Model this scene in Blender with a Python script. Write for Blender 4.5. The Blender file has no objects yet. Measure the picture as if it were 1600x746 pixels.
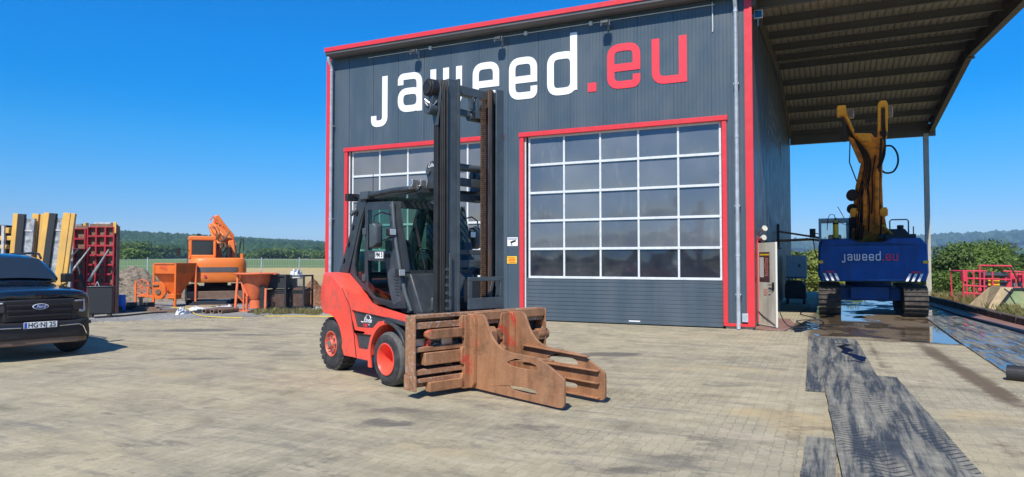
import bpy, bmesh, math, random
import numpy as np
from mathutils import Vector, Matrix, noise
from mathutils.geometry import tessellate_polygon
R = math.radians
rnd = random.Random(7)
S = bpy.context.scene
COL = S.collection

# ------------------------------------------------------------------ camera
cam_d = bpy.data.cameras.new('camera'); cam = bpy.data.objects.new('camera', cam_d); COL.objects.link(cam)
cam.location = (0, 0, 1.8); cam.rotation_euler = (R(90) + math.atan(34/1060), 0, 0)
cam_d.sensor_width = 36; cam_d.lens = 1060/1600*36; cam_d.clip_start = .1; cam_d.clip_end = 9000
S.camera = cam

# ------------------------------------------------------------------ light
SUN_DIR = Vector((-.325, -.945, 0)).normalized()       # towards the sun, on the ground
EL = R(50)
W = bpy.data.worlds.new('World'); S.world = W; W.use_nodes = True
wn = W.node_tree; wn.nodes.clear()
sky = wn.nodes.new('ShaderNodeTexSky'); sky.sky_type = 'NISHITA'; sky.sun_disc = False
sky.sun_elevation = EL; sky.sun_rotation = math.atan2(SUN_DIR.x, SUN_DIR.y)
sky.altitude = 900; sky.air_density = .95; sky.dust_density = .0; sky.ozone_density = 3.6
hs = wn.nodes.new('ShaderNodeHueSaturation'); hs.inputs['Saturation'].default_value = 1.5; hs.inputs['Hue'].default_value = .504
bg = wn.nodes.new('ShaderNodeBackground'); bg.inputs['Strength'].default_value = .135
wo = wn.nodes.new('ShaderNodeOutputWorld')
# deep clear-air tint of the whole dome by elevation (darker, bluer horizon band than the standard model)
wtc = wn.nodes.new('ShaderNodeTexCoord'); wsx = wn.nodes.new('ShaderNodeSeparateXYZ'); wr = wn.nodes.new('ShaderNodeValToRGB'); wm = wn.nodes.new('ShaderNodeMix'); wm.data_type = 'RGBA'; wm.blend_type = 'MULTIPLY'; wm.inputs[0].default_value = 1
el_ = wr.color_ramp.elements
while len(el_) < 5: el_.new(.5)
for e_, (p_, c_) in zip(el_, ((0, (.42, .44, .56)), (.06, (.40, .48, .62)), (.168, (.50, .78, .79)), (.29, (.05, .95, .97)), (.6, (.15, 1, 1)))): e_.position = p_; e_.color = (*c_, 1)
wn.links.new(wtc.outputs['Generated'], wsx.inputs[0]); wn.links.new(wsx.outputs[2], wr.inputs[0])
wn.links.new(sky.outputs[0], hs.inputs['Color']); wn.links.new(hs.outputs[0], wm.inputs[6]); wn.links.new(wr.outputs[0], wm.inputs[7]); wn.links.new(wm.outputs[2], bg.inputs[0]); wn.links.new(bg.outputs[0], wo.inputs[0])
sd = bpy.data.lights.new('sun', 'SUN'); sd.energy = 4.0; sd.angle = R(.5); sd.color = (1, .95, .86)
sun = bpy.data.objects.new('sun', sd); COL.objects.link(sun)
sv = Vector((SUN_DIR.x*math.cos(EL), SUN_DIR.y*math.cos(EL), math.sin(EL)))
sun.rotation_euler = sv.to_track_quat('Z', 'Y').to_euler(); sun.location = sv*60
S.view_settings.view_transform = 'Standard'; S.view_settings.look = 'None'
S.view_settings.gamma = 1; S.view_settings.exposure = .55

# ------------------------------------------------------------------ mesh helper
def V(*a): return Vector(a)
class MB:
    def __init__(s): s.v = []; s.f = []
    def add(s, vs, fs):
        n = len(s.v); s.v += [tuple(v) for v in vs]; s.f += [tuple(i+n for i in f) for f in fs]; return s
    def box(s, x0, x1, y0, y1, z0, z1):
        vs = [(x, y, z) for x in (x0, x1) for y in (y0, y1) for z in (z0, z1)]
        return s.add(vs, [(0,1,3,2),(4,6,7,5),(0,4,5,1),(2,3,7,6),(0,2,6,4),(1,5,7,3)])
    def beam(s, p0, p1, w, h, up=(0,0,1)):
        p0 = Vector(p0); p1 = Vector(p1); d = (p1-p0).normalized(); u = Vector(up)
        if abs(d.dot(u)) > .98: u = Vector((1,0,0))
        a = d.cross(u).normalized(); b = a.cross(d).normalized()
        vs = []
        for p in (p0, p1):
            for (i, j) in ((-1,-1),(1,-1),(1,1),(-1,1)): vs.append(p + a*w/2*i + b*h/2*j)
        return s.add(vs, [(3,2,1,0),(4,5,6,7),(0,1,5,4),(1,2,6,5),(2,3,7,6),(3,0,4,7)])
    def cyl(s, p0, p1, r0, r1=None, n=16, caps=True):
        r1 = r0 if r1 is None else r1
        p0 = Vector(p0); p1 = Vector(p1); d = (p1-p0).normalized()
        a = d.orthogonal().normalized(); b = d.cross(a)
        vs = [p + (a*math.cos(2*math.pi*k/n) + b*math.sin(2*math.pi*k/n))*r for p, r in ((p0,r0),(p1,r1)) for k in range(n)]
        fs = [(k, (k+1)%n, n+(k+1)%n, n+k) for k in range(n)]
        if caps: fs += [tuple(range(n))[::-1], tuple(range(n, 2*n))]
        return s.add(vs, fs)
    def tube(s, pts, r, n=8):
        P = [Vector(p) for p in pts]; vs = []; fs = []; a = None
        for i, p in enumerate(P):
            d = (P[min(i+1,len(P)-1)] - P[max(i-1,0)]).normalized()
            if a is None: a = d.orthogonal().normalized()
            a = (a - d*a.dot(d)).normalized(); b = d.cross(a)
            rr = r[i] if isinstance(r, (list, tuple)) else r
            vs += [p + (a*math.cos(2*math.pi*k/n) + b*math.sin(2*math.pi*k/n))*rr for k in range(n)]
        for i in range(len(P)-1):
            fs += [(i*n+k, i*n+(k+1)%n, (i+1)*n+(k+1)%n, (i+1)*n+k) for k in range(n)]
        fs += [tuple(range(n))[::-1], tuple(range((len(P)-1)*n, len(P)*n))]
        return s.add(vs, fs)
    def lathe(s, prof, o, axis, n=32):
        o = Vector(o); d = Vector(axis).normalized(); a = d.orthogonal().normalized(); b = d.cross(a)
        vs = []; m = len(prof)
        for (t, r) in prof:
            vs += [o + d*t + (a*math.cos(2*math.pi*k/n) + b*math.sin(2*math.pi*k/n))*max(r, 1e-4) for k in range(n)]
        fs = [(i*n+k, i*n+(k+1)%n, (i+1)*n+(k+1)%n, (i+1)*n+k) for i in range(m-1) for k in range(n)]
        return s.add(vs, fs)
    def plate(s, outer, holes, fn, t0, t1):
        """outline with holes in 2-D; fn(a, b, t) gives the 3-D point; t0..t1 thickness"""
        loops = [outer] + list(holes); flat = [p for l in loops for p in l]
        tri = tessellate_polygon([[Vector((p[0], p[1], 0)) for p in l] for l in loops])
        n = len(flat)
        vs = [fn(p[0], p[1], t0) for p in flat] + [fn(p[0], p[1], t1) for p in flat]
        fs = [tuple(t) for t in tri] + [tuple(i+n for i in t[::-1]) for t in tri]
        k = 0
        for l in loops:
            m = len(l); fs += [(k+i, k+(i+1)%m, n+k+(i+1)%m, n+k+i) for i in range(m)]; k += m
        return s.add(vs, fs)
    def xz(s, outer, y0, y1, holes=()): return s.plate(outer, holes, lambda a, b, t: (a, t, b), y0, y1)
    def yz(s, outer, x0, x1, holes=()): return s.plate(outer, holes, lambda a, b, t: (t, a, b), x0, x1)
    def xy(s, outer, z0, z1, holes=()): return s.plate(outer, holes, lambda a, b, t: (a, b, t), z0, z1)
    def loft(s, secs, cap=True, closed=True):
        n = len(secs[0]); vs = [p for q in secs for p in q]; fs = []
        for i in range(len(secs)-1):
            for k in range(n if closed else n-1):
                fs.append((i*n+k, i*n+(k+1)%n, (i+1)*n+(k+1)%n, (i+1)*n+k))
        if cap == 'tri':
            for o_ in (0, (len(secs)-1)*n):
                nn = Vector((0, 0, 0)); L = [Vector(v) for v in vs[o_:o_+n]]
                fs += [tuple(i+o_ for i in t) for t in tessellate_polygon([L])]
        elif cap: fs += [tuple(range(n))[::-1], tuple(range((len(secs)-1)*n, len(secs)*n))]
        return s.add(vs, fs)
    def mesh(s, name):
        m = bpy.data.meshes.new(name); m.from_pydata(s.v, [], s.f); m.validate()
        bm = bmesh.new(); bm.from_mesh(m); bmesh.ops.recalc_face_normals(bm, faces=bm.faces); bm.to_mesh(m); bm.free()
        return m
    def build(s, name, mat, parent=None, bevel=0, smooth=False, sub=0, seg=2, angle=35):
        m = s.mesh(name); m.materials.append(mat); o = bpy.data.objects.new(name, m); COL.objects.link(o)
        if parent: o.parent = parent
        if sub:
            q = o.modifiers.new('s', 'SUBSURF'); q.levels = sub; q.render_levels = sub
        if bevel:
            q = o.modifiers.new('b', 'BEVEL'); q.width = bevel; q.segments = seg; q.limit_method = 'ANGLE'; q.angle_limit = R(30)
        if smooth or bevel:
            for p in m.polygons: p.use_smooth = True
            if not sub: m.set_sharp_from_angle(angle=R(angle))
        return o

def spl(pts, k=7):
    P = [Vector(p) for p in pts]; out = []
    for i in range(len(P)-1):
        a = P[max(i-1, 0)]; b = P[i]; c = P[i+1]; d = P[min(i+2, len(P)-1)]
        for j in range(k): t = j/k; out.append(.5*((2*b)+(c-a)*t+(2*a-5*b+4*c-d)*t*t+(3*b-a-3*c+d)*t**3))
    return out+[P[-1]]
def pieces(mb, name, mat, parent=None, **k):
    """builds every connected piece of the mesh data as a part of its own"""
    n = len(mb.v); up = list(range(n))
    def find(a):
        while up[a] != a: up[a] = up[up[a]]; a = up[a]
        return a
    for f in mb.f:
        r = find(f[0])
        for i in f[1:]: up[find(i)] = r
    groups = {}
    for f in mb.f: groups.setdefault(find(f[0]), []).append(f)
    out = []
    for fs in groups.values():
        idx = sorted({i for f in fs for i in f}); mp = {i: j for j, i in enumerate(idx)}
        q_ = MB(); q_.v = [mb.v[i] for i in idx]; q_.f = [tuple(mp[i] for i in f) for f in fs]; out.append(q_.build(name, mat, parent, **k))
    return out
def empty(name, loc=(0,0,0), rz=0):
    o = bpy.data.objects.new(name, None); COL.objects.link(o); o.empty_display_size = .3
    o.location = loc; o.rotation_euler = (0, 0, rz); return o
def tag(o, label=None, cat=None, group=None, kind=None):
    if label: o['label'] = label
    if cat: o['category'] = cat
    if group: o['group'] = group
    if kind: o['kind'] = kind
    return o
def thing(name, label, cat, loc=(0,0,0), rz=0, group=None): return tag(empty(name, loc, rz), label, cat, group)
def place(o, loc, rz=0): o.location = loc; o.rotation_euler = (0, 0, rz); return o

def text_mesh(txt, size, fn, name, mat, parent, shear=0, off=0, spacing=1, width=None):
    c = bpy.data.curves.new('t', 'FONT'); c.body = txt; c.size = size; c.shear = shear; c.offset = off
    c.space_character = spacing; c.align_x = 'CENTER'; c.align_y = 'CENTER'; c.resolution_u = 4
    t = bpy.data.objects.new('t', c); COL.objects.link(t)
    me = bpy.data.meshes.new_from_object(t.evaluated_get(bpy.context.evaluated_depsgraph_get()))
    bpy.data.objects.remove(t); bpy.data.curves.remove(c)
    k = 1
    if width:
        xs = [v.co.x for v in me.vertices]; k = width/(max(xs)-min(xs))
    for v in me.vertices: v.co = Vector(fn(v.co.x*k, v.co.y))
    me.name = name; me.materials.clear(); me.materials.append(mat)
    o = bpy.data.objects.new(name, me); COL.objects.link(o); o.parent = parent; return o

# ------------------------------------------------------------------ materials
class N:
    """small node-tree writer"""
    def __init__(s, name):
        s.m = bpy.data.materials.new(name); s.m.use_nodes = True; s.t = s.m.node_tree; s.t.nodes.clear()
        s.out = s.t.nodes.new('ShaderNodeOutputMaterial')
        s.tc = s.t.nodes.new('ShaderNodeTexCoord')
    def n(s, typ, **k):
        o = s.t.nodes.new('ShaderNode'+typ)
        for a, b in k.items(): setattr(o, a, b)
        return o
    def l(s, a, b): s.t.links.new(a, b)
    def co(s, scale=(1,1,1), rot=(0,0,0), loc=(0,0,0), src=None):
        m = s.n('Mapping'); m.inputs['Scale'].default_value = scale; m.inputs['Rotation'].default_value = rot; m.inputs['Location'].default_value = loc
        s.l(src or s.tc.outputs['Object'], m.inputs[0]); return m.outputs[0]
    def noise(s, scale, detail=4, rough=.55, co=None, dist=0):
        o = s.n('TexNoise'); o.inputs['Scale'].default_value = scale; o.inputs['Detail'].default_value = detail
        o.inputs['Roughness'].default_value = rough; o.inputs['Distortion'].default_value = dist
        s.l(co or s.tc.outputs['Object'], o.inputs['Vector']); return o.outputs['Fac']
    def ramp(s, f, *st, interp='LINEAR'):
        r = s.n('ValToRGB'); r.color_ramp.interpolation = interp; e = r.color_ramp.elements
        while len(e) < len(st): e.new(.5)
        for k, (p, c) in enumerate(st):
            e[k].position = p; e[k].color = (c, c, c, 1) if isinstance(c, (int, float)) else (*c, 1)
        s.l(f, r.inputs[0]); return r.outputs[0]
    def mix(s, f, a, b, mode='MIX'):
        m = s.n('Mix', data_type='RGBA', blend_type=mode)
        for sock, x in ((m.inputs[0], f), (m.inputs[6], a), (m.inputs[7], b)):
            if hasattr(x, 'default_value'): s.l(x, sock)
            elif isinstance(x, (int, float)): sock.default_value = x if sock == m.inputs[0] else (x, x, x, 1)
            else: sock.default_value = (*x, 1)
        return m.outputs[2]
    def math(s, op, a, b=0, c=None, clamp=False):
        m = s.n('Math', operation=op, use_clamp=clamp)
        for i, x in enumerate((a, b, c)):
            if x is None: continue
            if hasattr(x, 'default_value'): s.l(x, m.inputs[i])
            else: m.inputs[i].default_value = x
        return m.outputs[0]
    def bump(s, h, strength=.3, dist=.02, normal=None):
        b = s.n('Bump'); b.inputs['Strength'].default_value = strength; b.inputs['Distance'].default_value = dist
        s.l(h, b.inputs['Height'])
        if normal: s.l(normal, b.inputs['Normal'])
        return b.outputs[0]
    def bsdf(s, col, rough=.5, metal=0, normal=None, **k):
        b = s.n('BsdfPrincipled')
        for key, x in (('Base Color', col), ('Roughness', rough), ('Metallic', metal), *[(q.replace('_', ' '), w) for q, w in k.items()]):
            i = b.inputs[key]
            if hasattr(x, 'default_value'): s.l(x, i)
            elif isinstance(x, (int, float)): i.default_value = x
            else: i.default_value = (*x, 1)
        if normal: s.l(normal, b.inputs['Normal'])
        s.l(b.outputs[0], s.out.inputs[0]); return b

def paint(name, col, rough=.45, metal=0, var=.12, scale=3, dirt=None, damt=.5, dscale=4, bump=0, coat=0, streak=False, spec=.5, thr=.52):
    """painted / plastic / metal surface: uneven tone, blotchy dirt, optional run streaks, fine bump"""
    q = N(name)
    n1 = q.noise(scale, 5)
    lo = tuple(c*(1-var) for c in col); hi = tuple(min(1, c*(1+var)) for c in col)
    c = q.ramp(n1, (.3, lo), (.7, hi))
    if dirt:
        cc = q.co((1, 1, .18)) if streak else None
        n2 = q.noise(dscale, 8, .65, cc)
        f = q.math('MULTIPLY', q.ramp(n2, (thr-.07, 0), (thr+.12, 1)), damt)
        c = q.mix(f, c, dirt)
    rr = q.ramp(q.noise(scale*2.3, 4), (.3, max(.02, rough-.1)), (.7, min(1, rough+.12)))
    nm = q.bump(q.noise(scale*12, 6), bump, .01) if bump else None
    q.bsdf(c, rr, metal, nm, Coat_Weight=coat, Coat_Roughness=.08, Specular_IOR_Level=spec)
    return q.m

RUST = (.19, .085, .04); MUD = (.22, .17, .115)
M = {}
M['red'] = paint('red_paint', (.93, .085, .050), .38, var=.10, scale=4, dirt=(.38, .10, .07), damt=.6, dscale=7, bump=.05, coat=.2, thr=.56)
M['trim'] = paint('red_trim', (.70, .035, .045), .42, var=.05, dirt=(.4, .06, .05), damt=.25, streak=True)
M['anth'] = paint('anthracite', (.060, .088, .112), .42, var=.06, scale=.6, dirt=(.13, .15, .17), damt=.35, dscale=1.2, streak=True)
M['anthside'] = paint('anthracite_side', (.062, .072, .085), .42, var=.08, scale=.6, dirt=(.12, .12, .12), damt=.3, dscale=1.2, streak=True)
M['white'] = paint('white_letters', (.82, .82, .82), .5, var=.02)
M['redl'] = paint('red_letters', (.78, .04, .06), .5, var=.02)
M['alu'] = paint('white_frame', (.66, .69, .70), .4, var=.05, dirt=(.4, .4, .38), damt=.3, dscale=9)
M['zinc'] = paint('zinc_pipe', (.50, .55, .60), .42, .25, var=.15, scale=6, dirt=(.28, .3, .3), damt=.4)
M['dgrey'] = paint('charcoal_paint', (.032, .040, .047), .42, var=.12, dirt=(.11, .10, .09), damt=.25, dscale=5)
M['mast'] = paint('mast_steel', (.060, .078, .090), .45, .1, var=.25, scale=5, dirt=(.085, .082, .078), damt=.45, dscale=6, streak=True, bump=.1)
M['mastrust'] = paint('mast_rusty_channel', (.055, .050, .048), .55, .2, var=.3, scale=6, dirt=(.19, .095, .045), damt=.8, dscale=5, streak=True, bump=.15)
M['black'] = paint('black_rubber', (.014, .014, .015), .6, var=.2, dirt=(.05, .045, .04), damt=.3)
M['tyre'] = paint('tyre_rubber', (.028, .028, .030), .78, var=.3, scale=8, dirt=(.10, .09, .075), damt=.45, dscale=7, bump=.3)
M['tread'] = paint('worn_tread', (.085, .085, .083), .85, var=.2, scale=10, dirt=(.17, .155, .13), damt=.5, dscale=12, bump=.3)
M['chain'] = paint('rusty_chain', (.13, .075, .045), .6, .3, var=.4, scale=20, bump=.3)
M['silver'] = paint('bare_metal', (.45, .44, .42), .35, .8, var=.2, scale=9, dirt=(.2, .15, .1), damt=.4)
M['orange'] = paint('orange_paint', (.80, .16, .02), .45, var=.1, dirt=(.35, .11, .04), damt=.4, streak=True)
M['orange2'] = paint('faded_orange', (.78, .17, .055), .55, var=.15, dirt=(.50, .14, .07), damt=.6, dscale=7, streak=True, bump=.15)
M['orangelt'] = paint('machine_orange', (.86, .205, .03), .45, var=.1, dirt=(.55, .22, .08), damt=.5, dscale=3)
M['blue'] = paint('blue_paint', (.003, .078, .31), .5, var=.12, scale=1.5, spec=.3, dirt=(.008, .04, .13), damt=.5, streak=True)
M['yellow'] = paint('machine_yellow', (.95, .52, .06), .5, var=.08, dirt=(.4, .18, .04), damt=.35, dscale=4, thr=.5)
M['yellowg'] = paint('grimy_yellow', (.95, .36, .03), .6, var=.2, dirt=(.20, .085, .03), damt=.75, dscale=3, thr=.48, bump=.2)
M['yellowb'] = paint('yellow_timber_beam', (.72, .40, .07), .6, var=.12, dirt=(.35, .3, .22), damt=.5, dscale=2.5, streak=True)
M['form'] = paint('formwork_panel', (.20, .22, .24), .7, var=.2, dirt=(.52, .53, .53), damt=.8, dscale=5, bump=.2, thr=.5)
M['formw'] = paint('white_panel', (.55, .55, .53), .7, var=.15, dirt=(.2, .2, .2), damt=.7, dscale=6)
M['darkred'] = paint('crimson_steel', (.42, .018, .035), .5, var=.15, dirt=(.16, .05, .035), damt=.7, dscale=6, bump=.1)
M['plywood'] = paint('brown_plywood', (.17, .10, .06), .7, var=.35, scale=7, dirt=(.3, .22, .15), damt=.6, dscale=8)
M['trackm'] = paint('muddy_track', (.040, .034, .030), .8, .1, var=.3, scale=9, dirt=(.13, .10, .07), damt=.6, dscale=7, bump=.4)
M['brownsteel'] = paint('brown_steel', (.20, .13, .09), .6, var=.2, dirt=(.12, .08, .05), damt=.6, bump=.2)
M['concrete'] = paint('plinth_concrete', (.42, .38, .31), .85, var=.15, dirt=(.18, .15, .1), damt=.5, dscale=8, bump=.3)
M['cream'] = paint('cream_door', (.66, .64, .56), .5, var=.04, dirt=(.36, .31, .22), damt=.6, dscale=3.2, streak=True)
M['carpaint'] = paint('black_car_paint', (.010, .013, .018), .22, .25, var=.1, coat=1)
M['carplastic'] = paint('car_plastic', (.016, .015, .016), .55, var=.2)
M['carglass'] = paint('dark_car_glass', (.02, .026, .03), .03, var=.1, coat=.6)
M['chrome'] = paint('chrome', (.75, .76, .78), .15, 1, var=.05)
M['lens'] = paint('lamp_lens', (.55, .6, .66), .12, .3, var=.1, coat=1)
M['plate'] = paint('plate_white', (.82, .84, .84), .4, var=.02)
M['euband'] = paint('plate_blue', (.01, .09, .5), .4, var=.02)
M['inkb'] = paint('black_ink', (.015, .015, .015), .5, var=.02)
M['inkr'] = paint('red_ink', (.6, .03, .03), .5, var=.02)
M['signy'] = paint('yellow_sign', (.85, .55, .02), .5, var=.03)
M['canopy'] = paint('canopy_sheet', (.36, .325, .27), .55, var=.12, scale=.8, dirt=(.26, .25, .21), damt=.5, dscale=.7)
M['purlin'] = paint('purlin_steel', (.135, .132, .13), .5, .2, var=.12, scale=1)
M['rafter'] = paint('rafter_steel', (.10, .078, .065), .55, .1, var=.15)
M['galv'] = paint('galvanised_column', (.50, .47, .40), .55, .2, var=.1, dirt=(.3, .28, .24), damt=.4)
M['gutter'] = paint('gutter_underside', (.13, .12, .12), .5, .2, var=.1, scale=1)
M['cab_white'] = paint('cabinet_paint', (.50, .58, .60), .5, var=.05, dirt=(.3, .34, .36), damt=.3)
M['pinkred'] = paint('lift_red', (.66, .035, .075), .5, var=.15, dirt=(.4, .08, .08), damt=.5)
M['pinkwhite'] = paint('lift_deck', (.7, .5, .5), .6, var=.15, scale=20)
M['teal'] = paint('teal_paint', (.03, .22, .20), .5, var=.1)
M['olive'] = paint('pale_green_steel', (.23, .30, .14), .7, var=.18, scale=2, dirt=(.38, .30, .17), damt=.7, dscale=3, bump=.2)
M['tan'] = paint('sandy_steel', (.42, .32, .19), .8, var=.2, dirt=(.25, .2, .12), damt=.6, bump=.2)
M['sleeper'] = paint('sleeper_wood', (.055, .042, .034), .85, var=.4, scale=5, dirt=(.17, .12, .07), damt=.6, dscale=6, bump=.5)
M['hosey'] = paint('yellow_hose', (.75, .55, .05), .5, var=.1)
M['foil'] = paint('plastic_sheet', (.72, .74, .76), .35, var=.15, scale=6)
M['bluetarp'] = paint('blue_tarp', (.02, .16, .48), .45, var=.15)
M['bluebin'] = paint('blue_drum', (.01, .2, .8), .4, var=.05)
M['rustmesh'] = paint('rusty_scrap', (.24, .11, .055), .8, var=.5, scale=14, dirt=(.1, .06, .04), damt=.7, dscale=10, bump=.6)
M['bark'] = paint('bark', (.11, .08, .055), .9, var=.3, scale=10, bump=.5)
M['leather'] = paint('dark_seat', (.02, .022, .025), .6, var=.1)

def clamp_steel(name, redamt, pale=0):
    """worn clamp steel: brown rust with vertical runs, patches of the old red paint, optional pale scale"""
    q = N(name)
    base = q.ramp(q.noise(5, 8, .6, q.co((1, 1, .25))), (.26, (.20, .095, .048)), (.48, (.37, .178, .085)), (.74, (.46, .245, .130)))
    fine = q.ramp(q.noise(45, 6, .7), (.3, .72), (.7, 1.2))
    base = q.mix(1, base, fine, 'MULTIPLY')
    base = q.mix(1, base, q.ramp(q.noise(2.1, 9, .68), (.30, .50), (.48, .95), (.7, 1.08)), 'MULTIPLY')
    scr = q.math('MULTIPLY', q.ramp(q.noise(3, 6, .8, q.co((.5, 1, 14), (0, R(12), 0))), (.64, 0), (.70, 1)), .35); base = q.mix(scr, base, (.40, .30, .24))
    if redamt: base = q.mix(q.ramp(q.noise(4.5, 9, .68), (.66-redamt*.26, 0), (.78-redamt*.26, .9)), base, (.55, .035, .025))
    if pale: base = q.mix(q.math('MULTIPLY', q.ramp(q.noise(16, 10, .75), (.53, 0), (.60, 1)), pale), base, (.46, .41, .35))
    q.bsdf(base, q.ramp(q.noise(12, 5), (.3, .5), (.7, .8)), .15, q.bump(q.noise(40, 8, .7), .35, .006))
    return q.m
M['rust'] = clamp_steel('rusty_clamp_steel', 0)
M['rustr'] = clamp_steel('rusty_red_clamp_steel', .45)
M['rustR'] = clamp_steel('worn_red_clamp_paint', .85)
M['rustp'] = clamp_steel('scaled_rail_steel', 0, .6); M['rustpp'] = clamp_steel('pale_rail_steel', 0, .95)

def glass(name, tint, refl=.9, rough=.02, base=None, bf=0):
    q = N(name)
    tr = q.n('BsdfTransparent'); tr.inputs[0].default_value = (*tint, 1)
    gl = q.n('BsdfGlossy'); gl.inputs['Roughness'].default_value = rough; gl.inputs[0].default_value = (.9, .95, 1, 1)
    fr = q.n('Fresnel'); gm = q.n('NewGeometry'); q.l(q.math('ADD', 1.5, q.math('MULTIPLY', gm.outputs['Backfacing'], 1/1.5-1.5)), fr.inputs[0])
    mx = q.n('MixShader'); q.l(q.math('MULTIPLY', fr.outputs[0], refl), mx.inputs[0]); q.l(tr.outputs[0], mx.inputs[1]); q.l(gl.outputs[0], mx.inputs[2])
    q.l(mx.outputs[0], q.out.inputs[0]); return q.m
M['cabglass'] = glass('green_cab_glass', (.50, .70, .64), .8)
M['clearglass'] = glass('clear_glass', (.75, .8, .8), 1.2)

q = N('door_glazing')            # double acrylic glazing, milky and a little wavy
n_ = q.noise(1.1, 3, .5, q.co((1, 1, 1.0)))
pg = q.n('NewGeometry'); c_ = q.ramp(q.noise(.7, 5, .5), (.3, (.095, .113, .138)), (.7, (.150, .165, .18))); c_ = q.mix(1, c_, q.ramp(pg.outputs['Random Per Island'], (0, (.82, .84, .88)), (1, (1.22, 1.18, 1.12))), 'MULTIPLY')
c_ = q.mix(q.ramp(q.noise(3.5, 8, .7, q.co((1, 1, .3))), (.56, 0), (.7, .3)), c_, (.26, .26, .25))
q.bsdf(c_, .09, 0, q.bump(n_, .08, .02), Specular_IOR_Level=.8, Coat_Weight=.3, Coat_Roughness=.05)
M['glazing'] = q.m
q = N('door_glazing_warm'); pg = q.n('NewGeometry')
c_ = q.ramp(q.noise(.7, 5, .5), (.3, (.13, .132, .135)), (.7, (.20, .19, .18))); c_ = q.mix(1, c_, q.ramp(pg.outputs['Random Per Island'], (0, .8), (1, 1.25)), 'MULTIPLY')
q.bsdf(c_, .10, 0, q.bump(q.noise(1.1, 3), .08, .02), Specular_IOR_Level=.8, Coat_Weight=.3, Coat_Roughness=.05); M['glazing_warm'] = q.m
q = N('door_glazing_dark_reflection')  # bottom row of panes: dark reflection painted into the base colour
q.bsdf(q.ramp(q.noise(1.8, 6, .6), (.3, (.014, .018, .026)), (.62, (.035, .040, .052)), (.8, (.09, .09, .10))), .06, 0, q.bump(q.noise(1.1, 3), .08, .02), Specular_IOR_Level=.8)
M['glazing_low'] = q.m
# ------------------------------------------------------------------ frames of the place
BO = Vector((6.234, 17.548, 0)); BA = math.atan2(-1060, 2284)      # building's right front corner, facade direction
EX = Vector((math.cos(BA), math.sin(BA), 0)); EY = Vector((-math.sin(BA), math.cos(BA), 0))
def bw(x, y, z=0): return BO + EX*x + EY*y + Vector((0, 0, z))
def wb(x, y):
    q = Vector((x, y, 0)) - BO; return q.dot(EX), q.dot(EY)

# ------------------------------------------------------------------ ground
def hterrain(x, y):
    r = math.hypot(x, y); az = math.atan2(x, y)      # az>0 to the right
    if y < 0: return -.12 + min(1, max(0, (r-60)/200))*3
    left = 1/(1+math.exp((az+.02)*14)); z = -.12
    z += left*(3.3*min(1, max(0, (r-42)/220))) - (1-left)*1.2*min(1, max(0, (r-34)/40))
    if r > 520:
        t = min(1, (r-520)/700); t = t*t*(3-2*t)
        top = 33*(1-.42*max(0, min(1, (az+.53)/.27)))        # left ridge sinks to the right
        z += left*top*t
    if r > 1600:
        t = min(1, (r-1600)/1500); t = t*t*(3-2*t)
        z += (1-left)*(66 + 14*math.sin(az*9+1) - 40*max(0, az-.62))*t
    z += noise.noise(Vector((x*.004, y*.004, 3)))*min(1, max(0, (r-80)/500))*4
    return z
rs = [0, 8, 16, 24, 32, 38, 46, 56, 70, 90, 120, 160, 210, 270, 340, 420, 520, 620, 720, 820, 920, 1020, 1120, 1220, 1350, 1600, 1900, 2300, 2700, 3100, 3600, 4200]
mb = MB(); na = 180
mb.v = [(0, 0, -.12)]
for r in rs[1:]:
    for k in range(na):
        a = 2*math.pi*k/na; x = r*math.sin(a); y = r*math.cos(a); mb.v.append((x, y, hterrain(x, y)))
mb.f = [(0, 1+k, 1+(k+1)%na) for k in range(na)]
for i in range(len(rs)-2):
    for k in range(na): mb.f.append((1+i*na+k, 1+(i+1)*na+k, 1+(i+1)*na+(k+1)%na, 1+i*na+(k+1)%na))
q = N('fields')
geo = q.n('NewGeometry'); P = geo.outputs['Position']
sp = q.n('SeparateXYZ'); q.l(P, sp.inputs[0]); rad = q.n('VectorMath', operation='LENGTH'); q.l(P, rad.inputs[0]); rr = rad.outputs['Value']
wob = q.noise(.03, 4, .6, P); rr2 = q.math('ADD', rr, q.math('MULTIPLY', q.math('SUBTRACT', wob, .5), 22))
fl = q.ramp(q.math('DIVIDE', rr2, 600), (.0, (.17, .15, .08)), (.06, (.15, .16, .05)), (.095, (.42, .30, .12)), (.165, (.46, .34, .13)), (.17, (.11, .17, .04)), (.33, (.13, .19, .05)), (.335, (.36, .30, .13)), (.45, (.10, .15, .045)), (.62, (.09, .14, .045)), (.8, (.03, .055, .022)))
left_az = q.math('DIVIDE', sp.outputs[0], q.math('MAXIMUM', sp.outputs[1], 1))
gre = q.ramp(q.math('ADD', q.math('MULTIPLY', left_az, -1), q.math('MULTIPLY', wob, .04)), (.50, 0), (.515, 1))
c = q.mix(q.math('MULTIPLY', gre, q.ramp(q.math('DIVIDE', rr2, 600), (.1, 0), (.12, 1), (.6, 1), (.65, 0))), fl, (.12, .19, .045))
c = q.mix(1, c, q.ramp(q.noise(.9, 8, .7, P), (.25, .7), (.75, 1.25)), 'MULTIPLY')
q.bsdf(c, .95, 0, q.bump(q.noise(4, 8, .7, P), .6, .1))
tag(mb.build('ground', q.m, smooth=True), kind='structure')

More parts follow.
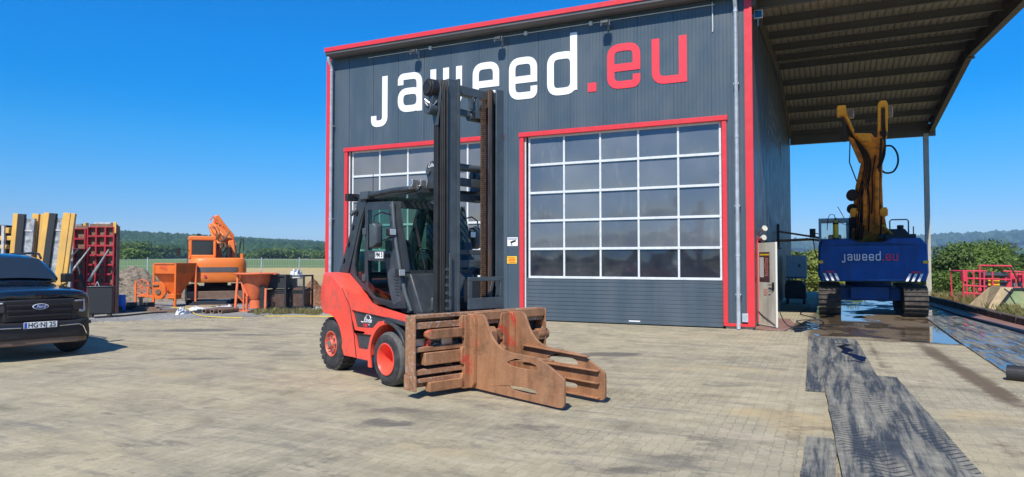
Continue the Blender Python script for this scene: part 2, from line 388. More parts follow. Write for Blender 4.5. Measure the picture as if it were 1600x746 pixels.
# paved yard: fine grid in the building's frame carrying a stain map
x0, x1, y0, y1, st = -22, 9, -22.5, 24, .14
nx = int((x1-x0)/st)+1; ny = int((y1-y0)/st)+1
gx, gy = np.meshgrid(np.linspace(x0, x1, nx), np.linspace(y0, y1, ny))
wx = BO.x + gx*EX.x + gy*EY.x; wy = BO.y + gx*EX.y + gy*EY.y
dark = np.zeros_like(gx); wet = np.zeros_like(gx); och = np.zeros_like(gx)
rg = np.random.RandomState(3)
def smooth_noise(X, Y, sc, seed):
    out = np.zeros_like(X)
    for k in range(7):
        a = rg.rand()*6.28; p = rg.rand()*6.28; w = sc*(1.5**k)
        out += np.sin((X*math.cos(a)+Y*math.sin(a))*w+p + 1.3*np.sin((X*math.sin(a)-Y*math.cos(a))*w*.7+p*2))/(1.3**k)
    return out/3
nz = smooth_noise(gx, gy, .9, 1); nz2 = smooth_noise(gx, gy, 2.2, 2)
def blob(arr, cx, cy, rx, ry, ang, amt, X=wx, Y=wy):
    dx = X-cx; dy = Y-cy; c_, s_ = math.cos(ang), math.sin(ang)
    d = ((dx*c_+dy*s_)/rx)**2 + ((-dx*s_+dy*c_)/ry)**2
    np.maximum(arr, amt*np.clip(1.35-d+nz2*.45, 0, 1), out=arr)
def trackline(arr, pts, w, amt, X=wx, Y=wy):
    best = np.full_like(X, 9)
    for (ax, ay), (bx, by) in zip(pts[:-1], pts[1:]):
        vx, vy = bx-ax, by-ay; L = vx*vx+vy*vy
        t = np.clip(((X-ax)*vx+(Y-ay)*vy)/L, 0, 1); best = np.minimum(best, np.hypot(X-ax-t*vx, Y-ay-t*vy))
    np.maximum(arr, amt*(.85 if X is wx else 1)*np.clip(1-best/w, 0, 1)**.7*np.clip(.75+nz*.6, 0, 1), out=arr)
for (u, v, ru, rv, a) in [(300,516,1.5,.5,.6),(400,523,1.2,.3,.45),(950,553,.75,.35,.75),(610,660,.35,.16,.7),(590,657,.22,.2,.6),(1000,730,.35,.10,.6),(1100,690,.25,.45,.4),
                          (330,560,.9,.2,.5),(620,640,.5,.2,.5),(820,665,.5,.2,.45),(1130,600,.5,.25,.4),(160,560,.8,.2,.35),(240,690,.5,.2,.4),(540,548,.6,.15,.5),(460,555,.6,.1,.45),(760,636,.5,.25,.4),(175,645,.2,.08,.5),(1050,712,.4,.15,.45),(700,690,.8,.3,.3),(1180,557,.6,.2,.35),(870,700,.6,.35,.3)]:
    D = 1060*1.8/(v-407); blob(dark, (u-800)/1060*D, D, ru, rv, 0, a)
for (u, v, ru, rv, a) in [(1210,647,.55,.3,.8),(1150,575,.8,.2,.5),(270,583,.5,.25,.5),(1065,575,.6,.2,.4),(1530,650,.4,.5,.5),(690,700,.5,.2,.35),(1245,665,.3,.6,.6)]:
    D = 1060*1.8/(v-407); blob(och, (u-800)/1060*D, D, ru, rv, -.5, a)
def gp(u, v): D = 1060*1.8/(v-407); return ((u-800)/1060*D, D)
for pts, w, a in [([(320,636),(380,618),(450,606),(520,598),(600,594)], .16, .55), ([(420,556),(470,553),(550,545)], .2, .5),
                  ([(430,520),(470,530),(440,538),(330,530)], .12, .4), ([(0,600),(200,585),(420,560),(500,545)], .25, .25),
                  ([(820,600),(900,640),(960,700),(980,746)], .2, .3), ([(1060,640),(1120,670),(1110,720),(1080,746)], .22, .35),
                  ([(560,746),(640,700),(700,660),(720,630)], .22, .3), ([(100,746),(300,660),(520,610)], .25, .2), ([(880,560),(1000,600),(1150,640),(1300,700)], .3, .22)]:
    trackline(dark, [gp(*p) for p in pts], w, a)
# mud runs and standing water under the canopy (building frame)
for pts, w, a in [([(2.45,-.9),(2.55,-3.0),(2.6,-5.5)], .17, .8), ([(3.55,-.6),(3.6,-3.5),(3.75,-6),(3.9,-9)], .28, .85), ([(2.3,-1.2),(4.3,-1.2)], .5, .9),
                  ([(3.0,-6.6),(3.1,-8.5),(3.3,-11)], .2, .5), ([(1.3,-.5),(1.35,-8)], .12, .5), ([(1.2,-8.4),(1.5,-12.5)], .18, .4), ([(2.8,-5),(4.2,-4.4)], .25, .4)]:
    trackline(dark, pts, w, a, gx, gy)
zone = np.clip((gx-1.1)*3, 0, 1)*np.clip((6.1-gx)*3, 0, 1)*np.clip((gy+1.2+.5*nz)*2, 0, 1)
wet = zone*np.clip(.88+nz*.25, 0, 1)
blob(wet, 1.0, 1.5, .5, 1.4, 0, 1, gx, gy); blob(wet, 4.1, -.9, .35, .5, 0, 1, gx, gy); dark = np.maximum(dark, zone*.75)
for k in range(130):
    a_, b_ = gp(rg.uniform(0, 1300), 440+300*rg.rand()**1.2); blob(dark, a_, b_, rg.uniform(.1, .45), rg.uniform(.05, .2), rg.uniform(-1, 1), rg.uniform(.15, .4))
keep = (wy < 16.3 + (wx+20)*.52 + .0*wx) | (gx > -14) & (gy < 1)
edge = np.where(wx < -6.3, 18.9 + (wx+14.5)*.50, 99) + nz*.35
inside = (wy < edge) | (gx > -.2)
me = bpy.data.meshes.new('paving')
idx = np.arange(nx*ny).reshape(ny, nx)
vz = np.zeros(nx*ny)
me.from_pydata(np.c_[gx.ravel(), gy.ravel(), vz].tolist(), [], np.c_[idx[:-1,:-1][inside[:-1,:-1]], idx[:-1,1:][inside[:-1,:-1]], idx[1:,1:][inside[:-1,:-1]], idx[1:,:-1][inside[:-1,:-1]]].tolist())
at = me.color_attributes.new('stain', 'FLOAT_COLOR', 'POINT')
at.data.foreach_set('color', np.c_[dark.ravel(), wet.ravel(), och.ravel(), np.ones(nx*ny)].ravel().astype(np.float32))
q = N('block_paving')
co = q.tc.outputs['Object']
wv = q.n('TexNoise'); wv.inputs['Scale'].default_value = 1.2; q.l(co, wv.inputs[0])
# interlocking blocks: stretchers whose long edges step in and out
sx = q.n('SeparateXYZ'); q.l(co, sx.inputs[0])
BL, BH = .225, .1125
u_ = q.math('DIVIDE', sx.outputs[1], BL); row = q.math('FLOOR', q.math('DIVIDE', sx.outputs[0], BH))
zig = q.math('MULTIPLY', q.math('PINGPONG', q.math('ADD', sx.outputs[1], .03), BL/2), .17)
cx_ = q.n('CombineXYZ'); q.l(sx.outputs[1], cx_.inputs[0]); q.l(q.math('ADD', sx.outputs[0], zig), cx_.inputs[1])
br = q.n('TexBrick', offset=.5); q.l(cx_.outputs[0], br.inputs['Vector'])
br.inputs['Scale'].default_value = 1; br.inputs['Brick Width'].default_value = BL; br.inputs['Row Height'].default_value = BH
br.inputs['Mortar Size'].default_value = .0045; br.inputs['Mortar Smooth'].default_value = .3; br.inputs['Bias'].default_value = 0
br.inputs['Color1'].default_value = (.345, .298, .196, 1); br.inputs['Color2'].default_value = (.400, .346, .228, 1); br.inputs['Mortar'].default_value = (.36, .31, .20, 1)
jn = br.outputs['Fac']
big = q.noise(.22, 5, .6, co); med = q.noise(1.3, 8, .68, co, .6); fin = q.noise(22, 6, .7, co); grit = q.noise(110, 3, .7, co)
str_ = q.noise(1.1, 7, .65, q.co((.35, 2.6, 1), (0, 0, .5)))
att = q.n('VertexColor', layer_name='stain'); sc_ = q.n('SeparateColor'); q.l(att.outputs[0], sc_.inputs[0])
D_, Wt, Oc = sc_.outputs
# joints: sand-filled and pale in the open yard, dark and open in places
jc = q.mix(q.ramp(q.noise(.35, 4, .6, co), (.42, 0), (.58, 1)), (.40, .35, .26), (.07, .062, .05))
near = q.math('MULTIPLY', q.ramp(q.math('MULTIPLY', sx.outputs[1], -.1), (.02, 1), (.30, 0)), q.ramp(q.math('MULTIPLY_ADD', sx.outputs[0], .1, .6), (.1, 0), (.3, 1)))
jc = q.mix(near, jc, (.085, .085, .05))
jf = q.math('MULTIPLY', jn, q.math('MAXIMUM', q.math('MULTIPLY', near, .6), q.ramp(q.noise(.55, 6, .7, q.co(loc=(5, 5, 0))), (.44, .04), (.66, .55))))
c = q.mix(jf, br.outputs['Color'], jc)
crn = q.math('MULTIPLY', q.math('MULTIPLY', jn, q.ramp(q.noise(7, 3, .8, co), (.60, 0), (.64, 1))), .75); c = q.mix(crn, c, (.06, .055, .04))
c = q.mix(1, c, q.ramp(big, (.3, (.88, .89, .91)), (.7, (1.10, 1.07, 1.0))), 'MULTIPLY')
c = q.mix(1, c, q.ramp(med, (.28, (.58, .59, .60)), (.48, (.96, .96, .97)), (.75, (1.15, 1.15, 1.13))), 'MULTIPLY')
c = q.mix(1, c, q.ramp(str_, (.3, .80), (.55, 1.04), (.75, 1.1)), 'MULTIPLY')
c = q.mix(1, c, q.ramp(fin, (.3, .86), (.7, 1.12)), 'MULTIPLY')
c = q.mix(1, c, q.ramp(grit, (.3, .88), (.72, 1.12)), 'MULTIPLY')
scf = q.ramp(q.noise(2.2, 9, .72, q.co((.35, 1.7, 1), (0, 0, .48), (4, 2, 0)), .8), (.54, 0), (.64, .6)); c = q.mix(scf, c, (.17, .155, .135))
scf = q.ramp(q.noise(1.6, 9, .75, q.co((.5, 1.6, 1), (0, 0, -.3), (9, 6, 0)), .8), (.56, 0), (.66, .6)); c = q.mix(scf, c, (.47, .39, .27))
spk = q.math('MULTIPLY', q.ramp(q.noise(9, 4, .8, co), (.70, 0), (.76, 1)), .5); c = q.mix(spk, c, (.09, .08, .07))
rst = q.math('MULTIPLY', q.ramp(q.noise(.8, 8, .7, q.co(loc=(7, 3, 0))), (.66, 0), (.74, 1)), .35); c = q.mix(rst, c, (.30, .17, .10))
of = q.math('MULTIPLY', Oc, q.ramp(med, (.3, .3), (.6, 1))); c = q.mix(of, c, (.46, .34, .17))
df = q.math('MULTIPLY', q.math('MULTIPLY', D_, 1), 1, clamp=True); df = q.math('MULTIPLY', q.ramp(q.math('ADD', df, q.math('MULTIPLY', q.math('SUBTRACT', q.noise(4.5, 10, .78, q.co((.7, 1.6, 1))), .5), 1.5)), (.30, 0), (.40, .6), (.6, 1)), q.math('MULTIPLY', q.ramp(D_, (.02, 0), (.2, .62), (.6, 1)), .9))
dc = q.mix(q.ramp(q.math('MULTIPLY', sx.outputs[0], .1), (.11, 0), (.13, 1)), (.125, .108, .085), (.105, .070, .038)); c = q.mix(df, c, dc)
wf = q.ramp(q.math('ADD', Wt, q.math('MULTIPLY', q.math('SUBTRACT', q.noise(.75, 5, .6, q.co((1, .55, 1))), .5), 1.1)), (.80, 0), (.90, 1))
wf = q.math('MULTIPLY', wf, q.ramp(Wt, (.02, 0), (.2, 1)))
damp = q.math('MAXIMUM', wf, q.math('MULTIPLY', Wt, .6)); c = q.mix(q.math('MULTIPLY', damp, .45), c, (.10, .07, .04))
hgt = q.math('ADD', q.math('MULTIPLY', q.math('SUBTRACT', 1, jn), .6), q.math('MULTIPLY', fin, .35))
bs = q.math('SUBTRACT', 1, wf); b = q.n('Bump'); b.inputs['Distance'].default_value = .006; q.l(q.math('MULTIPLY', bs, .75), b.inputs['Strength']); q.l(hgt, b.inputs['Height'])
ro = q.mix(wf, q.ramp(damp, (0, .88), (1, .5)), .035)
q.bsdf(c, ro, 0, b.outputs[0], Specular_IOR_Level=.45)
me.materials.append(q.m); pv = bpy.data.objects.new('paving', me); COL.objects.link(pv); place(pv, BO, BA); tag(pv, kind='structure')

# gravel yard behind the paving
q = N('gravel')
vo = q.n('TexVoronoi'); vo.inputs['Scale'].default_value = 22; q.l(q.tc.outputs['Object'], vo.inputs[0])
c = q.ramp(vo.outputs['Color'], (0, (.15, .145, .135)), (.5, (.27, .265, .25)), (1, (.40, .39, .36)))
c = q.mix(1, c, q.ramp(q.noise(.5, 6, .65), (.3, .75), (.7, 1.2)), 'MULTIPLY')
c = q.mix(q.ramp(q.noise(.35, 5, .6), (.52, 0), (.6, .7)), c, (.30, .26, .18))
q.bsdf(c, .95, 0, q.bump(vo.outputs['Distance'], 1, .03)); M['gravel'] = q.m
mb = MB(); pts = [(-45, 12), (-22, 14.6), (-18, 17.0), (-14.6, 18.6), (-12.6, 19.9), (-10, 21.0), (-7.8, 22.2), (-6.2, 22.6), (-5.8, 24), (-2, 33), (-6, 40), (-45, 42)]
nrm = []
for (ax, ay), (bx, by) in zip(pts, pts[1:]+pts[:1]):
    k = max(1, int(math.hypot(bx-ax, by-ay)/.5))
    for i in range(k):
        t = i/k; nrm.append((ax+(bx-ax)*t+rnd.uniform(-.12, .12), ay+(by-ay)*t+rnd.uniform(-.12, .12)))
mb.plate(nrm, [], lambda a, b, t: (a, b, t), -.05, .008)
tag(mb.build('gravel', M['gravel']), kind='structure')
# strip of bare earth and grass to the right of the canopy
mb = MB(); mb.xy([(6.9, -8), (16, -8), (24, 4), (20, 26), (6.4, 26)], -.1, -.03)
q = N('earth_strip'); c = q.ramp(q.noise(1.2, 8, .7), (.35, (.11, .14, .045)), (.52, (.17, .16, .08)), (.7, (.28, .22, .14)))
q.bsdf(c, .95, 0, q.bump(q.noise(9, 8, .7), .9, .08)); M['earth'] = q.m
tag(place(mb.build('verge', q.m), BO, BA), kind='structure')

# stones lying along the paving edge
mb = MB()
for k in range(900):
    t = rnd.random(); x = -16+10.5*t; y = 18.0+(x+14.5)*.50+rnd.gauss(.1, .5); r = rnd.uniform(.008, .028)
    mb.v += [(x+r*a, y+r*b, max(.001, r*c_)+.006) for a, b, c_ in ((1,0,.2),(0,1,.3),(-1,0,.2),(0,-1,.3),(0,0,.9))]; n = len(mb.v)-5
    mb.f += [(n, n+1, n+4), (n+1, n+2, n+4), (n+2, n+3, n+4), (n+3, n, n+4)]
tag(mb.build('loose_stones', M['gravel']), 'grey gravel stones strewn along the edge of the paving', 'gravel', kind='stuff')

# ------------------------------------------------------------------ hall
hall = thing('workshop_hall', 'anthracite clad workshop hall with red trim, big lettering and two glazed roller doors', 'building', BO, BA)
WL, WD, WH = -13.92, 20.8, 8.86
def ribbed(mb, x0, x1, z0, z1, y=0.0, axis='x', pitch=.1, dep=.006, pan=1.0):
    """micro-ribbed sandwich panel: narrow grooves each 'pitch', a deeper joint each metre"""
    pr = []; k0 = math.ceil(x0/pitch-1e-6); x = x0
    pr.append((x0, 0))
    for k in range(k0, int(math.floor(x1/pitch+1e-6))+1):
        c = k*pitch
        if c-.012 <= x0 or c+.012 >= x1: continue
        d = dep*3 if k % 10 == 0 else dep; w = .010 if k % 10 == 0 else .014
        pr += [(c-w, 0), (c-w*.6, d), (c+w*.6, d), (c+w, 0)]
    pr.append((x1, 0)); n = len(pr)
    f = (lambda a, d, z: (a, y+d, z)) if axis == 'x' else (lambda a, d, z: (y-d, a, z))
    mb.add([f(a, d, z0) for a, d in pr]+[f(a, d, z1) for a, d in pr], [(i, i+1, n+i+1, n+i) for i in range(n-1)])
w = MB()
DL = [(-13.04, -7.28), (-6.48, -.75)]; DT = 5.50
ribbed(w, WL, 0, 5.62, 9.0)
for a, b in ((WL, -13.16), (-7.16, -6.60), (-.63, 0)): ribbed(w, a, b, .16, 5.62)
w.box(WL, 0, .12, .14, 5.62, 9.0)
for a, b in ((WL, -13.16), (-7.16, -6.60), (-.63, -.02)): w.box(a, b, .12, .2, .16, 5.62)
w.box(WL, WL+.1, .02, WD, .16, 8.9); w.box(WL, 0, WD-.1, WD, .16, 8.9)
w.build('front_wall', M['anth'], hall)
w = MB(); ribbed(w, 2.25, WD, .16, 9.0, 0, 'y'); ribbed(w, .02, 1.18, .16, 9.0, 0, 'y'); ribbed(w, 1.18, 2.25, 2.35, 9.0, 0, 'y')
w.build('side_wall', M['anthside'], hall)
w = MB(); w.xz([(0, 8.9), (WD/2, 9.9), (WD, 8.9)], 0, .1); w = MB()
w.plate([(-.3, 8.93), (WD/2, 9.95), (WD+.3, 8.93), (WD+.3, 9.03), (WD/2, 10.05), (-.3, 9.03)], [], lambda a, b, t: (t, a, b), -13.74, 0.02)
w.build('roof', M['canopy'], hall)
w = MB(); w.box(-13.74, .1, -.43, -.40, 8.90, 9.04); w.build('roof_edge_trim', M['trim'], hall, .004)
w = MB(); w.plate([(-.40, 8.96), (-.395, 8.82), (-.30, 8.74), (-.12, 8.74), (-.04, 8.82), (-.015, 8.96)], [], lambda a, b, t: (t, a, b), -13.72, 0)
w.build('gutter', M['gutter'], hall)
w = MB()
w.box(WL-.05, WL+.13, -.025, -.001, .16, 8.78); w.box(WL-.05, WL-.02, -.001, .25, .16, 8.78)
w.box(-.16, .035, -.03, -.001, .16, 9.2); w.box(.004, .035, -.001, .16, .16, 9.2)
pieces(w, 'corner_trim', M['trim'], hall, bevel=.003)
w = MB()
for a, b in DL:
    w.box(a-.13, a, -.035, .16, .16, DT); w.box(b, b+.12, -.035, .16, .16, DT); w.box(a-.15, b+.15, -.06, .18, DT, DT+.13)
w.box(-.745, .035, -.032, -.002, .08, .158)
pieces(w, 'door_surround', M['trim'], hall, bevel=.004)
w = MB(); w.box(WL, -13.05, .03, .25, -.02, .16); w.box(-7.25, -6.5, .03, .25, -.02, .16); w.box(-.7, -.02, .03, .25, -.02, .10); w.box(-.2, -.02, .2, WD, -.02, .158)
pieces(w, 'plinth', M['concrete'], hall, bevel=.01)
# side doorway: dark room behind
w = MB(); w.box(-1.6, -.15, 1.2, 2.25, .0, .02); w.box(-1.6, -1.55, 1.2, 2.25, .02, 2.35); w.build('doorway', M['anthside'], hall)
w = MB(); w.box(-.01, .03, 1.12, 1.19, .1, 2.42); w.box(-.01, .03, 2.24, 2.31, .1, 2.42); w.box(-.01, .03, 1.12, 2.31, 2.35, 2.44); w.build('doorway_trim', M['trim'], hall, .003)

for (a, b) in DL:
    p = MB()
    for k in range(11):
        z = .03+k*.113; p.box(a+.04, b-.02, .10, .16, z+.004, z+.109)
    p.box(a+.04, b-.02, .13, .17, .02, 1.28)
    d = p.build('roller_door', M['anth'], hall, .004)
    g0, g1, h0, h1 = a+.14, b-.06, 1.30, DT-.02
    fr = MB(); cols = 5; rows = 5; cw = (g1-g0)/cols; rh = (h1-h0)/rows
    for k in range(cols+1): x = g0+cw*k; ww = .028; fr.box(x-ww, x+ww, .088, .15, h0, h1)
    for k in range(rows+1): z = h0+rh*k; hh = .034; fr.box(g0-.028, g1+.028, .082, .15, z-hh, z+hh)
    fr.box(a+.002, a+.04, .06, .16, .03, DT); 
    fr.build('door_frame', M['alu'], d, .004)
    up = MB(); lo = MB()
    for i in range(cols):
        for k in range(rows):
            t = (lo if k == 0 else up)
            x, X, z, Z = g0+cw*i+.02, g0+cw*(i+1)-.02, h0+rh*k+.02, h0+rh*(k+1)-.02
            bx = rnd.uniform(-.012, .012); bz = rnd.uniform(-.012, .012); nq = 6
            base = len(t.v)
            for r_ in range(nq+1):
                for c_ in range(nq+1):
                    s_, u_ = c_/nq, r_/nq; bulge = .012*(1-(2*s_-1)**2)*(1-(2*u_-1)**2)
                    t.v.append((x+(X-x)*s_, .125+bx*(s_-.5)+bz*(u_-.5)-bulge, z+(Z-z)*u_))
            for r_ in range(nq):
                for c_ in range(nq): j = base+r_*(nq+1)+c_; t.f.append((j, j+1, j+nq+2, j+nq+1))
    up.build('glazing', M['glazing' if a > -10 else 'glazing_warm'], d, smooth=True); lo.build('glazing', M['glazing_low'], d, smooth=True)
    s_ = MB(); s_.box((a+b)/2+.3, (a+b)/2+.62, .092, .0985, .09, .12); s_.build('maker_label', M['white'], d)

# lettering built from constant-width strokes with rounded corners
def rounded(path, r, closed=False, seg=6):
    n = len(path); out = []
    for i, p in enumerate(path):
        if not closed and i in (0, n-1): out.append(Vector(p)); continue
        a = Vector(path[i-1]); b = Vector(p); c = Vector(path[(i+1) % n])
        rr = min(r, (a-b).length/2, (c-b).length/2); p0 = b+(a-b).normalized()*rr; p1 = b+(c-b).normalized()*rr
        for k in range(seg+1):
            t = k/seg; out.append(p0*(1-t)**2+b*2*t*(1-t)+p1*t*t)
    return out
def stroke(mb, path, w, fn, d, r=.26, closed=False):
    P = rounded([Vector(p) for p in path], r, closed); n = len(P); L = []; Rr = []
    for i, p in enumerate(P):
        a = P[(i-1) % n] if (closed or i) else p; b = P[(i+1) % n] if (closed or i < n-1) else p
        t1 = (p-a); t2 = (b-p); t1 = t1.normalized() if t1.length > 1e-6 else t2.normalized(); t2 = t2.normalized() if t2.length > 1e-6 else t1
        t = (t1+t2).normalized(); m = Vector((-t.y, t.x)); k = 1/max(.5, t.dot(t1)); L.append(p+m*w/2*k); Rr.append(p-m*w/2*k)
    vs = []
    for D in (d, 0):
        for q_ in L: vs.append(fn(q_.x, q_.y, D))
        for q_ in Rr: vs.append(fn(q_.x, q_.y, D))
    fs = []; m = n if closed else n-1
    for i in range(m):
        j = (i+1) % n; fs += [(i, j, n+j, n+i), (i, 2*n+i, 2*n+j, j), (n+i, n+j, 3*n+j, 3*n+i)]
    if not closed: fs += [(0, n, 3*n, 2*n), (n-1, 3*n-1+0, 4*n-1, 2*n-1)]
    mb.add(vs, fs)
X0, X1 = 0, 1
def glyph(mb, ch, x, wd, fn, s=1.0, w=.215):
    """cell 1.28 high; x = left outer edge, wd = outer width"""
    l, r, t, b = x+w/2, x+wd-w/2, 1.28-w/2, w/2; m = .66; d = .012
    def st(p, k=0, c=False, rad=.26): stroke(mb, p, w, fn, d+.0012*k, rad, c)
    if ch == 'j': st([(r, 1.28), (r, -.29), (l, -.29), (l, -.02)])
    if ch == 'a': st([(l, .90), (l, t), (r, t), (r, .0)]); st([(l, m+.02), (r+.0, m+.02), (r, b), (l, b)], 1, True)
    if ch == 'w': st([(l, 1.28), (l, b), (r, b), (r, 1.28)]); st([((l+r)/2, 1.28), ((l+r)/2, b+.05)], 1)
    if ch == 'e': st([(l+.02, m-.05), (r, m-.05), (r, t), (l, t), (l, b), (r, b), (r, .36)]) if False else (st([(r, .38), (r, b), (l, b), (l, t), (r, t), (r, m-.08)], 0), st([(r+w/2, m-.06), (l, m-.06)], 1))
    if ch == 'd': st([(l, t), (r, t), (r, b), (l, b)], 0, True); st([(r, 1.80), (r, b)], 1)
    if ch == 'u': st([(l, 1.28), (l, b), (r, b)], 0); st([(r, 1.28), (r, 0)], 1)
    if ch == '.': mb.add([fn(a, c_, e) for e in (d, 0) for a, c_ in ((x, 0), (x+wd, 0), (x+wd, wd), (x, wd))], [(0,1,2,3),(0,4,5,1),(1,5,6,2),(2,6,7,3),(3,7,4,0)])
WORD = [('j', -12.08, .66), ('a', -11.01, .94), ('w', -9.76, 1.16), ('e', -8.22, .92), ('e', -6.97, .93), ('d', -5.72, .94)]
TAIL = [('.', -4.46, .26), ('e', -3.88, .96), ('u', -2.60, .96)]
def lettering(parent, fn, white, red, w=.215, nm='lettering'):
    a = MB(); [glyph(a, c_, x, wd, fn, w=w) for c_, x, wd in WORD]; a.build(nm, white, parent)
    a = MB(); [glyph(a, c_, x, wd, fn, w=w) for c_, x, wd in TAIL]; a.build(nm, red, parent)
lettering(hall, lambda a, b, d: (a, -d-.001, b+6.645), M['white'], M['redl'])
M['fadel'] = paint('dull_letters', (.15, .16, .17), .5, var=.05)
lettering(hall, lambda a, b, d: (d+.001, (a+12.1)*.72+5.2, b*.9+6.3), M['fadel'], M['fadel'])

# rain pipes
def rainpipe(x):
    p = MB(); p.tube([(x, -.30, 8.76), (x, -.30, 8.66), (x, -.13, 8.42), (x, -.13, .02)], .052, 14)
    for z in (8.3, 5.0, 1.9): p.cyl((x, -.13, z), (x, -.13, z+.05), .06, n=14)
    o = p.build('rain_pipe', M['zinc'], hall, smooth=True)
    for z in (6.4, 3.2, .9):
        c_ = MB(); c_.box(x-.07, x+.07, -.15, -.02, z, z+.03); c_.build('pipe_clip', M['zinc'], o)
rainpipe(-13.66); rainpipe(-.36)
# conduit under the eave with junction boxes
c_ = MB(); c_.tube([(-12.2, -.03, 8.62), (-9.5, -.03, 8.63), (-4.5, -.03, 8.63), (-.9, -.03, 8.63)], .012, 6); o = c_.build('conduit', M['alu'], hall)
for x in (-9.75, -6.4, -4.35): b_ = MB(); b_.box(x-.05, x+.05, -.07, -.01, 8.57, 8.68); b_.build('junction_box', M['alu'], o, .006)
b_ = MB(); b_.tube([(-.96, -.02, 8.7), (-.95, -.025, 8.0), (-.96, -.02, 7.9)], .014, 6); b_.build('cable_end', M['alu'], hall)
# ground socket by the pier, meters
b_ = MB(); b_.box(-.28, -.13, -.08, -.002, .2, .42); b_.build('junction_box', M['zinc'], hall, .01)

def floodlight(x, lab):
    t = thing('floodlight', lab, 'floodlight', bw(x, -.02, 8.42), BA, 'floodlights above the lettering')
    p = MB(); p.box(-.03, .03, -.01, .015, -.05, .16); p.beam((0, 0, .04), (0, -.24, .10), .03, .03); p.box(-.13, .13, -.30, -.27, .02, .045); p.box(-.13, -.115, -.33, -.24, -.02, .12); p.box(.115, .13, -.33, -.24, -.02, .12)
    p.build('bracket', M['silver'], t, .003)
    p = MB(); p.add([(-.11, -.42, .02), (.11, -.42, .02), (.11, -.20, .12), (-.11, -.20, .12), (-.09, -.40, .10), (.09, -.40, .10), (.09, -.24, .17), (-.09, -.24, .17)], [(0,1,2,3),(4,7,6,5),(0,4,5,1),(1,5,6,2),(2,6,7,3),(3,7,4,0)])
    p.build('lamp_housing', M['dgrey'], t, .006)
    return t
floodlight(-10.2, 'floodlight under the eave above the white letter a, leftmost of the three')
floodlight(-7.18, 'floodlight under the eave above the lettering, middle of the three, over the mast')
floodlight(-3.83, 'floodlight under the eave just left of the red letters, rightmost of the three')
t = thing('side_floodlight', 'square floodlight with pale rim high on the hall corner under the canopy', 'floodlight', bw(.16, .35, 8.3), BA)
p = MB(); p.box(-.10, .12, -.06, .0, -.10, .12); p.build('lamp_housing', M['alu'], t, .008)
p = MB(); p.box(-.08, .10, -.066, -.061, -.08, .10); p.build('lens', M['carglass'], t)
p = MB(); p.box(-.14, .0, .0, .03, -.02, .02); p.beam((0, -.01, -.1), (.0, .0, -.3), .02, .02); p.build('bracket', M['silver'], t)

# small signs on the pier between the doors
t = thing('camera_notice', 'small white surveillance camera notice on the pier between the roller doors', 'sign', bw(-6.85, -.004, 2.36), BA)
p = MB(); p.box(-.17, .17, -.006, 0, -.13, .13); p.build('board', M['plate'], t)
p = MB(); p.box(-.15, .15, -.0075, -.0065, .055, .075); p.box(-.15, .15, -.0075, -.0065, .085, .105); p.build('print', paint('grey_print', (.25, .27, .32), var=.02), t)
p = MB(); p.beam((-.07, -.0085, -.03), (.07, -.0085, .02), .002, .06, (0, 0, 1)); p.cyl((.085, -.0085, .02), (.085, -.0078, .02), .03, n=12); p.box(-.04, -.02, -.0088, -.0078, -.10, -.02); p.box(-.07, .01, -.0089, -.0078, -.11, -.095); p.build('camera_symbol', M['inkb'], t)
t = thing('warning_notice', 'yellow warning notice with black lines below the camera notice', 'sign', bw(-6.87, -.004, 1.81), BA)
p = MB(); p.box(-.16, .16, -.006, 0, -.11, .11); p.build('board', M['signy'], t, .02)
p = MB(); [p.box(-.13+.02*(k % 2), .13-.03*((k+1) % 2), -.0075, -.0065, z-.012, z+.012) for k, z in enumerate((.065, .02, -.025, -.07))]; p.build('print', M['inkr'], t)

# open side door
da = math.atan2(.45-1.2, .51)
t = thing('open_side_door', 'cream steel side door standing open with a poster on it', 'door', bw(0.02, 1.17, 0), BA+da)
p = MB(); p.box(0, .90, -.02, .02, .06, 2.27); p.build('leaf', M['cream'], t, .004)
p = MB(); p.box(.895, .915, -.024, .024, .05, 2.28); p.box(.0, .91, -.023, -.0205, .06, .075); p.build('edge_rail', paint('door_edge', (.78, .74, .6), var=.03), t)
p = MB(); p.box(.76, .84, -.045, -.021, 1.02, 1.22); p.beam((.80, -.06, 1.15), (.62, -.06, 1.15), .02, .02); p.beam((.80, -.02, 1.15), (.80, -.07, 1.15), .02, .02); p.tube([(.80, -.05, 1.05), (.70, -.06, .98), (.60, -.05, .97)], .008, 6); p.build('handle', M['inkb'], t, .003)
p = MB(); p.box(.10, .62, -.024, -.021, 1.22, 2.02)
po = p.build('poster', paint('poster_dark', (.10, .045, .05), var=.3, scale=6), t)
p = MB(); p.box(.12, .33, -.0255, -.0245, 1.34, 1.88); p.build('poster_text_column', paint('poster_paper', (.62, .6, .62), var=.1, scale=30), po)
p = MB(); p.tube([(.42, -.026, 1.36), (.47, -.027, 1.5), (.44, -.027, 1.65), (.5, -.027, 1.8)], [.05, .07, .05, .03], 8); p = MB()
for k in range(9): z = 1.38+k*.055; p.box(.38+.02*math.sin(k), .55+.02*math.sin(k*2), -.0255, -.0245, z, z+.035)
p.build('poster_picture', paint('poster_red', (.5, .18, .15), var=.5, scale=18), po)
p = MB(); p.box(.13, .60, -.0257, -.0246, 1.93, 1.97); p.build('poster_heading', M['signy'], po)
p = MB(); p.box(.30, .52, -.024, -.021, .86, 1.04); o = p.build('sticker', paint('sticker', (.6, .35, .3), var=.4, scale=30), t)
p = MB(); p.tube([(.02, -.03, .42), (.3, -.035, .30), (.75, -.035, .16), (.88, -.03, .10)], .008, 6); p.build('hose', M['black'], t)
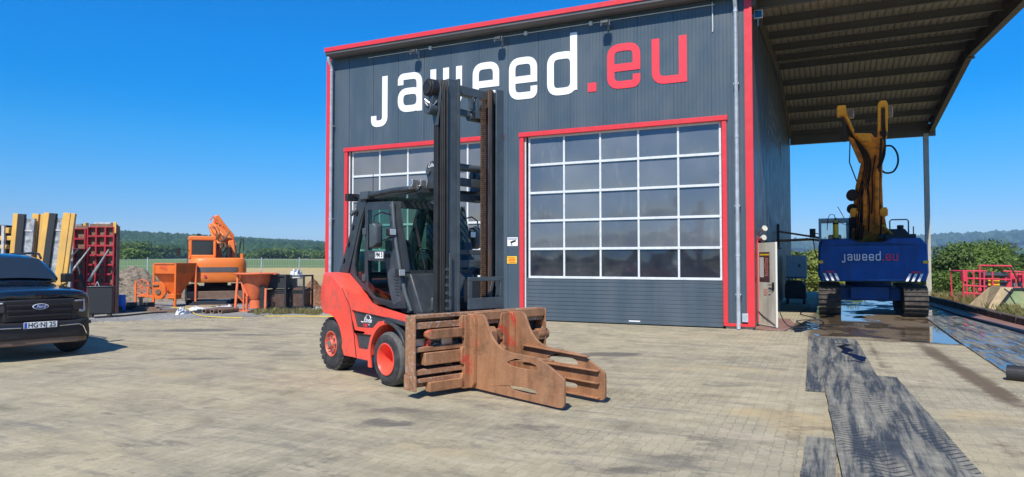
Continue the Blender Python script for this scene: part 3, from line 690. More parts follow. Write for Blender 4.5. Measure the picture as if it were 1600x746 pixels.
# wall lamp + pipe
t = thing('wall_lamp', 'cream wall lamp on a slanting bracket above the open side door', 'lamp', bw(0, 1.35, 2.62), BA)
p = MB(); p.cyl((.0, .25, -.12), (.12, -.02, .02), .02, n=8); p.build('bracket', M['silver'], t)
p = MB(); p.cyl((.10, .02, .0), (.20, -.12, .06), .035, .08, n=14); p.build('lamp_shade', M['cream'], t)
p = MB(); p.cyl((.02, .5, -.22), (.14, .35, -.18), .05, .08, n=12); p.build('sensor', M['cream'], t)
tag(place(MB().tube([(.05, 1.9, 2.45), (.05, 6, 2.3), (.05, 11, 2.28)], .03, 8).build('wall_pipe', M['black'], None, smooth=True), BO, BA), 'black pipe running back along the side wall behind the lamp', 'pipe')

# ------------------------------------------------------------------ canopy
cn = thing('canopy_roof', 'open steel canopy with corrugated underside joined to the side of the hall', 'canopy', BO, BA)
RX = 6.5
def zr(d): return 8.55+d/10.4*.85 if d < 10.4 else 9.4-(d-10.4)/10.2*1.0
p = MB(); pr = []
k = .04
x = .04
while x < RX+.2:
    pr += [(x, .0), (x+.10, 0), (x+.125, .035), (x+.165, .035), (x+.19, 0)]; x += .2
ys = [-.35, 10.4, 20.75]
for i, (a_, b_) in enumerate(zip(ys[:-1], ys[1:])):
    n = len(pr); p.add([(px_, a_+.001*i, zr(a_)+.27+pz) for px_, pz in pr]+[(px_, b_, zr(b_)+.27+pz) for px_, pz in pr], [(j, j+1, n+j+1, n+j) for j in range(n-1)])
p.box(.0, RX+.3, -.35, 10.4, 9.75, 9.80) if False else None
p.build('corrugated_sheet', M['canopy'], cn)
p = MB(); p.plate([(-.4, zr(-.4)+.34), (10.4, zr(10.4)+.34), (20.85, zr(20.85)+.34), (20.85, zr(20.85)+.40), (10.4, zr(10.4)+.42), (-.4, zr(-.4)+.40)], [], lambda a, b, t: (t, a, b), .0, RX+.35)
p.build('roof_cladding', M['anth'], cn)
for d in (.85, 2.8, 4.75, 6.7, 8.6, 10.4, 12.4, 14.35, 16.3, 18.35, 20.4):
    z = zr(d); p = MB(); p.box(.12, RX-.12, d-.012, d+.012, z, z+.262); p.box(.12, RX-.12, d-.09, d-.0125, z-.004, z+.018); p.box(.12, RX-.12, d+.0125, d+.08, z+.245, z+.264)
    p.build('purlin', M['purlin'], cn)
p = MB()
for a_, b_ in ((-.35, 10.4), (10.4, 20.7)):
    pa, pb = (RX, a_, zr(a_)-.30), (RX, b_, zr(b_)-.30)
    p.beam((RX, a_, zr(a_)-.0), (RX, b_, zr(b_)-.0), .02, .52); p.beam((RX, a_, zr(a_)-.27), (RX, b_, zr(b_)-.27), .20, .02); p.beam((RX, a_, zr(a_)+.262), (RX, b_, zr(b_)+.262), .20, .018)
p.box(RX-.1, RX+.1, 10.38, 10.42, zr(10.4)-.29, zr(10.4)+.25)
p.box(RX-.11, RX+.15, 10.30, 10.50, zr(10.4)-.33, zr(10.4)-.29)
p.build('edge_rafter', M['rafter'], cn)
p = MB(); p.box(.02, RX+.2, 20.6, 20.75, zr(20.6)-.42, zr(20.6)+.2); p.build('back_beam', M['purlin'], cn)
p = MB()
for a_, b_ in ((.0, 10.4), (10.4, 20.6)): p.beam((.07, a_, zr(a_)+.1), (.07, b_, zr(b_)+.1), .10, .40)
p.build('wall_rafter', M['rafter'], cn)
for yy in (.1, 20.65):
    cx_ = RX-.22; p = MB(); p.box(cx_-.11, cx_+.11, yy-.13, yy-.11, 0, zr(yy)-.29); p.box(cx_-.11, cx_+.11, yy+.11, yy+.13, 0, zr(yy)-.29); p.box(cx_-.01, cx_+.01, yy-.109, yy+.109, 0, zr(yy)-.29); p.box(cx_-.2, cx_+.2, yy-.2, yy+.2, -.05, .03)
    p.build('column', M['galv'], cn)
# ------------------------------------------------------------------ kerb side of the wash bay
p = MB()
for k in range(17):
    y = -1.0+k*1.3; xx = 6.72-.072*(y+1) + rnd.uniform(-.02, .02)
    s_ = thing('sleeper_kerb', 'old dark timber sleeper, one of the row edging the wash bay', 'sleeper', bw(xx+.13, y+.64, 0), BA+R(4.1)+rnd.uniform(-.01, .01), 'timber sleepers edging the wash bay') if False else None
    b_ = MB(); b_.box(-.12, .12, -.63, .63, -.05, .26+rnd.uniform(-.015, .015)); o = b_.build('sleeper', M['sleeper'], None, .02)
    place(o, bw(xx+.13, y+.64, 0), BA+R(4.1)+rnd.uniform(-.01, .01))
    tag(o, 'dark weathered timber sleeper in the low row edging the wash bay', 'sleeper', 'timber sleepers edging the wash bay')
q = N('red_strip'); b2 = q.n('TexBrick'); q.l(q.co((1, 1, 1)), b2.inputs['Vector']); b2.inputs['Scale'].default_value = 5
b2.inputs['Color1'].default_value = (.25, .13, .10, 1); b2.inputs['Color2'].default_value = (.33, .18, .14, 1); b2.inputs['Mortar'].default_value = (.14, .09, .07, 1); b2.inputs['Mortar Size'].default_value = .02
q.bsdf(q.mix(1, b2.outputs[0], q.ramp(q.noise(3, 8, .7), (.3, .6), (.7, 1.2)), 'MULTIPLY'), .7, 0, q.bump(q.noise(25, 5), .3, .01)); M['redbrick'] = q.m
p = MB(); p.xy([(6.6, -8), (7.1, -8), (5.75, 20), (5.15, 20), (5.55, 8), (6.0, 2)], .001, .06); tag(place(p.build('red_paved_strip', M['redbrick'], None, .01), BO, BA), kind='structure')
p = MB(); p.xy([(.04, .05), (.75, .0), (.92, 1.6), (.7, 3.6), (.04, 3.8)], .001, .035); tag(place(p.build('step_paving', M['redbrick'], None, .01), BO, BA), kind='structure')

# rubber mats and steel-grey sheets on the ground
def matmat(name, wetamt, tint=(.055, .065, .080)):
    q = N(name); co = q.tc.outputs['Object']
    n1 = q.noise(1.5, 11, .74, q.co((5.0, .30, 1), (0, 0, .50)), .25); n2 = q.noise(5, 8, .75, co, .8)
    c = q.mix(q.ramp(n1, (.43, 0), (.53, .6), (.66, 1)), tint, (.29, .265, .20)) if wetamt < .5 else q.mix(q.ramp(n1, (.46, 0), (.62, .8)), tint, (.20, .19, .17))
    c = q.mix(1, c, q.ramp(n2, (.3, .6), (.7, 1.35)), 'MULTIPLY')
    # tyre cleat prints: short bars crossing a diagonal lane
    sx = q.n('SeparateXYZ'); q.l(q.co((1, 1, 1), (0, 0, -.22)), sx.inputs[0])
    bars = q.ramp(q.math('PINGPONG', q.math('ADD', sx.outputs[1], q.math('MULTIPLY', q.math('PINGPONG', sx.outputs[0], .16), .7)), .055), (.0, 0), (.035, 0), (.05, 1))
    lane = q.ramp(q.math('PINGPONG', q.math('ADD', sx.outputs[0], .1), .42), (.2, 0), (.28, 1))
    f = q.math('MULTIPLY', q.math('MULTIPLY', bars, lane), q.ramp(q.noise(.8, 5, .6, q.co(loc=(3, 1, 0))), (.36, 0), (.46, 1)))
    c = q.mix(f, c, (.022, .025, .032))
    w = q.ramp(q.noise(1.7, 8, .72, q.co((1.3, .7, 1), loc=(2, 5, 0)), 1), (.62-wetamt*.27, 0), (.66-wetamt*.27, 1))
    c = q.mix(q.math('MULTIPLY', w, .75), c, (.018, .020, .026))
    inv = q.math('SUBTRACT', 1, w); b = q.n('Bump'); b.inputs['Distance'].default_value = .006; q.l(q.math('ADD', q.math('MULTIPLY', inv, .7), .04), b.inputs['Strength']); q.l(n2, b.inputs['Height'])
    q.bsdf(c, q.mix(w, .8, .05), 0, b.outputs[0], Specular_IOR_Level=.35); return q.m
M['mat_dry'] = matmat('rubber_mat_dry', -.2, (.046, .054, .062)); M['mat_wet'] = matmat('rubber_mat_wet', .40, (.050, .055, .064))
def mat_sheet(name, pts, z, m, lab, thick=.018):
    out = []
    for (ax, ay), (bx, by) in zip(pts, pts[1:]+pts[:1]):
        k = max(1, int(math.hypot(bx-ax, by-ay)/.25))
        for i in range(k): t = i/k; out.append((ax+(bx-ax)*t+rnd.gauss(0, .003), ay+(by-ay)*t+rnd.gauss(0, .003)))
    b_ = MB(); b_.xy(out, z, z+thick); tag(place(b_.build(name, m, None), BO, BA), lab, 'mat')
mat_sheet('rubber_mat', [(1.31, -1.0), (2.30, -1.3), (2.42, -6.9), (1.72, -8.32), (1.44, -8.34)], .004, M['mat_dry'], 'grey rubber mat with a dark wet streak, nearest the hall corner')
mat_sheet('rubber_mat', [(1.63, -6.55), (2.66, -6.8), (2.90, -12.6), (1.84, -12.8)], .026, M['mat_dry'], 'long muddy rubber mat with tyre prints in the foreground')
mat_sheet('rubber_mat', [(1.52, -11.0), (1.80, -11.0), (1.76, -12.8), (1.50, -12.8)], .004, M['mat_dry'], 'narrow bluish mat strip left of the long muddy mat at the bottom edge')
mat_sheet('rubber_mat', [(4.50, 6.5), (4.33, -.86), (4.28, -6.1), (6.3, -5.5), (5.95, 2), (5.45, 7.5)], .006, M['mat_wet'], 'large wet blue-black mat lying along the red strip', .02)
M['water'] = paint('standing_water', (.012, .014, .018), .04, var=.02)
def puddle(pts, ws, z, name='puddle'):
    g = MB(); P_ = []; W_ = []
    for i in range(len(pts)-1):
        for k in range(18): t = k/18; P_.append(Vector(pts[i])*(1-t)+Vector(pts[i+1])*t); W_.append(ws[i]*(1-t)+ws[i+1]*t)
    P_.append(Vector(pts[-1])); W_.append(ws[-1]); L_ = []; R_ = []
    for i, a in enumerate(P_):
        t = (P_[min(i+1, len(P_)-1)]-P_[max(i-1, 0)]).normalized(); n_ = Vector((-t.y, t.x)); L_.append(a+n_*W_[i]*rnd.uniform(.8, 1.15)); R_.append(a-n_*W_[i]*rnd.uniform(.8, 1.15))
    n = len(P_); g.add([(v.x, v.y, z) for v in L_+R_], [(i, i+1, n+i+1, n+i) for i in range(n-1)]); tag(place(g.build(name, M['water'], None), BO, BA), kind='structure')
puddle([(1.85, -2.4), (2.15, -2.55), (1.95, -2.9), (2.1, -3.5), (2.0, -3.9), (2.25, -4.5), (2.28, -5.1)], [.02, .06, .07, .10, .06, .12, .03], .0245)
puddle([(2.02, -5.15), (2.15, -5.05), (2.33, -5.3)], [.02, .05, .02], .0245)
puddle([(1.02, -.1), (1.1, .8), (1.25, 2.0), (1.2, 3.2)], [.05, .22, .28, .1], .006)
puddle([(3.9, -1.2), (3.6, -1.05), (3.2, -1.0)], [.10, .16, .05], .006)
p = MB(); sp_ = []
for k in range(60): a_ = k*.32; r_ = .018+.0024*k*.9; sp_.append((r_*math.cos(a_), r_*math.sin(a_)))
for i in range(59):
    (a1, b1), (a2, b2) = sp_[i], sp_[i+1]; n = len(p.v); p.v += [(0, a1, b1+.11), (0, a2, b2+.11), (.95, a2, b2+.11), (.95, a1, b1+.11)]; p.f.append((n, n+1, n+2, n+3))
p.cyl((.005, 0, .11), (.945, 0, .11), .108, n=20)
o = p.build('rolled_mat', M['black'], None, smooth=True); place(o, bw(4.18, -6.05, 0), BA-.35); tag(o, 'rolled-up end of black rubber mat on the paving at the right edge', 'mat roll')
# ------------------------------------------------------------------ forklift (x forward, y to its left, z up)
FL = thing('forklift', 'red and charcoal forklift with tall mast and rusty block clamp in the yard', 'forklift', (-.573, 9.875, 0), R(-48))
def arc(cx, cz, r, a0, a1, n=10): return [(cx+r*math.cos(R(a0+(a1-a0)*k/n)), cz+r*math.sin(R(a0+(a1-a0)*k/n))) for k in range(n+1)]
FW = (-.73, .385); RW = (-2.62, .425)
# counterweight with the rear wheel arch, loft across the width so that the tail is rounded
def cw_outline(s, tuck):
    o = [(-3.0+tuck, 1.0), (-3.02+tuck, 1.25), (-2.96+tuck*.8, 1.42), (-2.86+tuck*.5, 1.60), (-2.50, 1.58), (-2.10, 1.36), (-1.86, 1.10), (-1.80, .95), (-1.70, .62), (-1.64, .46), (-1.64, .30), (-2.06, .30), (-2.14, .42)]
    o += arc(RW[0], RW[1], .50, 10, 100, 9)[0:] + [(-2.86+tuck*.6, .93)]
    return o
p = MB(); secs = []
for y, tk in ((-.95, .13), (-.90, .05), (-.62, 0), (0, -.05), (.62, 0), (.90, .05), (.95, .13)):
    sh = .03 if abs(y) > .93 else 0
    secs.append([(a+(sh if a < -2.7 else 0), y, b-(sh if b > 1.3 else 0)) for a, b in cw_outline(1, tk)])
p.loft(secs, cap='tri')
p.build('counterweight', M['red'], FL, .03, seg=3)
# body side between the arches
side = [(-2.05, 1.34), (-1.09, 1.12), (-.10, 1.01), (-.10, .90), (-.72, .93)] + arc(FW[0], FW[1]+.02, .50, 100, 178, 9)[1:] + [(-1.30, .30), (-1.64, .30), (-1.70, .62), (-1.86, 1.08)]
hole1 = [(-1.82, 1.03), (-1.68, .77), (-1.18, .79), (-1.02, .90), (-.50, .96)]
hole2 = [(-1.72, .68), (-1.63, .45), (-1.32, .46), (-1.22, .69)]
p = MB()
for y0, y1 in ((-.955, -.90), (.90, .955)): p.xz(side, y0, y1, [hole1, hole2])
pieces(p, 'side_skirt', M['red'], FL, bevel=.012)
for sg in (-1, 1):
    p = MB()
    for a, b in zip([(-2.12, 1.36), (-1.87, 1.09), (-1.72, .62), (-1.66, .31)], [(-1.87, 1.09), (-1.72, .62), (-1.66, .31)]): p.beam((a[0], sg*.956, a[1]), (b[0], sg*.956, b[1]), .006, .010)
    p.build('panel_seam', M['black'], FL)
p = MB()
for sg in (-1, 1):
    y0, y1 = sorted((sg*.90, sg*.925)); p.xz([(a*1.0, b) for a, b in [(-1.84, 1.05), (-1.70, .43), (-1.30, .43), (-1.15, .80), (-.95, .91), (-.45, .98)]], y0, y1)
pieces(p, 'side_panel', M['dgrey'], FL, bevel=.004)
p = MB(); p.box(-2.0, -.35, -.60, .60, .34, 1.0); p.box(-2.9, -2.0, -.55, .55, .55, 1.0); p.box(-1.9, -1.2, -.89, .89, .36, 1.0); p.box(-.35, -.12, -.42, .42, .45, .95)
p.build('chassis', M['dgrey'], FL)
p = MB()
for sg in (-1, 1):
    y0, y1 = sorted((sg*.89, sg*.955)); fl = arc(FW[0], FW[1]+.02, .53, 100, 182, 12)
    inner = arc(FW[0], FW[1]+.02, .47, 100, 182, 12)[::-1]
    p.xz(fl+[(-1.26, .21), (-1.17, .21)]+inner, *sorted((sg*.955, sg*.985)))
    p.plate(fl+inner, [], lambda a, b, t: (a, t, b), *sorted((sg*.62, sg*.954)))
pieces(p, 'wheel_arch', M['red'], FL, bevel=.006)
p = MB()
for sg in (-1, 1):
    a = arc(FW[0], FW[1]+.02, .535, 96, 30, 8); b = arc(FW[0], FW[1]+.02, .49, 96, 30, 8)[::-1]
    p.xz(a+[(-.10, .66), (-.10, .62), (-.33, .62)]+b, *sorted((sg*.60, sg*1.0)))
pieces(p, 'mudguard', M['dgrey'], FL, bevel=.01)
p = MB()
for sg in (-1, 1): p.add([(-.78, sg*.60, .95), (-.10, sg*.60, .93), (-.10, sg*.98, .86), (-.78, sg*.98, .94), (-.78, sg*.60, 1.0), (-.10, sg*.60, .99), (-.10, sg*.98, .93), (-.78, sg*.98, .985)], [(0,1,2,3),(4,5,6,7),(0,1,5,4),(1,2,6,5),(2,3,7,6),(3,0,4,7)])
pieces(p, 'fender_top', M['dgrey'], FL, bevel=.01)

def wheel(name, x, z, yo, wid, r, rim_r, deep, parent, rimmat, treadmat, lugs, turn=0):
    sg = -1 if yo < 0 else 1; yi = yo - sg*wid
    e = MB(); n = 48
    prof = [(0, rim_r), (.012, rim_r+.015), (-.004, (rim_r+r)*.5), (.006, r-.05), (.03, r-.016), (.06, r), (wid-.06, r), (wid-.02, r-.03), (wid-.0, rim_r+.03), (wid, rim_r)]
    e.lathe([(t, q_) for t, q_ in prof], (0, 0, 0), (0, -sg, 0), n)
    if lugs:
        for k in range(26):
            for side_ in (0, 1):
                a = 2*math.pi*(k+side_*.5)/26; c, s_ = math.cos(a), math.sin(a)
                t0, t1 = (.01, wid*.47) if side_ == 0 else (wid*.53, wid-.01)
                for (ta, tb) in ((t0, t1),):
                    vs = []
                    for tt in (ta, tb):
                        for rr_ in (r-.03, r+.014):
                            for da_ in (-.075, .075):
                                aa = a+da_+ (tt-wid/2)*.6; vs.append((rr_*math.cos(aa), -sg*tt, rr_*math.sin(aa)))
                    e.add(vs, [(0,1,3,2),(4,6,7,5),(0,4,5,1),(2,3,7,6),(0,2,6,4),(1,5,7,3)])
    o = e.build(name, treadmat, parent, smooth=True, angle=40); o.location = (x, yo, z); o.rotation_euler = (0, 0, turn)
    sw = MB(); sw.lathe([(-.001, rim_r+.004), (.006, rim_r+.02), (-.010, (rim_r+r)*.5), (-.002, r-.055), (.012, r-.035)], (0, 0, 0), (0, -sg, 0), n); sw.build('sidewall', M['tyre'], o, smooth=True)
    rm = MB(); d = deep
    if d > .1: rm.lathe([(-.008, rim_r+.006), (-.012, rim_r-.008), (.004, rim_r-.018), (.03, rim_r-.03), (d, rim_r-.055), (d+.005, rim_r*.55), (d-.02, rim_r*.5), (d-.02, .001)], (0, 0, 0), (0, -sg, 0), n)
    else: rm.lathe([(-.006, rim_r+.006), (-.010, rim_r-.008), (.004, rim_r-.02), (.05, rim_r-.035), (.055, rim_r*.72), (.02, rim_r*.62), (.01, rim_r*.40), (.0, rim_r*.38), (-.03, rim_r*.30), (-.035, .001)], (0, 0, 0), (0, -sg, 0), n)
    rm.build('rim', rimmat, o, smooth=True, angle=30)
    if d <= .1:
        nb = MB()
        for k in range(8): a = 2*math.pi*k/8; nb.cyl((rim_r*.60*math.cos(a), sg*.02, rim_r*.60*math.sin(a)), (rim_r*.60*math.cos(a), -sg*.02, rim_r*.60*math.sin(a)), .016, n=6)
        nb.cyl((0, sg*.04, 0), (0, 0, 0), rim_r*.28, n=20); nb.build('wheel_nuts', M['silver'], o)
    return o
wheel('front_wheel', FW[0], FW[1], -1.0, .36, .385, .225, .20, FL, M['red'], M['tread'], False)
wheel('front_wheel', FW[0], FW[1], 1.0, .36, .385, .225, .20, FL, M['red'], M['tread'], False)
M['rimrust'] = paint('worn_orange_rim', (.72, .10, .05), .5, var=.2, scale=8, dirt=(.30, .22, .18), damt=.5, dscale=9)
wheel('rear_wheel', RW[0], RW[1], -.88, .27, .425, .205, .05, FL, M['rimrust'], M['tyre'], True)
wheel('rear_wheel', RW[0], RW[1], .88, .27, .425, .205, .05, FL, M['rimrust'], M['tyre'], True)
# maker lettering on the side panel
yy = -.9275
p = MB(); p.tube([(-1.56, yy, .865), (-1.50, yy, .855), (-1.44, yy, .90), (-1.40, yy, .97), (-1.35, yy, .985), (-1.30, yy, .965), (-1.27, yy, .93)], .007, 6)
lg = p.build('maker_lettering', M['white'], FL)
text_mesh('Linde', .105, lambda a, b: (a-1.37, yy, b+.895), 'maker_lettering', M['white'], FL, shear=.35, off=.002)
text_mesh('H80', .07, lambda a, b: (a-1.44, yy, b+.815), 'model_lettering', M['redl'], FL, shear=.2, off=.002)
text_mesh('900', .03, lambda a, b: (a-1.33, yy, b+.83), 'model_lettering', M['white'], FL)

# ---- cab: frame, glass, roof guard
cab = MB(); CY = .62
def cabside(sg):
    y0, y1 = sorted((sg*.55, sg*.635))
    # rear guard pillar with oval cut-outs
    pil = [(-2.86, 1.56), (-2.56, 1.54), (-2.40, 1.85), (-2.16, 2.40), (-1.96, 2.72), (-1.98, 2.86), (-2.14, 2.86), (-2.24, 2.74), (-2.50, 2.20), (-2.76, 1.72)]
    holes = []
    for cx, cz in ((-2.66, 1.78), (-2.50, 2.05), (-2.36, 2.33), (-2.23, 2.56)):
        ca, sa = math.cos(R(63)), math.sin(R(63)); holes.append([(cx+.065*math.cos(t)*ca-.030*math.sin(t)*sa, cz+.065*math.cos(t)*sa+.030*math.sin(t)*ca) for t in [2*math.pi*k/10 for k in range(10)]])
    cab.xz(pil, y0, y1, holes)
    # side frame: rear quarter window and door opening
    out = [(-2.10, 2.74), (-1.12, 2.70), (-1.06, 2.58), (-.78, 1.62), (-.56, 1.03), (-.86, 1.03), (-1.10, 1.10), (-2.02, 1.32), (-2.30, 1.42), (-2.50, 1.52), (-2.46, 1.66), (-2.36, 1.92), (-2.16, 2.42)]
    hq = [(-2.34, 1.72), (-2.30, 1.54), (-2.16, 1.46), (-2.06, 1.42), (-1.97, 1.44), (-1.97, 2.62), (-2.02, 2.60), (-2.10, 2.42), (-2.26, 2.02)]
    hd = [(-1.90, 1.36), (-1.60, 1.22), (-1.10, 1.12), (-.90, 1.13), (-.95, 1.30), (-1.18, 1.9), (-1.19, 2.63), (-1.90, 2.66)]
    cab.xz(out, y0+.0 if sg > 0 else y0+.012, y1-.012 if sg > 0 else y1, [hq, hd])
for sg in (-1, 1): cabside(sg)
cab.box(-2.14, -1.98, -.55, .55, 2.70, 2.80); cab.box(-1.2, -1.06, -.55, .55, 2.60, 2.70); cab.beam((-.80, -.63, 1.62), (-.80, .63, 1.62), .05, .06); cab.beam((-2.1, -.55, 1.56), (-2.1, .55, 1.56), .3, .1)
for sg in (-1, 1): cab.beam((-1.12, sg*.605, 2.62), (-.79, sg*.62, 1.62), .055, .08, (0, 1, 0))
cab.box(-2.0, -.9, -.54, .54, 1.10, 1.16)
cab.build('cab_frame', M['dgrey'], FL, .008)
# doors
for sg in (-1, 1):
    d = MB(); y0, y1 = sorted((sg*.637, sg*.665))
    do = [(-1.93, 2.69), (-1.19, 2.66), (-1.145, 2.60), (-1.02, 1.92), (-.84, 1.40), (-.74, 1.09), (-1.12, 1.07), (-1.62, 1.17), (-1.93, 1.34)]
    h1 = [(-1.84, 2.60), (-1.24, 2.58), (-1.10, 1.93), (-1.85, 1.96)]
    h2 = [(-1.85, 1.80), (-1.30, 1.78), (-1.22, 1.42), (-1.12, 1.18), (-1.60, 1.23), (-1.82, 1.36)]
    d.xz(do, y0, y1, [h1, h2]); dd = d.build('cab_door', M['dgrey'], FL, .006)
    g = MB(); ym = (y0+y1)/2; g.xz([(-1.87, 2.63), (-1.20, 2.61), (-1.07, 1.92), (-1.88, 1.94)], ym-.003, ym+.003); g.xz([(-1.87, 1.82), (-1.28, 1.80), (-1.20, 1.42), (-1.09, 1.16), (-1.60, 1.21), (-1.85, 1.34)], ym-.003, ym+.003); g.build('door_glass', M['cabglass'], dd)
    g = MB()
    for k in range(7): g.beam((-1.06+.012*k, sg*.672, 1.56-.045*k), (-.97+.012*k, sg*.672, 1.545-.045*k), .008, .010)
    g.build('door_vents', M['black'], dd)
    g = MB(); g.xz([(-1.245, 1.62), (-1.04, 1.70), (-.86, 1.20), (-1.08, 1.12), (-1.17, 1.35)], *sorted((sg*.6655, sg*.669))); g.build('lower_cover', M['mast'], dd)
    g = MB()
    for z, x in ((2.26, -1.92), (1.52, -1.93)): g.box(x-.05, x+.05, *sorted((sg*.64, sg*.69)), z-.055, z+.055)
    g.build('hinge', M['mast'], dd, .006)
if True:
    g = MB(); g.box(-1.60, -1.36, -.672, -.668, 1.83, 1.93); lb = g.build('number_plate', M['white'], FL)
    text_mesh('PM 5', .10, lambda a, b: (a-1.48, -.6735, b+1.88), 'number_lettering', M['inkb'], lb, off=.003)
    g = MB(); g.box(-1.80, -1.64, -.668, -.6655, 1.85, 1.91); g.build('door_vents', M['mast'], FL)
    g = MB(); [g.box(-1.30+.07*k, -1.26+.07*k, -.69, -.665, 1.84, 1.9) for k in range(2)]; g.build('door_handle', M['black'], FL, .004)
g = MB()
g.add([(-1.09, -.58, 2.60), (-1.09, .58, 2.60), (-.785, .60, 1.64), (-.785, -.60, 1.64)], [(0,1,2,3)]); g.add([(-2.12, -.55, 2.70), (-2.12, .55, 2.70), (-2.30, .55, 1.62), (-2.30, -.55, 1.62)], [(0,1,2,3)])
for sg in (-1, 1): g.xz([(-2.36, 1.72), (-2.30, 1.52), (-2.16, 1.44), (-1.95, 1.42), (-1.95, 2.64), (-2.04, 2.62), (-2.12, 2.42), (-2.28, 2.02)], sg*.592-.002, sg*.592+.002)
g.build('window_glass', M['cabglass'], FL)
# cowl under the windscreen
g = MB(); g.loft([[(-.80, -.60, 1.60), (-.80, .60, 1.60), (-.62, .60, 1.03), (-.62, -.60, 1.03)], [(-.74, -.58, 1.60), (-.74, .58, 1.60), (-.46, .56, 1.03), (-.46, -.56, 1.03)]])
g.box(-.62, -.40, -.60, .60, .95, 1.035); g.build('cowl', M['dgrey'], FL, .02, seg=3)
g = MB(); g.box(-.5, -.44, -.40, .40, 1.05, 1.25); g.build('cowl_step', M['mast'], FL, .02)
g = MB()
for (y0, z0, y1, z1) in ((-.30, 1.66, -.34, 2.40), (.30, 1.66, .24, 2.42)): g.beam((-.76, y0, z0), (-.98, y1, z1), .012, .02)
for (y0, z0, y1, z1) in ((-.34, 1.8, -.34, 2.25), (.24, 1.8, .24, 2.3)): g.beam((-.86, y0, z0+.2), (-1.0, y1, z1+.2), .02, .012)
g.build('wiper', M['black'], FL)
# front corner pillars with work lamps, mirrors
for sg in (-1, 1):
    g = MB(); g.tube([(-1.10, sg*.67, 2.68), (-1.02, sg*.69, 2.3), (-.93, sg*.70, 1.98), (-.82, sg*.70, 1.62), (-.70, sg*.69, 1.30), (-.60, sg*.66, 1.06)], .032, 12); g.build('front_post', M['mast'], FL, smooth=True)
    for (x, z) in ((-1.03, 2.22), (-.78, 1.62)):
        g = MB(); g.box(x-.02, x+.09, *sorted((sg*.70, sg*.82)), z-.055, z+.055); h_ = g.build('work_lamp', M['black'], FL, .015)
        g = MB(); g.box(x+.088, x+.096, *sorted((sg*.71, sg*.81)), z-.045, z+.045); g.build('lens', M['lens'], h_, .004)
    g = MB(); g.tube([(-1.08, sg*.68, 2.48), (-1.10, sg*.86, 2.52), (-1.10, sg*.98, 2.46), (-1.10, sg*1.0, 2.34)], .012, 6); g.tube([(-1.04, sg*.70, 2.15), (-1.06, sg*.86, 2.10), (-1.08, sg*.95, 2.1)], .01, 6)
    g.cyl((-1.10, sg*.93, 2.36), (-1.08, sg*.93, 2.30), .03, n=8); g.build('mirror_bracket', M['black'], FL)
    g = MB(); y0, y1 = sorted((sg*.84, sg*1.04)); g.loft([[(-1.16, y0, 1.98), (-1.16, y1, 1.98), (-1.16, y1, 2.34), (-1.16, y0, 2.34)], [(-1.07, y0+.02, 2.0), (-1.07, y1-.02, 2.0), (-1.07, y1-.02, 2.35), (-1.07, y0+.02, 2.35)], [(-1.03, y0+.06, 2.05), (-1.03, y1-.06, 2.05), (-1.03, y1-.06, 2.30), (-1.03, y0+.06, 2.30)]])
    g.build('mirror', M['mast'], FL, .02, seg=3)
# roof guard
g = MB()
for sg in (-1, 1): g.tube([(-2.12, sg*.62, 2.80), (-2.0, sg*.62, 2.84), (-1.2, sg*.60, 2.87), (-.60, sg*.58, 2.86), (-.52, sg*.56, 2.84)], .042, 12)
for k in range(11): y = -.50+.10*k; g.beam((-2.0, y, 2.82), (-.56, y, 2.84), .022, .05)
g.box(-2.12, -1.98, -.62, .62, 2.76, 2.86); g.box(-.60, -.52, -.58, .58, 2.79, 2.87)
g.build('roof_guard', M['dgrey'], FL, .006)
g = MB(); g.add([(-2.0, -.54, 2.775), (-.6, -.54, 2.79), (-.6, .54, 2.79), (-2.0, .54, 2.775)], [(0,1,2,3)]); g.build('roof_glass', M['cabglass'], FL)
g = MB()
for x, y in ((-.62, -.62), (-.58, -.50), (-.60, .50), (-.60, .62)): g.box(x-.05, x+.05, y-.05, y+.05, 2.84, 2.98); g.box(x+.0, x+.05, y-.07, y+.07, 2.86, 2.90)
pieces(g, 'roof_lamp', M['silver'], FL, bevel=.01)
# rear lamp, antenna, bracket
g = MB(); g.tube([(-2.16, -.58, 2.80), (-2.30, -.60, 2.86), (-2.40, -.62, 2.85)], .014, 6); g.box(-2.46, -2.36, -.74, -.52, 2.78, 2.90); g.box(-2.44, -2.32, .50, .70, 2.78, 2.90); g.tube([(-2.16, .5, 2.80), (-2.36, .6, 2.84)], .014, 6); g.build('rear_work_lamp', M['black'], FL, .01)
g = MB(); g.tube([(-2.05, -.45, 2.86), (-2.05, -.45, 3.22)], .006, 5); g.build('antenna', M['black'], FL)
g = MB(); g.box(-2.10, -1.86, -.67, -.50, 2.78, 2.91); g.cyl((-2.28, -.60, 2.66), (-2.34, -.70, 2.54), .035, n=10); g.build('guard_bracket', M['mast'], FL, .012)
# interior
g = MB(); g.box(-1.95, -1.5, -.26, .26, 1.35, 1.52); g.loft([[(-2.0, -.24, 1.5), (-2.0, .24, 1.5), (-1.85, .24, 1.5), (-1.85, -.24, 1.5)], [(-2.1, -.2, 2.15), (-2.1, .2, 2.15), (-1.97, .2, 2.15), (-1.97, -.2, 2.15)]]); g.box(-2.12, -2.02, -.12, .12, 2.15, 2.35); g.box(-1.8, -1.35, -.46, -.34, 1.55, 1.66); g.build('seat', M['leather'], FL, .03)
g = MB(); cx, cz = -1.18, 1.80
rg_ = [(cx-.06*math.sin(a), .18*math.cos(a), cz+.17*math.sin(a)) for a in [2*math.pi*k/20 for k in range(21)]]; g.tube(rg_, .015, 6); g.beam((cx, 0, cz), (-.95, 0, 1.45), .05, .05); g.build('steering_wheel', M['black'], FL)
g = MB(); g.box(-.95, -.80, -.5, .5, 1.2, 1.62); g.box(-1.0, -.82, .1, .45, 1.6, 1.85); g.build('dashboard', M['leather'], FL, .02)
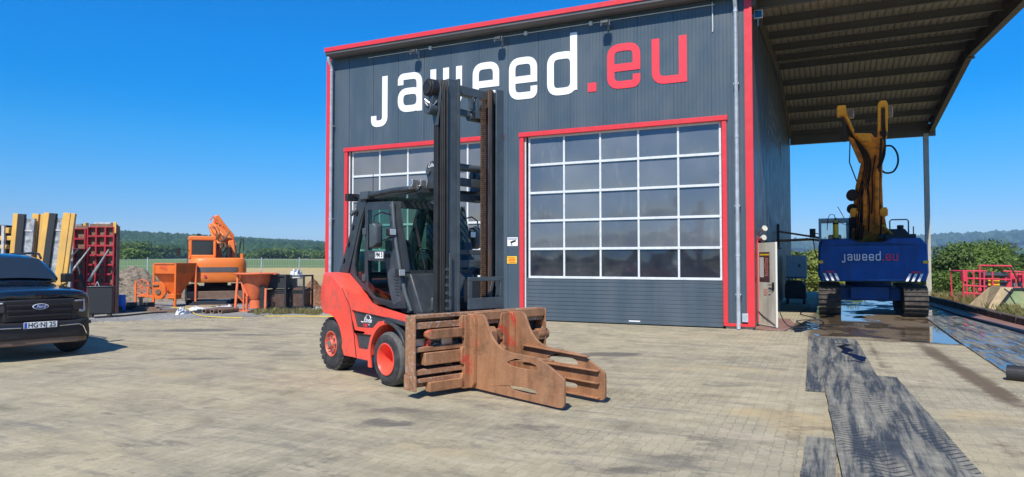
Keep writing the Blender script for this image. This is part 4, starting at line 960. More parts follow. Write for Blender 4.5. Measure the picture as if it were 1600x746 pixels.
g = MB(); g.tube([(-1.3, -.40, 1.6), (-1.25, -.40, 1.78)], .02, 6); g.tube([(-1.22, -.36, 1.6), (-1.18, -.36, 1.76)], .02, 6); g.build('lever', M['black'], FL)

# ---- mast
def chan(y0, y1, x0, x1, z0, z1, t=.022, open_=1):
    """C or I profile standing upright, flanges along y"""
    g.box(x0, x0+t, y0, y1, z0, z1); g.box(x1-t, x1, y0, y1, z0, z1)
    if open_ > 0: g.box(x0+t, x1-t, y1-t, y1, z0, z1)
    else: g.box(x0+t, x1-t, y0, y0+t, z0, z1)
ZT = 4.38
g = MB(); chan(-.46, -.27, -.10, .10, .20, ZT, .03, -1); chan(.44, .585, -.10, .10, .20, ZT, .03, 1)
pieces(g, 'outer_mast', M['mast'], FL, bevel=.004)
g = MB(); g.box(-.06, .04, .335, .435, .22, ZT-.02); g.build('mast_cylinder_cover', M['dgrey'], FL)
g = MB(); chan(-.30, -.268, -.06, .128, .22, ZT+.02, .014, -1); g.build('inner_mast_rail', M['mast'], FL)
g = MB(); chan(.27, .332, -.07, .12, .22, ZT-.03, .02, 1); g.build('inner_mast_rail', M['mastrust'], FL, .003)
g = MB()
g.beam((-.02, -.30, 4.28), (-.02, .46, 4.26), .12, .13); g.beam((-.04, -.30, 3.97), (-.04, .30, 3.95), .08, .09); g.cyl((-.05, .02, 3.93), (-.05, .26, 3.93), .07, n=16)
g.beam((-.08, -.30, 1.75), (-.08, .50, 1.75), .08, .11); g.beam((-.08, -.30, 1.92), (-.08, .50, 1.92), .06, .07)
g.cyl((-.08, -.30, 3.17), (-.08, .36, 3.16), .055, n=12); g.beam((-.10, -.30, 2.96), (-.10, .36, 2.94), .06, .12); g.beam((-.2, -.45, 2.74), (-.2, .36, 2.72), .10, .10)
pieces(g, 'mast_crossbeam', M['mast'], FL, bevel=.008)
for y in (.20, -.12):
    g = MB()
    if y > 0:
        for k in range(118):
            z = .9+k*.0285
            if z > 4.2: break
            g.box(.05, .10, y-.035, y+.035, z, z+.018); g.box(.06, .09, y-.02+(.014 if k % 2 else 0), y+.006+(.014 if k % 2 else 0), z+.016, z+.0295)
        g.build('lift_chain', M['chain'], FL)
g = MB()
for y, zz, r_ in ((.18, 4.10, .09),): g.cyl((.0, y-.05, zz), (.0, y+.05, zz), r_, n=20)
g.tube([(.02, .05, 4.22), (.03, .02, 4.05), (.02, .06, 3.96)], .018, 6); g.box(-.0, .06, -.02, .02, 4.02, 4.18); g.box(.0, .06, .10, .16, 3.9, 4.2); g.build('chain_anchor', M['mast'], FL)
# hose reels and hose bundle on the near side
g = MB(); g.cyl((-.02, -.73, 4.23), (-.02, -.61, 4.23), .125, n=28); g.cyl((-.02, -.75, 4.23), (-.02, -.73, 4.23), .10, n=28); g.build('hose_pulley', M['black'], FL, .006)
g = MB(); g.xz([(-.10, 4.36), (.10, 4.36), (.12, 4.1), (.06, 3.7), (-.04, 3.7), (-.12, 4.0)], -.61, -.597); g.box(-.06, .06, -.597, -.47, 4.28, 4.36); g.cyl((-.02, -.74, 3.93), (-.02, -.62, 3.93), .08, n=20); g.box(-.05, .05, -.70, -.61, 4.0, 4.12); g.build('pulley_bracket', M['mast'], FL, .006)
g = MB(); g.tube([(-.05, -.76, 4.06), (.02, -.73, 4.0), (.04, -.67, 3.98), (.06, -.63, 4.04)], .010, 6); g.tube([(-.03, -.77, 4.02), (.03, -.76, 3.95)], .012, 6); g.build('hose_coupling', M['silver'], FL)
for k in range(7):
    y = -.585+.019*k; x = .05+.012*(k % 3)
    g = MB(); g.tube([(x-.08, y-.0, 4.26), (x-.03, y, 4.34), (x+.02, y, 4.33), (x+.05, y, 4.22), (x+.05, y, 3.0), (x+.05+.006*math.sin(k), y, 2.0), (x+.05, y, 1.02)], .0115, 7); g.build('hydraulic_hose', M['black'], FL, smooth=True)
g = MB(); g.box(-.06, .04, -.60, -.465, .95, 4.2); g.box(.095, .125, -.50, -.47, .95, 4.1); g.build('hose_guide', M['black'], FL, .004)
g = MB(); g.box(.13, .15, -.47, -.43, 1.1, 1.9); g.box(.13, .15, -.47, -.43, 1.25, 1.3); [g.box(.10, .135, -.52, -.47, 1.1+.11*k, 1.14+.11*k) for k in range(6)]; g.build('coupling_block', M['mast'], FL, .003)
# tilt cylinders over the cab
for sg in (-1, 1):
    g = MB(); y0 = sg*.36 if sg < 0 else .46
    g.xz([(-.60, 2.84), (-.30, 2.84), (-.34, 3.02), (-.28, 3.20), (-.40, 3.27), (-.56, 3.24), (-.62, 3.12), (-.56, 2.98)], y0-.06, y0+.06); o = g.build('tilt_cylinder_bracket', M['dgrey'], FL, .03, seg=3)
    g = MB(); g.cyl((-.50, y0-.085, 3.11), (-.50, y0+.085, 3.11), .045, n=18); g.build('pivot_pin', M['mast'], o)
    g = MB(); g.cyl((-.5, y0, 3.11), (-.08, y0*.9, 3.13), .05, n=14); g.build('tilt_cylinder', M['mast'], FL, smooth=True)
text_mesh('Linde', .10, lambda a, b: (a-.42, -.4225, b+3.20), 'maker_lettering', M['white'], FL, shear=.35, off=.001)
# screen plate low in the mast
g = MB(); g.box(.13, .16, -.20, .46, 1.50, 1.56); g.box(.13, .17, -.20, .46, 1.10, 1.26); g.box(.13, .16, -.20, -.13, 1.26, 1.50); g.box(.13, .16, .40, .46, 1.26, 1.50); g.beam((.035, .24, 1.08), (.035, .36, 1.5), .05, .02, (1,0,0)); g.build('mast_plate', M['mast'], FL, .005)
g = MB(); g.box(-.03, -.025, -.14, .41, 1.2, 1.52); g.build('dark_screen', M['leather'], FL)
g = MB(); g.tube([(.16, -.1, 1.10), (.14, .0, 1.16), (.12, .12, 1.13), (.10, .22, 1.09)], .018, 7); g.tube([(.16, .1, 1.08), (.14, .2, 1.13), (.12, .35, 1.1)], .016, 7); g.build('hydraulic_hose', M['black'], FL)

for o_ in FL.children:
    if o_.name.split('.')[0] in ('outer_mast', 'mast_cylinder_cover', 'inner_mast_rail', 'mast_crossbeam', 'lift_chain', 'chain_anchor', 'hose_pulley', 'pulley_bracket', 'hose_coupling', 'hydraulic_hose', 'hose_guide', 'coupling_block'): o_.location.x -= .08
# ---- clamp: carriage rails, slide bars, two arms
cl = MB(); cl.box(.12, .20, -1.21, 1.13, .99, 1.06); cl.box(.12, .20, -1.21, 1.13, .12, .18); cl.box(.12, .17, -.60, -.50, .15, 1.0); cl.box(.12, .17, .45, .55, .15, 1.0)
cl.box(.10, .36, -1.235, -1.205, .10, .30); cl.box(.13, .34, -1.235, -1.205, .30, 1.075); cl.box(.10, .36, 1.13, 1.15, .10, 1.07)
clamp = cl.build('clamp_carriage', M['rustp'], FL, .006)
for (z0, z1, m) in ((1.035, 1.085, 'rustpp'), (.90, .985, 'rustpp'), (.60, .66, 'rust'), (.30, .37, 'rustp'), (.20, .255, 'rustp')):
    g = MB(); g.box(.20, .315, -1.20, 1.125, z0, z1); g.build('rail', M[m], clamp, .006)
for (z0, z1) in ((.76, .885), (.42, .585), (.07, .20)):
    g = MB(); g.box(.255 if z0 != .42 else .22, .365 if z0 != .42 else .34, -1.06 if z0 == .42 else -1.0, -.35, z0, z1)
    if z0 > .7: g.loft([[(.255, -1.0, z0), (.365, -1.0, z0), (.365, -1.0, z1), (.255, -1.0, z1)], [(.28, -1.05, z0+.04), (.34, -1.05, z0+.04), (.34, -1.05, z1-.03), (.28, -1.05, z1-.03)]])
    g.build('slide_bar', M['rustr' if z0 > .7 else 'rust'], clamp, .01)
for (y0, y1, z0, z1) in ((-.22, 1.12, .955, 1.075), (.60, 1.14, .60, .74), (-.15, .45, .66, .82), (-.15, .45, .32, .45)):
    g = MB(); g.box(.22, .35, y0, y1, z0, z1); g.build('slide_bar', M['rust'], clamp, .01)
g = MB(); g.cyl((.28, 1.0, .68), (.28, 1.22, .68), .085, n=16); g.cyl((.26, 1.10, .87), (.26, 1.20, .87), .05, n=12); g.cyl((.26, 1.10, .99), (.26, 1.20, .99), .04, n=12); g.build('cylinder_end', M['rust'], clamp, .008)
g = MB(); g.box(.15, .19, -1.18, -.40, .62, .76); g.box(.18, .26, -.74, -.56, .62, .80); g.box(.12, .16, -1.2, 1.1, .40, .60); g.build('valve_block', M['silver'], clamp, .006)
g = MB(); g.box(.14, .16, -1.2, 1.12, .18, 1.0); g.build('back_plate', M['leather'], clamp)
g = MB(); g.cyl((.20, -.93, .72), (.24, -.93, .72), .03, n=12); g.box(.20, .24, -.96, -.90, .64, .70); g.build('red_valve_tap', M['red'], clamp)
g = MB(); g.tube([(.2, -.9, .66), (.24, -.82, .72), (.22, -.72, .68), (.24, -.6, .74), (.2, -.45, .7)], .014, 6); g.tube([(.2, -.85, .64), (.25, -.7, .63), (.22, -.5, .65)], .012, 6); g.build('hydraulic_hose', M['black'], clamp)
def sm(pts, it=2):
    for _ in range(it):
        o = []; n = len(pts)
        for i in range(n):
            a, b = pts[i], pts[(i+1) % n]
            if math.hypot(a[0]-b[0], a[1]-b[1]) > .06: o += [(a[0]*.8+b[0]*.2, a[1]*.8+b[1]*.2), (a[0]*.2+b[0]*.8, a[1]*.2+b[1]*.8)]
            else: o.append(((a[0]+b[0])/2, (a[1]+b[1])/2))
        pts = o
    return pts
NA = [(.30, .045), (.30, 1.06), (.55, 1.065), (.60, 1.05), (.635, 1.01), (.67, .94), (.71, .86), (.76, .785), (.82, .725), (.89, .675), (.97, .64), (1.07, .615), (1.2, .602), (1.40, .595), (1.60, .585), (1.68, .575), (1.75, .55), (1.87, .495), (2.00, .435), (2.07, .40), (2.095, .375), (2.10, .34), (2.10, .09), (2.09, .06), (2.06, .035), (2.0, .028), (1.8, .03), (1.05, .035)]
n1 = [(1.05, .475), (1.20, .50), (1.51, .515), (1.63, .49), (1.65, .43), (1.50, .425), (1.30, .425), (1.12, .44)]
n2 = [(1.05, .175), (1.38, .19), (1.62, .185), (1.65, .16), (1.63, .125), (1.38, .12), (1.19, .13)]
def arm(y, s, dx=0, mats=('rust', 'rustR')):
    """upright gripping plate, ribs on its back, hooked base bracket"""
    g = MB(); o = [(a+dx, b) for a, b in NA]
    g.xz(o, y-.018, y+.018, [sm([(a+dx, b) for a, b in n1], 2), sm([(a+dx, b) for a, b in n2], 2)])
    for (xa, za, xb, zb) in ((.62, .60, 1.85, .565), (.62, .40, 2.02, .40), (.62, .245, 2.02, .245), (.62, .06, 2.02, .06)):
        if s < 0 or True: g.beam((xa+dx, y-.045*s, za), (xb+dx, y-.045*s, zb), .055, .018)
    a_ = g.build('clamp_arm', M[mats[0]], FL, .006)
    g = MB(); br = [(.27, .05), (.40, .05), (.46, .12), (.47, .95), (.43, 1.05), (.27, 1.07)]
    g.xz([(a+dx*.0, b) for a, b in br], y-.075 if s < 0 else y-.055, y-.02 if s < 0 else y-.019)
    g.box(.30, .37, y-.16, y-.02, .05, 1.05)
    for z0, z1 in ((.05, .26), (.38, .62), (.74, 1.05)): g.yz([(y-.21, z0+.05), (y-.19, z0), (y-.02, z0), (y-.02, z1), (y-.19, z1), (y-.21, z1-.05)], .29, .365)
    g.build('base_bracket', M[mats[1]], a_, .008)
    g = MB(); g.cyl((.60+dx, y-.02*1-.002, .80), (.60+dx, y-.022, .80), .012, n=8); g.build('bolt', M['silver'], a_)
    return a_
arm(-.27, -1, 0, ('rust', 'rustr'))
arm(.44, 1, .03, ('rust', 'rustR'))
g = MB(); g.xz([(.24, .50), (.40, .50), (.40, .80), (.34, .86), (.24, .86)], .02, .14); g.xz([(.24, .15), (.42, .15), (.42, .55), (.36, .60), (.24, .60)], .20, .30); g.box(.2, .3, -.1, .4, .5, .6); g.build('link_plate', M['rust'], clamp, .012)
# ------------------------------------------------------------------ dark pickup at the left edge (x forward, y to its left)
CAR = thing('parked_car', 'glossy black four-wheel-drive car with roof rails parked at the left edge', 'car', (-8.56, 12.33, 0), R(-37))
def sym(h): return [(x, y, z) for x, y, z in h] + [(x, -y, z) for x, y, z in h[::-1]]
def sec(x, pts, dx=None):
    return sym([(x + (dx[i] if dx else 0), y, z) for i, (y, z) in enumerate(pts)])
g = MB()
g.loft([
 sec(-.06, [(0,.36),(.74,.40),(.84,.50),(.86,.80),(.84,1.02),(.78,1.10),(.45,1.14),(0,1.155)], [0,-.10,-.20,-.20,-.18,-.12,-.03,0]),
 sec(-.12, [(0,.32),(.78,.36),(.93,.48),(.95,.80),(.93,1.04),(.86,1.14),(.48,1.18),(0,1.19)], [0,-.10,-.20,-.20,-.16,-.10,-.03,0]),
 sec(-.40, [(0,.32),(.80,.36),(.96,.48),(.98,.82),(.965,1.06),(.90,1.165),(.50,1.20),(0,1.21)]),
 sec(-.90, [(0,.32),(.80,.36),(.965,.48),(.985,.84),(.97,1.09),(.90,1.20),(.50,1.245),(0,1.25)]),
 sec(-1.40, [(0,.32),(.80,.36),(.965,.48),(.98,.86),(.97,1.12),(.90,1.24),(.50,1.30),(0,1.30)]),
 sec(-2.0, [(0,.32),(.80,.36),(.965,.48),(.98,.86),(.97,1.14),(.92,1.25),(.50,1.30),(0,1.30)]),
 sec(-3.4, [(0,.32),(.80,.36),(.965,.48),(.98,.86),(.97,1.15),(.92,1.25),(.50,1.28),(0,1.28)]),
 sec(-4.8, [(0,.38),(.78,.42),(.93,.52),(.95,.88),(.94,1.12),(.88,1.22),(.50,1.26),(0,1.26)]),
 sec(-4.92, [(0,.45),(.70,.48),(.84,.58),(.88,.88),(.86,1.08),(.80,1.16),(.50,1.20),(0,1.20)])])
for i_, v_ in enumerate(g.v): g.v[i_] = (v_[0], v_[1], v_[2]+(max(0, v_[2]-.55)*.10 if v_[2] > .55 else 0))
body = g.build('body', M['carpaint'], CAR, smooth=True, sub=1)
g = MB()
for sg in (-1, 1): g.tube([(-.35, sg*.42, 1.225), (-.9, sg*.50, 1.265), (-1.3, sg*.56, 1.30)], .03, 8)
g.build('hood_crease', M['carpaint'], body, smooth=True)
g = MB()
g.loft([sec(-1.30, [(0,1.27),(.84,1.22),(.86,1.26),(.80,1.28),(0,1.30)]), sec(-1.72, [(0,1.3),(.86,1.24),(.84,1.48),(.74,1.56),(0,1.60)]), sec(-2.15, [(0,1.3),(.86,1.24),(.78,1.76),(.64,1.83),(0,1.86)]), sec(-2.9, [(0,1.3),(.87,1.24),(.77,1.80),(.64,1.875),(0,1.905)]), sec(-4.1, [(0,1.3),(.87,1.24),(.76,1.76),(.63,1.84),(0,1.87)]), sec(-4.75, [(0,1.3),(.84,1.24),(.74,1.5),(.62,1.56),(0,1.58)])])
for i_, v_ in enumerate(g.v): g.v[i_] = (v_[0], v_[1], v_[2]+.07)
g.build('cabin', M['carpaint'], CAR, smooth=True, sub=1)
def on(y, t, off=.012):   # point on the windscreen: t 0 bottom .. 1 top
    x = -1.36-.74*t; z = 1.395+.50*t - .05*(abs(y)/.8)**2; return (x+off*.6, y, z+off)
g = MB(); ny_, nt = 10, 6
for i in range(nt+1):
    t = .04+.80*i/nt; hw = .73-.15*t
    for k in range(ny_+1): y = -hw+2*hw*k/ny_; g.v.append(on(y, t, .045))
for i in range(nt):
    for k in range(ny_): j = i*(ny_+1)+k; g.f.append((j, j+1, j+ny_+2, j+ny_+1))
g.build('windscreen', M['carglass'], CAR, smooth=True)
g = MB()
for sg in (-1, 1):
    g.add([(-1.75, sg*.868, 1.34), (-2.20, sg*.800, 1.72), (-2.9, sg*.795, 1.76), (-2.9, sg*.873, 1.32)], [(0,1,2,3)]); g.add([(-2.98, sg*.873, 1.32), (-2.98, sg*.795, 1.76), (-4.0, sg*.785, 1.73), (-4.1, sg*.872, 1.32)], [(0,1,2,3)])
g.build('side_windows', M['carglass'], CAR)
g = MB()
for sg in (-1, 1): g.tube([(-2.12, sg*.70, 1.84), (-2.25, sg*.705, 1.93), (-2.5, sg*.705, 1.955), (-3.9, sg*.70, 1.94), (-4.1, sg*.69, 1.87)], .024, 8); g.cyl((-3.1, sg*.705, 1.86), (-3.1, sg*.705, 1.95), .02)
g.build('roof_rail', M['carplastic'], CAR, smooth=True)
# front end
g = MB(); g.loft([[(-.16, -.56, .70), (-.16, .56, .70), (-.10, .60, 1.09), (-.10, -.60, 1.09)], [(.0, -.52, .70), (.0, .52, .70), (.015, .56, 1.08), (.015, -.56, 1.08)]]); gr = g.build('grille', M['carplastic'], CAR, .015)
g = MB()
for k in range(3): z = .80+.095*k; g.box(.014, .035, -.50, .50, z-.018, z+.018)
g.build('grille_bar', M['carplastic'], gr, .006)
g = MB()
for sg in (-1, 1): g.loft([[(-.30, sg*.95, .80), (-.02, sg*.57, .86), (-.02, sg*.58, 1.06), (-.30, sg*.95, 1.08)], [(-.265, sg*.955, .80), (.025, sg*.56, .88), (.025, sg*.57, 1.05), (-.265, sg*.955, 1.07)]])
for i_, v_ in enumerate(g.v): g.v[i_] = (v_[0]-.05*(abs(v_[1])-.55)/.3, v_[1]*.945, v_[2])
hl = pieces(g, 'headlight', M['carplastic'], CAR, bevel=.012)[0]
g = MB()
for sg in (-1, 1):
    g.loft([[(-.20, sg*.84, .81), (-.12, sg*.72, .83), (-.12, sg*.72, .88), (-.20, sg*.84, .86)], [(-.165, sg*.84, .81), (-.075, sg*.72, .83), (-.075, sg*.72, .88), (-.165, sg*.84, .86)]])
    g.loft([[(-.30, sg*.945, .82), (-.20, sg*.84, .82), (-.20, sg*.84, 1.06), (-.30, sg*.945, 1.06)], [(-.255, sg*.95, .82), (-.165, sg*.84, .82), (-.165, sg*.84, 1.06), (-.255, sg*.95, 1.06)]])
    g.loft([[(-.20, sg*.84, 1.02), (.0, sg*.60, 1.03), (.0, sg*.60, 1.055), (-.20, sg*.84, 1.055)], [(-.165, sg*.84, 1.02), (.035, sg*.60, 1.03), (.035, sg*.60, 1.055), (-.165, sg*.84, 1.055)]])
for i_, v_ in enumerate(g.v): g.v[i_] = (v_[0]-.05*(abs(v_[1])-.55)/.3, v_[1]*.945, v_[2])
pieces(g, 'lens', M['lens'], hl, bevel=.006)
g = MB(); g.loft([[(-.30, -.93, .36), (-.30, -.93, .70), (-.30, .93, .70), (-.30, .93, .36)], [(-.06, -.84, .36), (-.06, -.84, .70), (-.06, .84, .70), (-.06, .84, .36)], [(.05, -.66, .38), (.05, -.66, .68), (.05, .66, .68), (.05, .66, .38)]]); bp = g.build('bumper', M['carplastic'], CAR, .03, seg=3)
g = MB(); g.loft([[(-.25, -.88, .26), (-.25, -.88, .40), (-.25, .88, .40), (-.25, .88, .26)], [(.03, -.62, .28), (.03, -.62, .42), (.03, .62, .42), (.03, .62, .28)]]); g.build('skid_plate', M['brownsteel'], bp, .02)
g = MB(); g.tube([(.0, -.78, .42), (.045, -.70, .57), (.065, -.62, .61), (.065, -.3, .60)], .010, 6); g.tube([(.0, .78, .42), (.045, .70, .57), (.065, .62, .61), (.065, .3, .60)], .010, 6); g.build('bright_strip', M['chrome'], bp)
g = MB()
for sg in (-1, 1): g.box(.0, .06, *sorted((sg*.50, sg*.30)), .42, .47); g.box(-.10, -.02, *sorted((sg*.86, sg*.74)), .60, .66)
pieces(g, 'tow_slot', M['black'], bp)
g = MB(); g.box(.06, .075, -.26, .26, .58, .69); np_ = g.build('number_plate', M['plate'], CAR, .004)
g = MB(); g.box(.0755, .077, -.258, -.215, .583, .687) ; g.build('country_band', M['euband'], np_)
text_mesh('HG·NJ 25', .125, lambda a, b: (.0775, a+.02, b+.634), 'plate_lettering', M['inkb'], np_, off=.002, width=.43)
def oval(r1, r2, x0, x1, cz, n=28): return [(y, z) for y, z in [(r1*math.cos(2*math.pi*k/n), cz+r2*math.sin(2*math.pi*k/n)) for k in range(n)]]
g = MB(); g.yz(oval(.125, .052, 0, 0, .965), .035, .050); em = g.build('badge', M['plate'], CAR, .004)
g = MB(); g.yz(oval(.112, .043, 0, 0, .965), .0505, .054); g.build('badge_field', paint('badge_blue', (.01, .03, .16), .6, spec=.2), em)
text_mesh('Ford', .075, lambda a, b: (.055, a, b+.965), 'badge_lettering', M['plate'], em, shear=.4, width=.155)
for sg in (-1, 1):
    g = MB(); g.loft([[(-1.72, sg*.92, 1.34), (-1.72, sg*1.14, 1.35), (-1.72, sg*1.14, 1.53), (-1.72, sg*.92, 1.53)], [(-1.58, sg*.94, 1.35), (-1.58, sg*1.12, 1.36), (-1.58, sg*1.12, 1.52), (-1.58, sg*.94, 1.52)]]); g.beam((-1.58, sg*.90, 1.28), (-1.58, sg*1.02, 1.34), .06, .04); g.build('mirror', M['carplastic'], CAR, .03, seg=3)
for x, nm in ((-.93, 'front_wheel'), (-3.82, 'rear_wheel')):
    for sg in (-1, 1): wheel(nm, x, .40, sg*(.955 if x < -2 else .93), .26, .40, .23, .05, CAR, M['silver'], M['tyre'], False, R(22) if x > -2 else 0)
g = MB()
for x in (-.93, -3.82):
    for sg in (-1, 1): a = arc(x, .40, .47, 12, 168, 12); b = arc(x, .40, .41, 12, 168, 12)[::-1]; g.xz(a+b, *sorted((sg*.94, sg*1.0)))
g.build('wheel_arch_trim', M['carplastic'], CAR, .01)

# ------------------------------------------------------------------ blue excavator washing under the canopy (building frame)
EXO = bw(3.03, 6.0)
E_ = thing('blue_excavator', 'crawler excavator with a wide blue counterweight and raised grimy yellow boom under the canopy', 'excavator', EXO, BA)
def track(parent, x0, x1, y0, y1, h, wr, mt):
    cy0, cy1 = y0+h/2, y1-h/2; n = 10; path = []
    for k in range(n+1): a = math.pi/2+math.pi*k/n; path.append((cy0+h/2*math.cos(a), h/2+h/2*math.sin(a)))
    m = int((cy1-cy0)/.19)
    for k in range(1, m): path.append((cy0+(cy1-cy0)*k/m, 0))
    for k in range(n+1): a = -math.pi/2+math.pi*k/n; path.append((cy1+h/2*math.cos(a), h/2+h/2*math.sin(a)))
    for k in range(1, m): path.append((cy1-(cy1-cy0)*k/m, h))
    g = MB(); N_ = len(path)
    for i, (a, b) in enumerate(path):
        c, d = path[(i+1) % N_]; L = math.hypot(c-a, d-b) or 1; tx, tz = (c-a)/L, (d-b)/L; nx_, nz_ = tz, -tx
        mx, mz = (a+c)/2, (b+d)/2
        if (mx-(cy0+cy1)/2)*nx_+(mz-h/2)*nz_ < 0: nx_, nz_ = -nx_, -nz_
        hl_ = L*.44; vs = []
        for X in (x0, x1):
            for (s_, o_) in ((-hl_, -.05), (hl_, -.05), (hl_, .0), (hl_*.5, .012), (hl_*.4, .05), (-hl_*.05, .05), (-hl_*.15, .01), (-hl_, .0)):
                vs.append((X, mx+tx*s_+nx_*(o_-.05), mz+tz*s_+nz_*(o_-.05)+.0))
        g.loft([vs[:8], vs[8:]])
    t = g.build('track', mt, parent)
    g = MB(); ym = (y0+y1)/2
    g.plate([(cy0, .10), (cy1, .10), (cy1+.1, h*.5), (cy1, h-.10), (cy0, h-.10), (cy0-.1, h*.5)], [], lambda a, b, c_: (c_, a, b), x0+.08, x1-.08)
    for k in range(7): y = cy0+(cy1-cy0)*k/6; g.cyl((x0+.03, y, h*.22), (x1-.03, y, h*.22), h*.16, n=14)
    g.cyl((x0+.02, cy0, h/2), (x1-.02, cy0, h/2), h*.36, n=18); g.cyl((x0+.02, cy1, h/2), (x1-.02, cy1, h/2), h*.36, n=18); g.build('track_frame', M['trackm'], t)
track(E_, -1.56, -.90, .0, 4.6, .98, 0, M['trackm']); track(E_, .90, 1.56, .0, 4.6, .98, 0, M['trackm'])
g = MB(); g.box(-.90, .90, 1.2, 3.6, .45, .90); g.cyl((0, 2.4, .88), (0, 2.4, 1.12), .72, n=32); g.box(-.60, .55, .9, 1.25, .50, .92); g.build('undercarriage', M['blue'], E_, .02)
cwo = [(-1.58, 1.40), (-1.55, 2.27), (-1.48, 2.50), (-.60, 2.50), (-.38, 2.385), (.34, 2.385), (.58, 2.51), (1.36, 2.51), (1.56, 2.28), (1.58, 1.42), (1.50, 1.13), (-1.50, 1.10)]
g = MB(); secs = []
for y, k in ((-.12, .965), (.0, 1), (.35, 1.0), (1.0, 1.0)):
    secs.append([(a*k, y+.16*(a/1.56)**2, 1.8+(b-1.8)*(k if k < 1 else 1)) for a, b in cwo])
for i, q_ in enumerate(secs): pass
def fancy(secs):
    g.loft(secs, cap='tri')
fancy(secs)
cwt = g.build('counterweight', M['blue'], E_, .03, seg=3)
def cwy(x): return -.12+.16*(x/1.56)**2
def fnE(a, b, d): x = -.86+(a+12.08)*.1520; return (x, cwy(x)-.003-d*.5, b*.165+1.79)
lettering(cwt, fnE, M['white'], M['redl'], w=.20, nm='lettering')
g = MB()
for sg in (-1, 1):
    for k in range(3):
        x = sg*(1.42-.16*k); y = cwy(x)-.006; x2 = x-sg*.10 if sg > 0 else x+.10
        xs = (x, x-sg*.085, x-sg*.085-sg*.10*1, x-sg*.10); 
        zt, zb = 1.38, 1.14
        # slanting bars, leaning outwards at the top on each side
        a_, b_ = x, x-sg*.075; g.add([(a_, cwy(a_)-.007, zt), (b_, cwy(b_)-.007, zt), (b_-sg*.10, cwy(b_-sg*.1)-.007, zb), (a_-sg*.10, cwy(a_-sg*.1)-.007, zb)] if sg > 0 else [(a_, cwy(a_)-.007, zt), (b_, cwy(b_)-.007, zt), (b_+.10, cwy(b_+.1)-.007, zb), (a_+.10, cwy(a_+.1)-.007, zb)], [(0,1,2,3)])
pieces(g, 'warning_stripe', M['white'], cwt)
g = MB()
for sg in (-1, 1):
    for z in (1.41, 1.44): x = sg*1.22; g.box(x-.13, x+.13, cwy(1.35)-.025, cwy(1.35)-.012, z-.008, z+.010)
g.build('red_print', M['redl'], cwt)
g = MB()
for sg in (-1, 1): x = sg*1.49; g.box(x-.075, x+.075, cwy(x)-.03, cwy(x)+.02, 1.70, 1.79)
g.build('reflector', M['signy'], cwt, .01)
g = MB(); g.box(-1.45, 1.45, .9, 4.1, 1.15, 1.50); g.box(.35, 1.45, .95, 3.0, 1.5, 2.42); g.box(-1.45, -.45, .95, 1.9, 1.5, 2.40); g.build('upper_structure', M['blue'], E_, .02)
g = MB(); g.box(.45, 1.35, 1.0, 2.6, 2.42, 2.66); g.loft([[(.45, 1.1, 2.60), (1.2, 1.1, 2.60), (1.2, 2.4, 2.60), (.45, 2.4, 2.60)], [(.52, 1.2, 2.84), (1.05, 1.2, 2.84), (1.05, 2.3, 2.84), (.52, 2.3, 2.84)]]); g.cyl((.95, 1.6, 2.8), (.95, 1.6, 2.98), .10, n=14); g.box(.3, .55, 1.2, 1.7, 2.5, 2.78); g.cyl((.28, 1.4, 2.74), (.62, 1.5, 2.78), .06, n=10); g.build('engine_hood', M['leather'], E_, .03)
g = MB(); g.tube([(.62, 1.3, 2.4), (.62, 1.3, 3.10), (.66, 1.3, 3.15), (1.12, 1.3, 3.15), (1.16, 1.3, 3.10), (1.16, 1.3, 2.55)], .022, 8); g.tube([(1.30, 1.3, 2.5), (1.30, 1.3, 2.92)], .018, 6); g.build('handrail', M['purlin'], E_, smooth=True)
# cab seen over the counterweight
g = MB()
x0_, x1_, y0_, y1_, z0_, z1_ = -1.52, -.58, 2.6, 4.2, 1.5, 3.22
for x in (x0_, x1_):
    for y in (y0_, y1_): g.box(x-.04, x+.04, y-.04, y+.04, z0_, z1_)
g.box(x0_-.04, x1_+.04, y0_-.04, y1_+.04, z1_, z1_+.10); g.box(x0_-.04, x1_+.04, y0_-.04, y0_+.03, 1.5, 2.3); g.box(x0_-.04, x1_+.04, y0_-.05, y0_-.01, 2.28, 2.42); g.box(x0_-.04, x0_+.03, y0_, y1_, 1.5, 2.4)
cb = g.build('cab', M['cab_white'], E_, .015)
g = MB(); g.add([(x0_, y0_, 2.4), (x1_, y0_, 2.4), (x1_, y0_, z1_), (x0_, y0_, z1_)], [(0,1,2,3)]); g.add([(x0_, y0_, 2.4), (x0_, y1_, 2.4), (x0_, y1_, z1_), (x0_, y0_, z1_)], [(0,1,2,3)]); g.add([(x0_, y1_, 1.8), (x1_, y1_, 1.8), (x1_, y1_, z1_), (x0_, y1_, z1_)], [(0,1,2,3)]); g.build('cab_window', M['clearglass'], cb)
g = MB(); g.box(-1.25, -.8, 3.3, 3.5, 2.0, 2.75); g.build('seat', M['leather'], cb, .05)
g = MB(); g.beam((-1.5, 2.7, 2.75), (-1.75, 2.5, 2.80), .03, .03); g.box(-1.86, -1.66, 2.45, 2.50, 2.62, 2.95); g.tube([(-1.76, 2.5, 2.7), (-1.70, 2.4, 2.2), (-1.62, 2.2, 1.9)], .02, 6); g.build('mirror', M['black'], E_, .015)
g = MB(); g.tube([(-.70, 2.8, 3.3), (-.92, 2.75, 3.75)], .012, 6); g.build('antenna', M['black'], E_)
